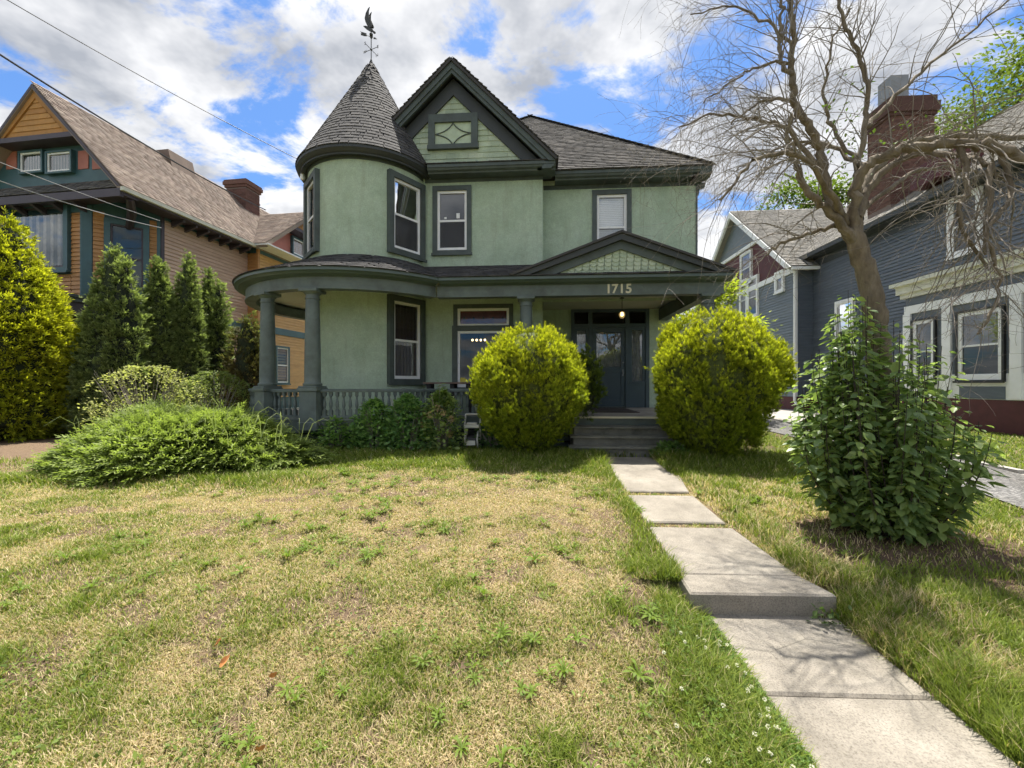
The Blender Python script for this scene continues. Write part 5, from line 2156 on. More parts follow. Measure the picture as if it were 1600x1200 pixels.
mb.box(WX - 0.05, WX - 0.028, 7.0, 20.85, 7.15, 7.55)
obj('frieze', mb, M['rake'], B)
# rear wing: gable faces left
WY0, WYm, WZe, WZr = 20.4, 26.8, 7.15, 12.25
mb = MB()
mb.prism([(WY0, WZe), (WYm, WZr), (WYm, WZr - 0.2), (WY0 + 0.1, WZe - 0.16)], 11.55, 20.0, 'x')
mb.prism([(2 * WYm - WY0, WZe), (WYm, WZr), (WYm, WZr - 0.2), (2 * WYm - WY0 - 0.1, WZe - 0.16)], 11.55, 20.0, 'x')
wroof = obj('wing_roof', mb, M['shingle_grey'], B)
wl = math.hypot(WYm - WY0, WZr - WZe)
shingles_planar('shingles', (11.52, WY0 - 0.02, WZe + 0.015), (1, 0, 0), (0, WYm - WY0, WZr - WZe), [(0, 0), (4.5, 0), (8.0, wl), (0, wl)], M['shingle_grey'], wroof, 0.18, 0.4, 0.02, seed=32)
mb = MB()
mb.prism([(WY0 + 0.4, WZe), (2 * WYm - WY0 - 0.4, WZe), (WYm, WZr - 0.2)], WX - 0.8, WX - 0.7, 'x')
gwl = obj('gable_wall', mb, M['burgundy'], B)
mb = MB()
mb.prism([(WYm - 2.9, WZr - 2.5), (WYm + 2.9, WZr - 2.5), (WYm, WZr - 0.2)], WX - 0.86, WX - 0.8, 'x')
obj('gable_peak', mb, M['bluegrey'], B)
mb = MB()
for s in (-1, 1):
    mb.prism([(WYm + s * (WYm - WY0), WZe - 0.02), (WYm, WZr - 0.02), (WYm, WZr - 0.35), (WYm + s * (WYm - WY0 - 0.4), WZe - 0.02)], 11.48, 11.6, 'x')
mb.box(WX - 0.9, WX - 0.8, WY0 + 0.5, 2 * WYm - WY0 - 0.5, WZe - 0.15, WZe + 0.12)
mb.box(WX - 0.92, WX - 0.8, WYm - 2.9, WYm + 2.9, WZr - 2.7, WZr - 2.5)
mb.box(11.55, 13.6, WY0 - 0.05, WY0 + 0.06, WZe - 0.15, WZe - 0.02)
obj('gable_trim', mb, M['whitetrim'], B)
for y, z, w, h, lab in ((25.0, 7.6, 1.1, 1.7, 'attic window in the burgundy side gable'),):
    closed_window(B, frame_M((WX - 0.8, y + 0.6, z), (0, -1, 0), (-1, 0, 0)), w, h, M['whitetrim'], cas=0.12, what='lace', label=lab)
for (pa, pb, lab) in (((1159, 500), (1169, 438), 'tall narrow window on the blue wing, farther one'), ((1171, 495), (1186, 432), 'tall narrow window on the blue wing, nearer one'), ((1215, 456), (1226, 425), 'small square window near the corner of the blue wing')):
    a = local_pix((0, 0, 0), 0, *pa, WX - 0.8, 'x')
    b = local_pix((0, 0, 0), 0, *pb, WX - 0.8, 'x')
    closed_window(B, frame_M((WX - 0.8, (a.y + b.y) / 2, a.z), (0, -1, 0), (-1, 0, 0)), abs(a.y - b.y) * 0.85, b.z - a.z, M['whitetrim'], cas=0.13, what='lace' if 'tall' in lab else 'sky', split=0.5 if 'tall' in lab else 0, label=lab)
# upper window and lower window on the main wall
for (pa, pb, lab) in (((1492, 398), (1532, 300), 'tall upper window of the blue house behind bare branches'), ((1312, 560), (1334, 470), 'lower window of the blue house behind the tree trunk')):
    a = local_pix((0, 0, 0), 0, *pa, WX, 'x')
    b = local_pix((0, 0, 0), 0, *pb, WX, 'x')
    closed_window(B, frame_M((WX, (a.y + b.y) / 2, a.z), (0, -1, 0), (-1, 0, 0)), abs(a.y - b.y), b.z - a.z, M['whitetrim'], cas=0.13, what='blind2', label=lab)
# square bay with big windows
QX = 12.2
q0 = local_pix((0, 0, 0), 0, 1415, 450, QX, 'x').y
mb = MB()
mb.box(QX, WX, 9.0, q0, 0.2, 1.27)
bay = obj('bay_foundation', mb, M['burgundy'], B)
mb = MB()
mb.box(QX, WX, 9.0, q0, 1.27, 4.55)
bay = obj('bay', mb, M['blue'], B)
mb = MB()
mb.box(QX - 0.01, QX, 9.0, q0, 1.28, 1.98)
obj('apron_panel', mb, M['whitetrim'], bay)
mb = MB()
mb.box(QX - 0.05, QX, 9.0, q0, 4.02, 4.28)
obj('header_band', mb, M['whitetrim'], bay)
mb = MB()
mb.box(QX - 0.10, WX, 9.0, q0 + 0.1, 4.55, 4.70)
mb.box(QX - 0.18, WX, 9.0, q0 + 0.18, 4.70, 4.96)
mb.box(QX - 0.30, WX, 9.0, q0 + 0.30, 4.96, 5.08)
obj('cornice', mb, M['creamtrim'], bay)
mb = MB()
mb.box(QX - 0.02, QX, 9.0, q0 - 0.05, 4.30, 4.54)
obj('blue_band', mb, M['blue'], bay)
for (pa, pb, lab) in (((1426, 598), (1464, 497), 'narrow bay window of the blue house behind the leafy shrub'), ((1496, 594), (1572, 478), 'wide bay window of the blue house with a pale shade')):
    a = local_pix((0, 0, 0), 0, *pa, QX, 'x')
    b = local_pix((0, 0, 0), 0, *pb, QX, 'x')
    closed_window(B, frame_M((QX + 0.06, (a.y + b.y) / 2, a.z), (0, -1, 0), (-1, 0, 0)), abs(a.y - b.y) - 0.1, b.z - a.z, M['black'], cas=0.06, what='lace', split=0.5, label=lab, f=0.11)
a = local_pix((0, 0, 0), 0, 1500, 622, QX, 'x')
b = local_pix((0, 0, 0), 0, 1572, 604, QX, 'x')
mb = MB()
mb.box(QX - 0.024, QX - 0.01, b.y, a.y, a.z, b.z)
obj('blue_panel', mb, M['blue'], bay)
for yy in (q0 - 0.1, (local_pix((0, 0, 0), 0, 1481, 500, QX, 'x')).y, (local_pix((0, 0, 0), 0, 1590, 500, QX, 'x')).y):
    mb = MB()
    mb.box(QX - 0.06, QX, yy - 0.14, yy + 0.14, 1.30, 4.02)
    obj('pilaster', mb, M['whitetrim'], bay)
# brick chimney against the roof slope
ca, cb = at(1392, 380, 16.4), at(1460, 380, 16.4)
CX0, CX1 = ca.x, cb.x
mb = MB()
mb.box(CX0, CX1, 16.4, 17.5, 7.6, 12.1)
chim = obj('chimney', mb, M['mortar'], B)
bricks(chim, CX0, CX1, 16.4, 17.5, 8.3, 12.0, 'fl', 0.25, 0.09)
mb = MB()
mb.box(CX0 - 0.06, CX1 + 0.06, 16.34, 17.56, 11.5, 11.62)
mb.box(CX0 - 0.12, CX1 + 0.12, 16.28, 17.62, 11.62, 11.95)
mb.box(CX0 - 0.06, CX1 + 0.06, 16.34, 17.56, 11.95, 12.2)
obj('corbelled_top', mb, brick_mat('sooty_brick', (0.09, 0.045, 0.035), (0.12, 0.06, 0.045)), chim)
mb = MB()
mb.box(CX0 + 0.15, CX0 + 0.78, 16.6, 17.2, 12.2, 13.15)
obj('flue', mb, M['metal'], chim)
# little roof dormer beside the chimney
da = at(1440, 350, 14.6)
mb = MB()
mb.prism([(da.x - 0.1, 8.1), (da.x + 1.2, 8.1), (da.x + 1.2, 9.3), (da.x - 0.1, 8.75)], 13.9, 14.9, 'y')
obj('dormer', mb, M['burgundy'], B)

# ------------------------------------------------------------------ overhead lines
def cable(p0, p1, sag, rad, mat, label, grp='overhead service lines'):
    p0, p1 = Vector(p0), Vector(p1)
    g_ = MB()
    pts = []
    for i in range(25):
        t = i / 24
        p = p0.lerp(p1, t)
        p.z -= sag * 4 * t * (1 - t)
        pts.append(p)
    g_.tube(pts, rad, 6)
    tag(obj('overhead_cable', g_, mat, smooth=True), label, 'cable', grp)


cable(at(-260, -85, 6.0), at(415, 328, 17.5), 0.25, 0.022, M['cable'], 'thick black cable running down to the brick chimney of the orange house')
cable(at(-240, -150, 6.0), at(468, 250, 10.2), 0.12, 0.008, M['cable'], 'thin dark wire reaching the eave of the green turret')
cable(at(-300, 130, 7.0), at(250, 345, 12.6), 0.10, 0.009, M['cable2'], 'upper of two pale wires crossing the front of the orange house')
cable(at(-300, 165, 7.0), at(252, 356, 12.6), 0.22, 0.012, M['cable2'], 'lower of two pale wires crossing the front of the orange house')
#@@PLANTS
# ================================================================== vegetation
# sprays: a flat fan of narrow leaflets, local z along the spray
def spray_template(n=7, spread=0.75, w=0.09):
    vs, fs = [], []
    for i in range(n):
        f = i / (n - 1) * 2 - 1
        base = 0.45 * (1 - abs(f)) if i % 2 else 0.18 * (1 - abs(f))
        a = f * spread
        L = (1.0 - 0.45 * abs(f)) - base
        dx, dz = math.sin(a), math.cos(a)
        nx_, nz_ = math.cos(a), -math.sin(a)
        o = len(vs)
        bz = base
        yb = 0.34 * math.sin(i * 2.3 + 0.6)
        vs += [(0, 0, bz), (dx * L * 0.55 + nx_ * w, yb * 0.5, bz + dz * L * 0.55 + nz_ * w), (dx * L, yb, bz + dz * L), (dx * L * 0.55 - nx_ * w, yb * 0.5, bz + dz * L * 0.55 - nz_ * w)]
        fs.append((o, o + 1, o + 2, o + 3))
    return np.array(vs, float), [np.array(fs)]


SPRAY = spray_template()
SPRAY_FINE = spray_template(8, 0.5, 0.06)


def feather_template(n=9):
    """juniper frond: a stem with short needled side shoots"""
    vs, fs = [], []
    for i in range(n):
        f = i / (n - 1)
        for s in ((-1, 1) if i < n - 1 else (0,)):
            L = 0.34 * (1 - 0.7 * f) + 0.04
            a = 0.65 * s
            dx, dz = math.sin(a), math.cos(a)
            px_, pz_ = math.cos(a) * 0.035, -math.sin(a) * 0.035
            o = len(vs)
            yy = 0.06 * math.sin(i * 1.7 + s)
            bz = f * 0.8
            vs += [(-px_ * .5, 0, bz - pz_ * .5), (px_ * .5, 0, bz + pz_ * .5), (dx * L * .6 + px_, yy, bz + dz * L * .6 + pz_), (dx * L, yy, bz + dz * L)]
            fs.append((o, o + 1, o + 2, o + 3))
    return np.array(vs, float), [np.array(fs)]


FEATHER = feather_template()
LEAF = (np.array([(0, 0, 0), (.27, .05, .3), (.25, .04, .68), (0, -.06, 1.0), (-.25, .04, .68), (-.27, .05, .3), (0, -.03, .5)], float),
        [np.array([(6, 0, 1), (6, 1, 2), (6, 2, 3), (6, 3, 4), (6, 4, 5), (6, 5, 0)])])
LEAF4 = (np.array([(0, 0, 0), (.3, .06, .45), (0, 0, 1.0), (-.3, .06, .45)], float), [np.array([(0, 1, 2, 3)])])


def surf_points(n, prof, H_, r_):
    """points over a surface of revolution with radius prof(h), h in 0..1; area-weighted"""
    hs = np.linspace(0.004, 0.996, 400)
    pr = np.array([prof(h) for h in hs])
    cdf = np.cumsum(pr + 0.03)
    cdf /= cdf[-1]
    h = np.interp(r_.random(n), cdf, hs)
    a = r_.random(n) * 2 * np.pi
    rad = np.interp(h, hs, pr)
    dpr = np.interp(h, hs, np.gradient(pr, hs))
    nz = -dpr / H_
    return h, a, rad, nz


def plume_shrub(root, base, H_, prof, n_clump, per, size, c_lo, c_tip, c_top, seed, clump_r=0.12, up=0.7, out=0.6, tmpl=SPRAY, core=0.8, lump=0.10, name='foliage', core_col=(0.02, 0.028, 0.01), topy=(0.35, 0.95), squash=None):
    """dense evergreen: clumps of sprays over a surface of revolution. colours: inner, tip (low), tip (high)"""
    r_ = np.random.default_rng(seed)
    h, a, rad, nz = surf_points(n_clump, prof, H_, r_)
    lump_ = 1 + lump * (2 * fbm(a * 1.9 + 5, h * 4.5 + seed, seed, 2) - 1) + 0.05 * (r_.random(n_clump) - 0.5)
    rr = rad * lump_
    cx = np.cos(a) * rr
    cy = np.sin(a) * rr
    if squash is not None:
        cx, cy = cx * squash[0], cy * squash[1]
    cz = h * H_
    nrm = np.stack([np.cos(a), np.sin(a), nz], 1)
    nrm /= np.linalg.norm(nrm, axis=1, keepdims=True)
    C = np.stack([cx, cy, cz], 1)
    N = n_clump * per
    idx = np.repeat(np.arange(n_clump), per)
    jit = r_.normal(size=(N, 3)) * clump_r * np.array([0.75, 0.75, 1.0])
    dep = np.abs(r_.normal(size=N)) * clump_r * 0.5
    P_ = C[idx] + jit - nrm[idx] * dep[:, None]
    stray = r_.random(N) < 0.035
    P_ = P_ + (nrm[idx] * 0.7 + np.array([0, 0, 0.5])) * (stray * (0.03 + 0.09 * r_.random(N)))[:, None]
    d = nrm[idx] * out + np.array([0, 0, up]) + jit / clump_r * 0.32 + r_.normal(size=(N, 3)) * 0.16
    s_ = size * (0.7 + 0.6 * r_.random(N))
    v, f = scatter(tmpl[0], tmpl[1], P_, frames(d, r_.random(N) * 6.28), s_)
    k = len(tmpl[0])
    tz = np.tile(tmpl[0][:, 2], N)
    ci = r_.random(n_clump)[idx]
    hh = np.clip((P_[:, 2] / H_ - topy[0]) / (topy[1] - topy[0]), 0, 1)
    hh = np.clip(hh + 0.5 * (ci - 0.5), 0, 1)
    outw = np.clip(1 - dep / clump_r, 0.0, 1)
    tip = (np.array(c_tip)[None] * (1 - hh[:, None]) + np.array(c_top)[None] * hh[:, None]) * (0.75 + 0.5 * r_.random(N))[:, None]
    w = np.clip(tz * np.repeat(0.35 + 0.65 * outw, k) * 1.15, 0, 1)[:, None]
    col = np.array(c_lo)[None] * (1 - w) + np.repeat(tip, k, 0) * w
    obj(name, big_mesh(name, v, f, M['leaf'], cols=col), None, root)
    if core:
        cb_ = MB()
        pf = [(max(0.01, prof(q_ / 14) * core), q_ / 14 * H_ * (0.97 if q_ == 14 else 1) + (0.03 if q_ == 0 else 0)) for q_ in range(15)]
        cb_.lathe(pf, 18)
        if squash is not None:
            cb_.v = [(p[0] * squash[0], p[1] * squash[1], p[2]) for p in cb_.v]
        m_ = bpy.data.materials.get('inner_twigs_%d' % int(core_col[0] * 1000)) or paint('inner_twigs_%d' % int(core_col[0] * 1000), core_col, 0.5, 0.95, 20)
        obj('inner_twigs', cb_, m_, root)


def trunk_part(root, z1, r0, r1, mat=None, lean=(0, 0)):
    g_ = MB()
    g_.tube([(0, 0, -0.05), (lean[0] * .5, lean[1] * .5, z1 * 0.5), (lean[0], lean[1], z1)], [r0, (r0 + r1) / 2, r1], 8)
    obj('trunk', g_, mat or M['darkbark'], root, smooth=True)


def globe(h):
    q_ = 2 * h - 1
    return max(0.0, 1 - abs(q_) ** 2.6) ** 0.55


GOLD = ((0.10, 0.14, 0.016), (0.38, 0.45, 0.03), (0.78, 0.76, 0.04))
# two clipped golden globes beside the steps
for lab, px, Y, rx, z0, z1, seed in (
        ('rounded golden-green arborvitae globe left of the porch steps', 829, 8.0, 0.90, 0.50, 2.72, 41),
        ('larger rounded golden-green arborvitae globe right of the porch steps', 1113, 7.95, 0.98, 0.42, 2.98, 42)):
    p = at(px, 600, Y)
    g0 = float(gz(p.x, Y))
    root = thing('golden_arborvitae', lab, 'shrub', (p.x, Y, g0), group='clipped golden globes by the steps')
    hh = z1 - z0
    sub = bpy.data.objects.new('crown', None)
    prof = (lambda rx: (lambda h: rx * globe(0.04 + h * 0.95) * (0.80 + 0.28 * min(h, 0.55) / 0.55 - 0.16 * max(0, h - 0.55))))(rx)
    r0 = len(COL.objects)
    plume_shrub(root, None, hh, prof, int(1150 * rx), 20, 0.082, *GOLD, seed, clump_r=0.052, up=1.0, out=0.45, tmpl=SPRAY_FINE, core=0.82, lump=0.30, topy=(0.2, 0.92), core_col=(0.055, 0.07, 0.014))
    for o in root.children:
        o.location = (0, 0, z0 - g0)
    trunk_part(root, z0 - g0 + 0.6, 0.09, 0.06)
# offshoots of the globes
for lab, px, py, Y, rx, hh, seed, cs in (
        ('small shaded lobe peeking out right of the left golden globe', 916, 645, 8.75, 0.27, 1.25, 43, ((0.05, 0.08, 0.015), (0.14, 0.20, 0.03), (0.24, 0.30, 0.04))),  # left lobe of the globe: shade put into its darker greens
        ('little golden sprig bulging from the right edge of the large globe', 1219, 610, 7.95, 0.15, 0.48, 44, GOLD)):
    p = at(px, py, Y)
    root = thing('arborvitae_offshoot', lab, 'shrub', (p.x, Y, p.z))
    plume_shrub(root, None, hh, (lambda r: (lambda h: r * globe(h)))(rx), 60, 12, 0.11, *cs, seed, clump_r=0.06, up=0.95, out=0.35, core=0.7)
    trunk_part(root, 0.3, 0.02, 0.015)
    if p.z > 0.6:
        g_ = MB()
        g_.tube([(-0.5, 0, -0.2), (-0.2, 0, 0.0), (0, 0, 0.15)], 0.012, 5)
        obj('branch', g_, M['darkbark'], root)

# golden conifer at the far left
p = at(8, 640, 9.5)
root = thing('golden_conifer', 'tall cone-shaped golden conifer at the left edge', 'tree', (p.x, 9.5, float(gz(p.x, 9.5))))


def cone_prof(h):
    return 1.55 * min(1.0, (h + 0.02) / 0.12) ** 0.5 * (1 - h) ** 0.62 * (1 - 0.12 * math.sin(h * 9))


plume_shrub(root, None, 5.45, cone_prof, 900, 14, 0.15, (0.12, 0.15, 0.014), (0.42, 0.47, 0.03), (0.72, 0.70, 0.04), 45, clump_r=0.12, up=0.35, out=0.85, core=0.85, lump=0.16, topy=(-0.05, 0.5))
trunk_part(root, 1.2, 0.14, 0.1)

# four columnar evergreens and a ragged fifth
ARB = ((0.07, 0.10, 0.035), (0.29, 0.36, 0.14), (0.38, 0.45, 0.17))
for lab, px, Y, rr, top, seed in (
        ('broadest of four columnar dark evergreens, nearest the golden conifer', 178, 10.6, 0.80, 5.42, 51),
        ('second columnar dark evergreen from the golden conifer', 248, 11.4, 0.60, 5.35, 52),
        ('third columnar dark evergreen, slender with a sharp tip', 292, 11.9, 0.52, 5.55, 53),
        ('fourth columnar evergreen, lowest of the row by the clapboard wall', 325, 12.9, 0.50, 5.35, 54)):
    p = at(px, 600, Y)
    g0 = float(gz(p.x, Y))
    root = thing('columnar_evergreen', lab, 'tree', (p.x, Y, g0), group='row of columnar evergreens')
    prof = (lambda R_: (lambda h: R_ * min(1, (h + 0.01) / 0.05) ** 0.4 * (1 - h ** 2.1) ** 0.8 * (1.05 - 0.25 * h)))(rr)
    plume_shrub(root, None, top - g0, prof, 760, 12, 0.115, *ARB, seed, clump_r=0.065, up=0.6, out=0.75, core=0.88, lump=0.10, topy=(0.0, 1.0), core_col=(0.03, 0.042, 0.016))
    if seed in (51, 54):
        sub_h = (top - g0) * 0.93
        n0 = set(root.children)
        plume_shrub(root, None, sub_h, (lambda R_: (lambda h: R_ * 0.62 * min(1, (h + 0.01) / 0.05) ** 0.4 * (1 - h ** 2.1) ** 0.8))(rr), 180, 12, 0.16, *ARB, seed + 100, clump_r=0.10, up=0.55, out=0.8, core=0.8, lump=0.16, topy=(0.0, 1.0), name='side_leader', core_col=(0.012, 0.018, 0.008))
        for o in root.children:
            if o not in n0:
                o.location = (0.42, -0.1, 0)
    trunk_part(root, 0.8, 0.07, 0.05)
p = at(386, 600, 12.4)
root = thing('ragged_evergreen', 'small ragged evergreen with brown patches behind the porch column', 'tree', (p.x, 12.4, float(gz(p.x, 12.4))))
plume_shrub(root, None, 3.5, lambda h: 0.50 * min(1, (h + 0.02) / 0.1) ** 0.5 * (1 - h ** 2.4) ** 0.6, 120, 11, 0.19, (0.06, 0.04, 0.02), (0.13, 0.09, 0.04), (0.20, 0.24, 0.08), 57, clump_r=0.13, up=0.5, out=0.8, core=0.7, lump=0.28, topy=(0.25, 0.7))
trunk_part(root, 0.9, 0.06, 0.04)


# spreading juniper: arching fronds over a low mound
def juniper(root, rx, ry, hz, n, seed, size=0.34):
    r_ = np.random.default_rng(seed)
    a = r_.random(n) * 2 * np.pi
    q_ = np.sqrt(r_.random(n)) * 0.99
    edge = 1 + 0.14 * np.sin(3 * a + 1.0) + 0.10 * np.sin(7 * a)
    x, y = np.cos(a) * q_ * rx * edge, np.sin(a) * q_ * ry * edge
    hump = 1 - np.clip(np.abs(q_), 0, 1) ** 2.2
    z = hz * (0.10 + 0.90 * hump) * (0.72 + 0.56 * vnoise(x * 1.3 + 4, y * 1.6, seed)) + 0.03
    z = z - 0.10 * np.abs(r_.normal(size=n))
    z = np.maximum(z, 0.04)
    d = np.stack([np.cos(a) * (0.35 + q_), np.sin(a) * (0.35 + q_), 0.75 - 0.55 * q_], 1) + r_.normal(size=(n, 3)) * 0.28
    d[:, 0] += 0.15
    s_ = size * (0.65 + 0.7 * r_.random(n))
    v, f = scatter(FEATHER[0], FEATHER[1], np.stack([x, y, z], 1), frames(d, (r_.random(n) - 0.5) * 1.6), s_)
    # drooping tips
    k = len(FEATHER[0])
    tz = np.tile(FEATHER[0][:, 2], n)
    v[:, 2] -= 0.10 * tz ** 2 * np.repeat(s_, k) * 1.2
    v[:, 2] = np.maximum(v[:, 2], 0.0)
    c0, c1 = np.array([0.06, 0.09, 0.028]), np.array([0.34, 0.42, 0.11])
    w = np.clip(tz * 1.1, 0, 1)[:, None] * np.repeat(0.55 + 0.6 * r_.random(n), k)[:, None]
    obj('fronds', big_mesh('fronds', v, f, M['leaf'], cols=c0 * (1 - w) + c1 * w), None, root)
    # bare stems inside
    g_ = MB()
    for i in range(60):
        a_ = r_.random() * 6.28
        L_ = 0.5 + 0.45 * r_.random()
        g_.tube([(0.1 * math.cos(a_), 0.1 * math.sin(a_), 0.0), (L_ * .45 * rx * math.cos(a_), L_ * .45 * ry * math.sin(a_), hz * 0.38), (L_ * .9 * rx * math.cos(a_), L_ * .9 * ry * math.sin(a_), hz * 0.42)], [0.03, 0.018, 0.008], 5)
    obj('stems', g_, M['darkbark'], root)
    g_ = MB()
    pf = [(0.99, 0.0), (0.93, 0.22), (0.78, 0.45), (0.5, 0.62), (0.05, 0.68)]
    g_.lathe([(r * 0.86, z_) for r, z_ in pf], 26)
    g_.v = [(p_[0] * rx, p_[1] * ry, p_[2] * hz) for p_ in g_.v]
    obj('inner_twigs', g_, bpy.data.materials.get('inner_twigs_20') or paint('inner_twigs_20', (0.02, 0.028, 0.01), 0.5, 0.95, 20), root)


p = at(292, 640, 6.75)
root = thing('spreading_juniper', 'wide low spreading juniper with feathery fronds left of the lawn', 'shrub', (p.x, 6.75, float(gz(p.x, 6.75))))
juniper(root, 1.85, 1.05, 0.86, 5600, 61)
# long pale grass blades growing through the juniper
r_ = np.random.default_rng(5)
g_ = MB()
for i in range(90):
    a, q_ = r_.random() * 6.28, math.sqrt(r_.random())
    x, y = p.x + 1.9 * q_ * math.cos(a) + 0.3, 6.6 + 0.95 * q_ * math.sin(a)
    z = float(gz(x, y)) + 0.45 + 0.35 * (1 - q_)
    dx, dy = r_.normal() * 0.13, r_.normal() * 0.10 - 0.05
    L_ = 0.22 + 0.25 * r_.random()
    w = 0.006
    pts = [(x, y, z), (x + dx * .5, y + dy * .5, z + L_ * .75), (x + dx * 1.3, y + dy * 1.3, z + L_), (x + dx * 2.2, y + dy * 2.2, z + L_ * 0.72)]
    for (A, B_), w0, w1 in zip(zip(pts[:-1], pts[1:]), (w, w, w * .7), (w, w * .7, 0.001)):
        g_.add([(A[0] - w0, A[1], A[2]), (A[0] + w0, A[1], A[2]), (B_[0] + w1, B_[1], B_[2]), (B_[0] - w1, B_[1], B_[2])], [(0, 1, 2, 3)])
vv = np.array(g_.v)
me = big_mesh('tall_grass', vv, [np.array(g_.f)], M['grass'], cols=np.tile(np.array([0.27, 0.32, 0.14]), (len(vv), 1)))
o = obj('tall_grass', me, None, kind='stuff')
o['label'] = 'long pale grass blades growing up through the juniper'
o['category'] = 'grass'


# leafy shrub: twigs with leaves spread through a volume
def leafy(root, rx, ry, H_, n, size, c0, c1, seed, tmpl=LEAF4, prof=None, stems=14, mat='leaf', shell=0.55, stem_mat=None, droop=0.0, hole=0.0, z0=0.0, stem_r=0.010):
    r_ = np.random.default_rng(seed)
    a = r_.random(n) * 2 * np.pi
    h = r_.random(n) ** 0.85
    rad = np.array([prof(x) for x in h]) if prof else np.sin(np.clip(h, 0.03, 0.97) * np.pi) ** 0.5
    q_ = (shell + (1 - shell) * r_.random(n)) * (0.85 + 0.3 * vnoise(a * 1.9, h * 5, seed))
    x, y, z = np.cos(a) * rad * q_ * rx, np.sin(a) * rad * q_ * ry, z0 + h * H_
    keep = np.ones(n, bool)
    if hole:
        keep = fbm(a * 1.6 + 2, h * 4.5 + seed, seed + 3, 3) > hole
    x, y, z, a = x[keep], y[keep], z[keep], a[keep]
    m_ = len(x)
    d = np.stack([np.cos(a), np.sin(a), np.full(m_, 0.25 - droop)], 1) + r_.normal(size=(m_, 3)) * 0.5
    up = np.tile(np.array([0, 0, 1.0]), (m_, 1)) + r_.normal(size=(m_, 3)) * 0.35
    v, f = scatter(tmpl[0], tmpl[1], np.stack([x, y, z], 1), frames(d, None, up), size * (0.65 + 0.7 * r_.random(m_)))
    k = len(tmpl[0])
    w = np.repeat(r_.random(m_), k)[:, None]
    obj('foliage', big_mesh('foliage', v, f, M[mat], cols=np.array(c0) * (1 - w) + np.array(c1) * w), None, root)
    g_ = MB()
    for i in range(stems):
        a_ = r_.random() * 6.28
        L_ = 0.4 + 0.6 * r_.random()
        hx = H_ * (0.6 + 0.38 * r_.random())
        g_.tube([(0.06 * math.cos(a_), 0.06 * math.sin(a_), 0), (rx * .35 * L_ * math.cos(a_), ry * .35 * L_ * math.sin(a_), z0 * .5 + hx * .5), (rx * .75 * L_ * math.cos(a_), ry * .75 * L_ * math.sin(a_), z0 + hx)], [stem_r * 1.5, stem_r, stem_r * 0.4], 5)
    obj('stems', g_, stem_mat or M['twig'], root)


def put(name, label, cat, px, py, Y, group=None):
    p_ = at(px, py, Y)
    return thing(name, label, cat, (p_.x, Y, float(gz(p_.x, Y))), group=group)


root = put('pale_shrub', 'loose pale yellow-green shrub with bare twigs behind the juniper', 'shrub', 228, 640, 8.1)
leafy(root, 1.35, 0.8, 1.72, 6500, 0.048, (0.28, 0.31, 0.10), (0.52, 0.53, 0.22), 71, stems=90, hole=0.42, shell=0.3, stem_r=0.006)
root = put('green_shrub', 'feathery green shrub between the pale shrub and the porch column', 'shrub', 335, 640, 8.9)
leafy(root, 1.0, 0.6, 1.62, 6500, 0.05, (0.09, 0.13, 0.035), (0.22, 0.26, 0.08), 72, stems=30, hole=0.35)
# plants along the porch skirt
beds = [
    ('low_perennial', 'low leafy plant at the foot of the porch beside the juniper', 525, 8.0, 0.42, 0.62, 480, 73, (0.04, 0.075, 0.02), (0.10, 0.15, 0.045)),
    ('leafy_perennial', 'leafy green plant climbing the railing below the turret window', 585, 7.95, 0.45, 0.95, 800, 74, (0.035, 0.07, 0.02), (0.10, 0.155, 0.05)),
    ('rose_bush', 'dense rose bush before the porch railing', 638, 7.9, 0.48, 1.05, 950, 75, (0.03, 0.065, 0.02), (0.09, 0.14, 0.05)),
    ('hydrangea', 'flowering bush with faded cream blooms beside the hose reel', 690, 7.95, 0.42, 1.12, 800, 76, (0.035, 0.06, 0.02), (0.13, 0.16, 0.06)),
    ('dark_perennial', 'dark leafy plant in shade between hose reel and golden globe', 772, 8.2, 0.40, 0.62, 420, 77, (0.02, 0.04, 0.012), (0.05, 0.085, 0.03)),
    ('ground_ivy', 'small leafy weed at the right foot of the porch steps', 1050, 7.85, 0.30, 0.28, 240, 78, (0.03, 0.055, 0.015), (0.07, 0.11, 0.03)),
]
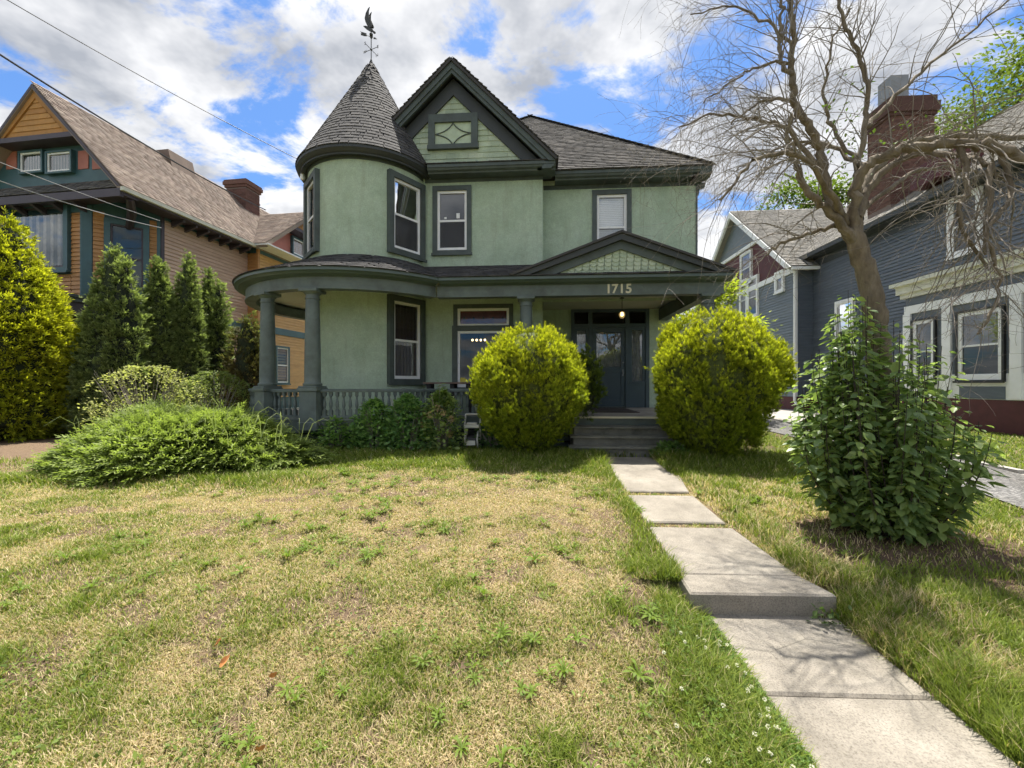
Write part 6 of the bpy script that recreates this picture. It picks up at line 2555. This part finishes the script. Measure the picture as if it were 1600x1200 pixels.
for nm, lab, px, Y, rx, hh, n, seed, c0, c1 in beds:
    root = put(nm, lab, 'plant', px, 690, Y)
    leafy(root, rx * 1.2, 0.36, hh * 1.08, int(n * 2.6), 0.08, tuple(c * 3.0 for c in c0), tuple(c * 3.0 for c in c1), seed, tmpl=LEAF, stems=16, hole=0.25, shell=0.25, prof=lambda h: (1 - h ** 2.2) ** 0.6)
    if nm == 'hydrangea':
        r_ = np.random.default_rng(8)
        for k, (dx, dz) in enumerate(((-0.14, 0.78), (0.10, 0.83), (0.24, 0.70), (-0.02, 0.90), (0.20, 0.42), (-0.30, 0.60))):
            N = 60
            pts = r_.normal(size=(N, 3))
            pts /= np.linalg.norm(pts, axis=1, keepdims=True)
            v, f = scatter(LEAF4[0], LEAF4[1], pts * 0.045 + np.array([dx, -0.34 + 0.03 * k, dz]), frames(pts + r_.normal(size=pts.shape) * .5), np.full(N, 0.035))
            obj('bloom', big_mesh('bloom', v, f, M['leaf'], cols=np.tile(np.array([0.50, 0.36, 0.25]), (len(v), 1)) * (0.8 + 0.3 * r_.random((len(v), 1)))), None, root)
        g_ = MB()
        g_.tube([(-0.02, -0.1, 0.0), (-0.02, -0.12, 0.9), (0.0, -0.12, 1.38)], [0.012, 0.009, 0.004], 6)
        obj('tall_stalk', g_, M['twig'], root)
        N = 46
        z_ = 0.85 + 0.55 * r_.random(N)
        a_ = r_.random(N) * 6.28
        d_ = np.stack([np.cos(a_), np.sin(a_), np.full(N, .2)], 1)
        v, f = scatter(LEAF[0], LEAF[1], np.stack([0 * z_, -0.12 + 0 * z_, z_], 1) + d_ * 0.03, frames(d_, None, np.tile([0, 0, 1.], (N, 1))), 0.13 * (1.5 - z_ * 0.5))
        obj('stalk_leaves', big_mesh('stalk_leaves', v, f, M['leaf'], cols=np.tile(np.array([0.15, 0.22, 0.05]), (len(v), 1))), None, root)

# lilac-like shrub at the foot of the bare tree
LX, LY = 3.42, 4.50
lz = float(gz(LX, LY))
root = thing('broadleaf_shrub', 'large dark green glossy-leaved shrub around the bare tree trunk', 'shrub', (LX, LY, lz))


# upright shoots from the base, leaves in pairs along their upper part
r_ = np.random.default_rng(81)
g_ = MB()
lp_pos, lp_dir, lp_up, lp_sz = [], [], [], []
for i in range(125):
    a_ = r_.random() * 6.28
    q_ = math.sqrt(r_.random())
    top = 2.30 * (1 - 0.52 * q_ ** 1.8) * (0.78 + 0.30 * r_.random())
    if math.cos(a_) < -0.2 and q_ > 0.25:
        top *= 1.10
    ex, ey = 0.66 * q_ * math.cos(a_) - 0.02, 0.58 * q_ * math.sin(a_)
    p0 = Vector((0.22 * q_ * math.cos(a_) + 0.08, 0.2 * q_ * math.sin(a_), 0))
    p1 = Vector((ex * 1.15, ey * 1.15, top * 0.40))
    p2 = Vector((ex * 1.12 + r_.normal() * 0.05, ey * 1.12 + r_.normal() * 0.05, top))
    pts = [p0 * (1 - t) ** 2 + p1 * (2 * t * (1 - t)) + p2 * t * t for t in np.linspace(0, 1, 9)]
    g_.tube(pts, [0.007 * (1 - 0.8 * t) + 0.0012 for t in np.linspace(0, 1, 9)], 4)
    nleaf = 34 + int(18 * r_.random())
    start = 0.06 + 0.08 * r_.random() if q_ > 0.4 else 0.2
    for k in range(nleaf):
        t = start + (1 - start) * (k + r_.random()) / nleaf
        p_ = p0 * (1 - t) ** 2 + p1 * (2 * t * (1 - t)) + p2 * t * t
        dd = (p1 - p0) * (1 - t) + (p2 - p1) * t
        az = k * 2.4 + r_.random()
        out_ = Vector((math.cos(az), math.sin(az), -0.42 - 0.35 * r_.random())) + Vector((ex, ey, 0)) * 0.6
        for s2 in ((1, -1) if r_.random() < 0.6 else (1,)):
            d_ = Vector((out_.x * s2, out_.y * s2, out_.z)) + dd.normalized() * 0.12 + Vector(r_.normal(size=3)) * 0.25
            stalk = 0.03 + 0.05 * r_.random()
            lp_pos.append(p_ + d_.normalized() * stalk)
            lp_dir.append(d_)
            lp_up.append(Vector((0, 0, 1)) + Vector(r_.normal(size=3)) * 0.28)
            lp_sz.append((0.075 if t > 0.93 else 0.10) * (0.5 + 0.75 * r_.random()))
obj('stems', g_, M['darkbark'], root)
pos = np.array([tuple(q2) for q2 in lp_pos])
pos[:, 2] = np.maximum(pos[:, 2], 0.05)
fr = frames(np.array([tuple(q2) for q2 in lp_dir]), None, np.array([tuple(q2) for q2 in lp_up]))
sz = np.array(lp_sz)
n = len(sz)
wp = pos + np.array([LX, LY, lz])
camdist = np.linalg.norm(wp - np.array([0, 0, CAM_Z]), axis=1)
out_q = np.hypot(pos[:, 0], pos[:, 1] + 0.25)
front = (-(pos[:, 0] * 0.62 + pos[:, 1] * 0.78))
score = sz / camdist * (front > 0.35)
big_idx = set(np.argsort(-score)[:300].tolist())
rest = np.array([i not in big_idx for i in range(n)])
LEAFB = (np.array([(0, 0, 0), (.20, .04, .15), (.31, .06, .38), (.26, .04, .66), (.10, -.02, .90), (0, -.06, 1.06), (-.10, -.02, .90), (-.26, .04, .66), (-.31, .06, .38), (-.20, .04, .15), (0, -.03, .45)], float),
         [np.array([(10, i, (i + 1) % 10) for i in range(10)])])
v, f = scatter(LEAFB[0], LEAFB[1], pos[rest], fr[rest], sz[rest])
w = np.repeat(r_.random(rest.sum()) ** 1.5, len(LEAFB[0]))[:, None]
obj('foliage', big_mesh('foliage', v, f, M['glossleaf'], cols=np.array([0.13, 0.20, 0.075]) * (1 - w) + np.array([0.36, 0.46, 0.15]) * w), None, root, kind='stuff')
lf_me = bpy.data.meshes.new('leaf')
lf_me.from_pydata([tuple(t) for t in LEAFB[0]], [], [tuple(t) for t in LEAFB[1][0]])
lf_me.materials.append(M['lilac_leaf'])
for i in big_idx:
    o = bpy.data.objects.new('leaf', lf_me)
    link(o, root)
    o.matrix_basis = Matrix([[*(fr[i][r2] * sz[i]), pos[i][r2]] for r2 in range(3)] + [[0, 0, 0, 1]])

# ------------------------------------------------------------------ bare tree
TX, TY = at(1378, 800, 4.75).x, 4.75
tz0 = float(gz(TX, TY))
tree = thing('bare_tree', 'leafless gnarled tree with drooping tangled twigs at right', 'tree', (TX, TY, tz0))
r_ = np.random.default_rng(91)


def TP(px, py, dy=0.0):
    p_ = at(px, py, TY + dy)
    return Vector((p_.x - TX, dy, p_.z - tz0))


def smooth_path(pts, n=6):
    """Catmull-Rom through control points"""
    P_ = [pts[0]] + list(pts) + [pts[-1]]
    out = []
    for i in range(1, len(P_) - 2):
        a_, b_, c_, d_ = P_[i - 1], P_[i], P_[i + 1], P_[i + 2]
        for k in range(n):
            t = k / n
            out.append(0.5 * ((2 * b_) + (c_ - a_) * t + (2 * a_ - 5 * b_ + 4 * c_ - d_) * t * t + (3 * b_ - a_ - 3 * c_ + d_) * t ** 3))
    out.append(P_[-2])
    return out


def limb(ctrl, r0, r1, wob=0.012):
    pts = smooth_path([Vector(c) for c in ctrl], 6)
    n_ = len(pts)
    pts = [p_ + Vector(r_.normal(size=3)) * wob * (0 if i == 0 else 1) for i, p_ in enumerate(pts)]
    rad = [r0 + (r1 - r0) * (i / (n_ - 1)) ** 0.8 for i in range(n_)]
    return pts, rad


trunk_pts, trunk_rad = limb([TP(1392, 815), TP(1384, 680), TP(1374, 560), TP(1366, 480), TP(1350, 415), TP(1330, 360)], 0.130, 0.086, 0.008)
g_ = MB()
g_.tube([trunk_pts[0] - Vector((0, 0, 0.15))] + trunk_pts, [0.19] + trunk_rad, 14)
obj('trunk', g_, M['bark'], tree, smooth=True)
LIMBS = [
    # (control points as photo pixels and depth offsets, r0, r1)
    ([(1341, 390, 0), (1304, 337, -.1), (1272, 312, -.15), (1250, 275, -.2), (1236, 238, -.2), (1232, 205, -.25), (1246, 170, -.2)], 0.052, 0.012),
    ([(1322, 352, 0), (1296, 305, .08), (1281, 240, .1), (1262, 195, .05), (1242, 160, .05), (1236, 115, 0), (1240, 60, 0), (1234, 0, 0), (1228, -50, 0)], 0.058, 0.018),
    ([(1340, 385, 0), (1342, 310, .05), (1340, 265, .1), (1352, 200, .1), (1356, 150, .1), (1346, 95, .1), (1322, 45, .1), (1310, 0, .1), (1300, -50, .1)], 0.040, 0.012),
    ([(1336, 380, 0), (1334, 310, -.1), (1352, 262, -.2), (1392, 240, -.3), (1452, 228, -.4), (1530, 224, -.5), (1600, 246, -.6), (1680, 300, -.7)], 0.052, 0.040),
    ([(1335, 350, 0), (1350, 285, .3), (1400, 235, .5), (1470, 215, .7), (1560, 215, .8), (1660, 215, .9)], 0.060, 0.030),
    ([(1340, 340, 0), (1372, 275, .1), (1430, 240, 0), (1500, 245, -.3), (1542, 262, -.5), (1546, 330, -.6), (1540, 400, -.6)], 0.045, 0.016),
    ([(1240, 125, 0), (1222, 95, 0), (1218, 60, .05), (1222, 10, .05), (1205, -30, .05)], 0.026, 0.012),
    ([(1325, 350, 0), (1300, 305, -.3), (1262, 250, -.6), (1210, 240, -.8), (1165, 262, -.9), (1130, 310, -1.0)], 0.035, 0.010),
    ([(1286, 270, .1), (1230, 205, .2), (1170, 185, .3), (1110, 180, .35), (1060, 200, .4)], 0.030, 0.008),
    ([(1320, 352, 0), (1270, 362, .1), (1220, 382, .15), (1195, 398, .2)], 0.028, 0.010),
    ([(1262, 190, .0), (1225, 155, -.1), (1180, 165, -.2), (1140, 195, -.25)], 0.024, 0.007),
    ([(1350, 200, .1), (1400, 150, .2), (1460, 95, .3), (1540, 30, .4), (1600, -20, .4)], 0.026, 0.008),
    ([(1345, 260, .1), (1300, 200, .3), (1288, 140, .4), (1300, 70, .4), (1330, 10, .4)], 0.024, 0.008),
    ([(1352, 262, 0), (1290, 225, .5), (1220, 230, .7), (1150, 265, .8)], 0.030, 0.007),
    ([(1330, 340, 0), (1402, 285, .4), (1460, 262, .6), (1540, 270, .8), (1600, 300, .9)], 0.030, 0.009),
    ([(1240, 100, 0), (1195, 100, .1), (1150, 125, .15), (1100, 160, .2)], 0.018, 0.006),
    ([(1236, 70, 0), (1190, 30, .1), (1140, 10, .2), (1080, 25, .2)], 0.018, 0.006),
    ([(1500, 226, -.45), (1512, 290, -.5), (1500, 350, -.55), (1545, 420, -.5)], 0.03, 0.012),
    ([(1560, 232, -.5), (1580, 300, -.6), (1545, 360, -.7), (1560, 450, -.7), (1530, 520, -.7)], 0.028, 0.010),
]
paths = []
for c_, r0, r1 in LIMBS:
    pts, rad = limb([TP(px, py, dy) for px, py, dy in c_], r0, r1)
    paths.append((pts, rad))
    g_ = MB()
    g_.tube(pts, rad, 9)
    obj('limb', g_, M['bark'], tree, smooth=True)

TW = MB()


def twig(start, d, L, r0, level, droop, zig=0.22):
    """wandering twig that droops under its weight; branches again"""
    n_ = max(4, int(L / 0.055))
    p_ = Vector(start)
    d = Vector(d).normalized()
    pts, rad = [p_.copy()], [r0]
    step = L / n_
    for i in range(n_):
        t = (i + 1) / n_
        d = (d + Vector(r_.normal(size=3)) * zig * (0.6 if level else 0.45) + Vector((0, 0, -droop * (0.35 + t)))).normalized()
        p_ = p_ + d * step
        pts.append(p_.copy())
        rad.append(max(0.0011, r0 * (1 - 0.8 * t)))
    TW.tube(pts, rad, 3 if r0 < 0.006 else 4, cap=False)
    if level < 2:
        m_ = int(r_.integers(2, 5)) if level == 0 else int(r_.integers(0, 3))
        for _ in range(m_):
            i = int(r_.integers(1, len(pts) - 1))
            dd = (pts[i + 1] - pts[i - 1]).normalized()
            side = Vector(r_.normal(size=3))
            side = (side - dd * side.dot(dd)).normalized()
            twig(pts[i], dd * 0.55 + side * 0.85 + Vector((0, 0, 0.12)), L * (0.32 + 0.35 * r_.random()), max(0.0016, rad[i] * 0.65), level + 1, droop, zig)


dens = [13, 13, 15, 15, 12, 11, 8, 15, 17, 8, 13, 14, 12, 14, 12, 12, 12, 9, 11]
for k, ((pts, rad), nt_) in enumerate(zip(paths, dens)):
    for _ in range(int(nt_ * (2.3 if k in (3, 4, 5, 14, 17, 18) else 2.1))):
        t = 0.22 + 0.78 * r_.random() ** 0.8
        i = min(int(t * (len(pts) - 1)), len(pts) - 2)
        dd = (pts[i + 1] - pts[i]).normalized()
        side = Vector(r_.normal(size=3))
        side = (side - dd * side.dot(dd)).normalized()
        right = pts[i].x > 0.35
        if right:
            d0, dr_, L_, zg = dd * 0.5 + side * 0.8 + Vector((0, 0, -0.15)), 0.085, 0.45 + 0.95 * r_.random(), 0.30
        elif k in (2, 11, 12, 6, 1):
            d0, dr_, L_, zg = dd * 0.8 + side * 0.75 + Vector((0, 0, 0.25)), 0.015, 0.35 + 0.65 * r_.random(), 0.16
        else:
            d0, dr_, L_, zg = dd * 0.75 + side * 0.7 + Vector((-0.25, 0, 0.15)), 0.075, 0.45 + 0.75 * r_.random(), 0.16
        twig(pts[i], d0, L_, max(0.0028, min(0.008, rad[i] * 0.36)), 0, dr_, zg)
o = obj('twigs', TW, M['twig'], tree, recalc=False, kind='stuff')
# a few stray green leaves left on the tree
N = 130
ctr = np.array([tuple(TP(1312, 150, .2)), tuple(TP(1318, 200, .2)), tuple(TP(1330, 190, .1)), tuple(TP(1398, 215, .2)), tuple(TP(1310, 260, .1))])
pos = ctr[r_.integers(0, 5, N)] + r_.normal(size=(N, 3)) * np.array([0.12, 0.1, 0.17])
v, f = scatter(LEAF4[0], LEAF4[1], pos, frames(r_.normal(size=(N, 3))), 0.045 * (0.6 + 0.8 * r_.random(N)))
obj('stray_leaves', big_mesh('stray_leaves', v, f, M['leaf'], cols=np.tile(np.array([0.08, 0.12, 0.03]), (len(v), 1)) * (0.6 + r_.random((len(v), 1)))), None, tree, kind='stuff')


# ------------------------------------------------------------------ leafy trees behind
def leaf_tree(name, label, px, py, Y, crown_z, rx, rz, n, size, c0, c1, seed, clumps=60):
    p_ = at(px, py, Y)
    g0 = float(gz(p_.x, Y))
    root = thing(name, label, 'tree', (p_.x, Y, g0))
    r2 = np.random.default_rng(seed)
    cc = r2.normal(size=(clumps, 3))
    cc /= np.linalg.norm(cc, axis=1, keepdims=True)
    cc *= (0.45 + 0.55 * r2.random((clumps, 1)) ** 0.5)
    cc = cc * np.array([rx, rx, rz]) + np.array([0, 0, crown_z - g0])
    idx = r2.integers(0, clumps, n)
    off = r2.normal(size=(n, 3)) * np.array([rx, rx, rz * 0.55]) * 0.16
    pos = cc[idx] + off
    d = off / np.array([rx, rx, rz]) * 4 + r2.normal(size=(n, 3)) * 0.6
    v, f = scatter(LEAF4[0], LEAF4[1], pos, frames(d), size * (0.6 + 0.8 * r2.random(n)))
    w = np.repeat(np.clip(r2.random(n) * 0.7 + 0.3 * r2.random(clumps)[idx], 0, 1), 4)[:, None]
    obj('crown', big_mesh('crown', v, f, M['leaf'], cols=np.array(c0) * (1 - w) + np.array(c1) * w), None, root)
    g2 = MB()
    ht = crown_z - g0
    g2.tube([(0, 0, -0.1), (0.05 * rx, 0, ht * 0.5), (0.0, 0, ht)], [0.09 * rx, 0.07 * rx, 0.03 * rx], 10)
    for k in range(min(clumps, 16)):
        c2 = Vector(cc[k])
        st_ = Vector((0.03 * rx, 0, ht * (0.5 + 0.3 * r2.random())))
        g2.tube([st_, st_.lerp(c2, 0.5) + Vector((0, 0, 0.1 * rz)), c2], [0.035 * rx, 0.022 * rx, 0.008 * rx], 6)
    obj('trunk', g2, M['darkbark'], root, smooth=True)
    return root


leaf_tree('shade_tree', 'big leafy green tree rising behind the roof of the blue house', 1640, 130, 31.0, 19.0, 7.2, 6.2, 34000, 0.27, (0.05, 0.085, 0.018), (0.17, 0.22, 0.045), 95, 110)
leaf_tree('distant_tree', 'distant leafy tree peeking over the ridge of the blue wing', 1262, 320, 44.0, 17.5, 4.2, 4.4, 8000, 0.33, (0.05, 0.09, 0.015), (0.15, 0.20, 0.03), 96, 40)
leaf_tree('young_maple', 'young yellow-green maple showing between the porch column and blue house', 1112, 470, 16.5, 4.2, 1.5, 1.9, 5200, 0.16, (0.22, 0.29, 0.03), (0.50, 0.54, 0.06), 97, 34)
leaf_tree('side_shrub', 'green shrub in the gap behind the large golden globe', 1150, 600, 14.5, 1.7, 1.1, 1.2, 1800, 0.13, (0.05, 0.09, 0.015), (0.16, 0.21, 0.03), 98, 24)

# ================================================================== lawn
def in_path(x, y):
    return np.where(y < 3.2, (x > 1.205) & (x < 2.125), (x > 1.125) & (x < 2.02)) & (y < 8.1) & ~((y > 4.53) & (y < 4.66)) & ~((y > 5.63) & (y < 5.78))


def visible(x, y, m=0.08):
    d = -x * math.sin(YAW) + y * math.cos(YAW)
    r2 = x * math.cos(YAW) + y * math.sin(YAW)
    return (np.abs(r2 / np.maximum(d, 0.1)) < 800 / F_PX + m) & (d > 1.55)


r_ = np.random.default_rng(101)
B_TV = np.array([(-.5, 0, 0), (.5, 0, 0), (.42, .35, .6), (-.42, .35, .6), (0, 1.0, 1.0)], float)
B_TF = [np.array([(0, 1, 2, 3)]), np.array([(3, 2, 4)])]


def lawn_blades(n, x0, x1, y0, y1, near, w0, hmul=1.0):
    x = x0 + (x1 - x0) * r_.random(n)
    y = y0 + (y1 - y0) * r_.random(n)
    b_ = bare(x, y)
    dr = dryness(x, y)
    ok = visible(x, y) & ~in_path(x, y) & (r_.random(n) > b_ * 0.88)
    ok &= ~((x > 4.95 + 0.115 * y) & (x < 6.75 + 0.108 * y))
    x, y, dr = x[ok], y[ok], dr[ok]
    n = len(x)
    tall = 0.019 + 0.020 * (1 - dr) + 0.035 * np.clip(1 - dr - 0.5, 0, 1)
    edge = np.exp(-((x - 1.03) / 0.16) ** 2) * (y < 8) * 0.038 + np.exp(-((x - 2.22) / 0.2) ** 2) * (y < 8) * 0.04
    lush = 0.085 * sstep(6.6, 7.6, y) * (x < 5) + 0.07 * np.exp(-((y - 5.6 - 0.09 * (x + 7)) / 0.3) ** 2) * (x < -3.2) + 0.05 * ((x > 2.15) & (x < 5)) * fbm(x * 1.2, y * 1.2, 44, 3)
    ht = (tall + edge + lush) * (0.45 + 0.9 * r_.random(n)) * hmul
    flat = r_.random(n) < 0.28 * np.clip(dr * 1.6, 0, 1)
    lean = r_.random(n) * 6.28
    ln = ht * (0.35 + 1.0 * r_.random(n) ** 2 + 0.35 * dr * r_.random(n))
    ln = np.where(flat, ln * 1.5 + 0.012, ln)
    ht = np.where(flat, ht * 0.3 + 0.006, ht)
    c_, s_ = np.cos(lean), np.sin(lean)
    rot = np.zeros((n, 3, 3))
    rot[:, 0, 0], rot[:, 1, 0] = s_, -c_
    rot[:, 0, 1], rot[:, 1, 1] = c_, s_
    rot[:, 2, 2] = 1
    wd = w0 * (0.6 + 0.8 * r_.random(n))
    v, f = scatter(B_TV, B_TF, np.stack([x, y, gz(x, y) - 0.003], 1), rot, np.stack([wd, ln, ht], 1))
    dead = r_.random(n) < np.clip(0.12 + 0.72 * dr - 0.30 * (dr < 0.12), 0.07, 0.86)
    g0, g1 = np.array([0.095, 0.14, 0.02]), np.array([0.29, 0.35, 0.06])
    s0, s1 = np.array([0.38, 0.285, 0.155]), np.array([0.70, 0.58, 0.37])
    k = r_.random(n)[:, None]
    col = np.where(dead[:, None], s0 * (1 - k) + s1 * k, g0 * (1 - k) + g1 * k)
    return v, f, np.repeat(col, 5, 0)


parts, cols = [], []
for args in ((235000, -3.9, 3.4, 1.55, 2.6, 1, 0.0042), (220000, -5.6, 4.6, 2.5, 3.7, 1, 0.0052), (210000, -7.8, 5.2, 3.6, 5.2, 0, 0.007),
             (155000, -10.0, 5.8, 5.1, 7.0, 0, 0.010), (90000, -8.0, 6.0, 6.8, 8.6, 0, 0.013), (26000, 6.8, 12.6, 4.5, 14.0, 0, 0.016), (12000, 3.2, 6.2, 8.4, 12.5, 0, 0.014)):
    v, f, c = lawn_blades(*args)
    parts.append((v, f))
    cols.append(c)
v, f = join_arrays(parts)
o = obj('lawn_grass', big_mesh('lawn_grass', v, f, M['grass'], cols=np.concatenate(cols)), None, kind='stuff')
o['label'] = 'patchy half-dry lawn grass before the green house'
o['category'] = 'grass'

# low broad-leaved weeds in patches
N = 60000
x, y = -6.0 + 10.5 * r_.random(N), 1.6 + 5.2 * r_.random(N) ** 1.3
pm = fbm(x * 1.9 + 31, y * 1.9 + 12, 53, 4)
okk = visible(x, y) & ~in_path(x, y) & (r_.random(N) < sstep(0.50, 0.66, pm) * (0.25 + 0.75 * sstep(5.5, 2.6, y)) * 0.75) & ~((x > 2.5) & (y > 3.4))
x, y = x[okk], y[okk]
N = len(x)
d = r_.normal(size=(N, 3)) * np.array([1, 1, 0.35]) + np.array([0, 0, 0.35])
v, f = scatter(LEAF4[0] * np.array([0.75, 1, 1]), LEAF4[1], np.stack([x, y, gz(x, y) + 0.008 + 0.03 * r_.random(N)], 1), frames(d, r_.normal(size=N) * 0.5), 0.016 + 0.026 * r_.random(N))
w = np.repeat(r_.random(N), 4)[:, None]
o = obj('lawn_weeds', big_mesh('lawn_weeds', v, f, M['grass'], cols=np.array([0.075, 0.125, 0.02]) * (1 - w) + np.array([0.22, 0.29, 0.06]) * w), None, kind='stuff')
o['label'] = 'small broad-leaved weeds growing in patches through the lawn'
o['category'] = 'weeds'

# dandelion rosettes
DANDE = []
for k in range(5):
    rr = np.random.default_rng(200 + k)
    vs, fs = [], []
    nl = 9 + k
    for i in range(nl):
        a = 6.28 * i / nl + rr.random() * 0.5
        L_ = 0.06 + 0.06 * rr.random()
        rise = 0.25 + 0.65 * rr.random()
        prev = None
        for s in range(5):
            t = s / 4
            w = (0.003, 0.007, 0.008, 0.011, 0.0015)[s] * (1.0 if s % 2 else 0.75)
            cx_, cz_ = L_ * t, L_ * (rise * t - 0.75 * rise * t * t)
            p0 = (cx_ * math.cos(a) - w * math.sin(a), cx_ * math.sin(a) + w * math.cos(a), cz_ + 0.008)
            p1 = (cx_ * math.cos(a) + w * math.sin(a), cx_ * math.sin(a) - w * math.cos(a), cz_ + 0.008)
            o_ = len(vs)
            vs += [p0, p1]
            if prev is not None:
                fs.append((prev, prev + 1, o_ + 1, o_))
            prev = o_
    vs = np.array(vs)
    sh = 0.5 + 0.5 * rr.random((len(vs), 1))
    DANDE.append(big_mesh('dandelion', vs, [np.array(fs)], M['leaf'], cols=np.array([0.085, 0.135, 0.018]) * (1 - sh) + np.array([0.19, 0.27, 0.04]) * sh))
cnt = 0
while cnt < 290:
    x, y = -4.5 + 8.7 * r_.random(), 1.7 + 4.6 * r_.random() ** 1.15
    if in_path(np.array(x), np.array(y)) or not visible(np.array(x), np.array(y)) or (x > 2.7 and y > 3.5) or fbm(np.array(x * .9), np.array(y * .9), 77, 3) < 0.42:
        continue
    o = bpy.data.objects.new('dandelion', DANDE[int(r_.integers(0, 5))])
    COL.objects.link(o)
    o.location = (x, y, float(gz(x, y)) + 0.005)
    o.rotation_euler = (r_.normal() * 0.12, r_.normal() * 0.12, r_.random() * 6.28)
    s_ = (0.42 + 0.5 * r_.random() ** 1.5) * (0.75 + 0.09 * y)
    o.scale = (s_ * (0.8 + 0.4 * r_.random()), s_, s_ * (1.2 + 2.0 * r_.random()))
    tag(o, 'dark green dandelion rosette growing in the dry lawn', 'weed', 'dandelions in the lawn')
    cnt += 1

# clover with white blossoms along the path
N = 9000
x = 1.28 - np.abs(r_.normal(size=N)) * 0.20
y = 1.6 + 1.5 * r_.random(N)
okk = visible(x, y) & ~in_path(x, y)
x, y = x[okk], y[okk]
N = len(x)
CL = []
tv, tf = [], []
for k in range(3):
    a = 2.094 * k
    o_ = len(tv)
    tv += [(0, 0, 0), (0.5 * math.cos(a - .55), 0.5 * math.sin(a - .55), .10), (0.95 * math.cos(a), 0.95 * math.sin(a), .05), (0.5 * math.cos(a + .55), 0.5 * math.sin(a + .55), .10)]
    tf.append((o_, o_ + 1, o_ + 2, o_ + 3))
d = np.tile(np.array([0, 0, 1.0]), (N, 1)) + r_.normal(size=(N, 3)) * 0.28
v, f = scatter(np.array(tv), [np.array(tf)], np.stack([x, y, gz(x, y) + 0.025 + 0.045 * r_.random(N)], 1), frames(d, r_.random(N) * 6.28), 0.012 * (0.7 + 0.7 * r_.random(N)))
w = np.repeat(r_.random(N), 12)[:, None]
o = obj('clover', big_mesh('clover', v, f, M['grass'], cols=np.array([0.06, 0.12, 0.015]) * (1 - w) + np.array([0.16, 0.26, 0.035]) * w), None, kind='stuff')
o['label'] = 'bright green clover patch along the left edge of the path'
o['category'] = 'clover'
N = 36
x = 1.16 - np.abs(r_.normal(size=N)) * 0.17
y = 1.75 + 1.0 * r_.random(N)
fl = []
for k in range(N):
    pts = r_.normal(size=(26, 3))
    pts /= np.linalg.norm(pts, axis=1, keepdims=True)
    c_ = np.array([x[k], y[k], float(gz(x[k], y[k])) + 0.075 + 0.03 * r_.random()])
    fl.append(scatter(LEAF4[0], LEAF4[1], c_ + pts * 0.004, frames(pts), np.full(26, 0.0085)))
v, f = join_arrays(fl)
o = obj('clover_blossoms', big_mesh('clover_blossoms', v, f, M['leaf'], cols=np.tile(np.array([0.66, 0.64, 0.56]), (len(v), 1))), None, kind='stuff')
o['label'] = 'small white clover blossoms beside the path'
o['category'] = 'flowers'

# fallen leaves on the lawn
lm = paint('dry_orange_leaf', (0.48, 0.20, 0.06), 0.3, 0.7, 30)
for lab, px, py in (('orange dry leaf curled upright on the left lawn', 338, 1000), ('pale dry leaf lying beside the upright orange leaf', 345, 1025), ('small red-brown dry leaf in the middle of the lawn', 431, 1040), ('tan dry leaf near the bottom edge of the lawn', 412, 1135)):
    a = (px - 800.0) / F_PX
    dx = -math.sin(YAW) + a * math.cos(YAW)
    dy = math.cos(YAW) + a * math.sin(YAW)
    t = 1.55 * F_PX / (py - 600)
    x, y = dx * t, dy * t
    g_ = MB()
    for (ax, ay, az) in LEAFB[0]:
        g_.v.append((ax * 0.07, az * 0.07, 0.02 + 0.04 * (ax * ax) * 4 + 0.03 * az * az))
    g_.f = [tuple(q2) for q2 in LEAFB[1][0]]
    o = obj('fallen_leaf', g_, lm, recalc=False)
    o.location = (x, y, float(gz(x, y)) + 0.02)
    o.rotation_euler = (0.5, 0.3, px)
    tag(o, lab, 'leaf')
# weed at the foot of the step in the path
rr = np.random.default_rng(9)
N = 42
px_ = np.stack([2.0 + rr.normal(size=N) * 0.06, 3.14 + rr.normal(size=N) * 0.045 - 0.02, 0.01 + np.abs(rr.normal(size=N)) * 0.05], 1)
v, f = scatter(LEAF[0], LEAF[1], px_ - np.array([2.0, 3.13, 0]), frames(rr.normal(size=(N, 3)) + np.array([0, -.3, .6])), 0.045 * (0.6 + 0.7 * rr.random(N)))
w = np.repeat(rr.random(N), len(LEAF[0]))[:, None]
o = obj('step_weed', big_mesh('step_weed', v, f, M['leaf'], cols=np.array([0.05, 0.09, 0.025]) * (1 - w) + np.array([0.13, 0.19, 0.06]) * w), None)
o.location = (2.0, 3.13, 0.0)
tag(o, 'small leafy weed sprouting at the foot of the path step', 'weed')
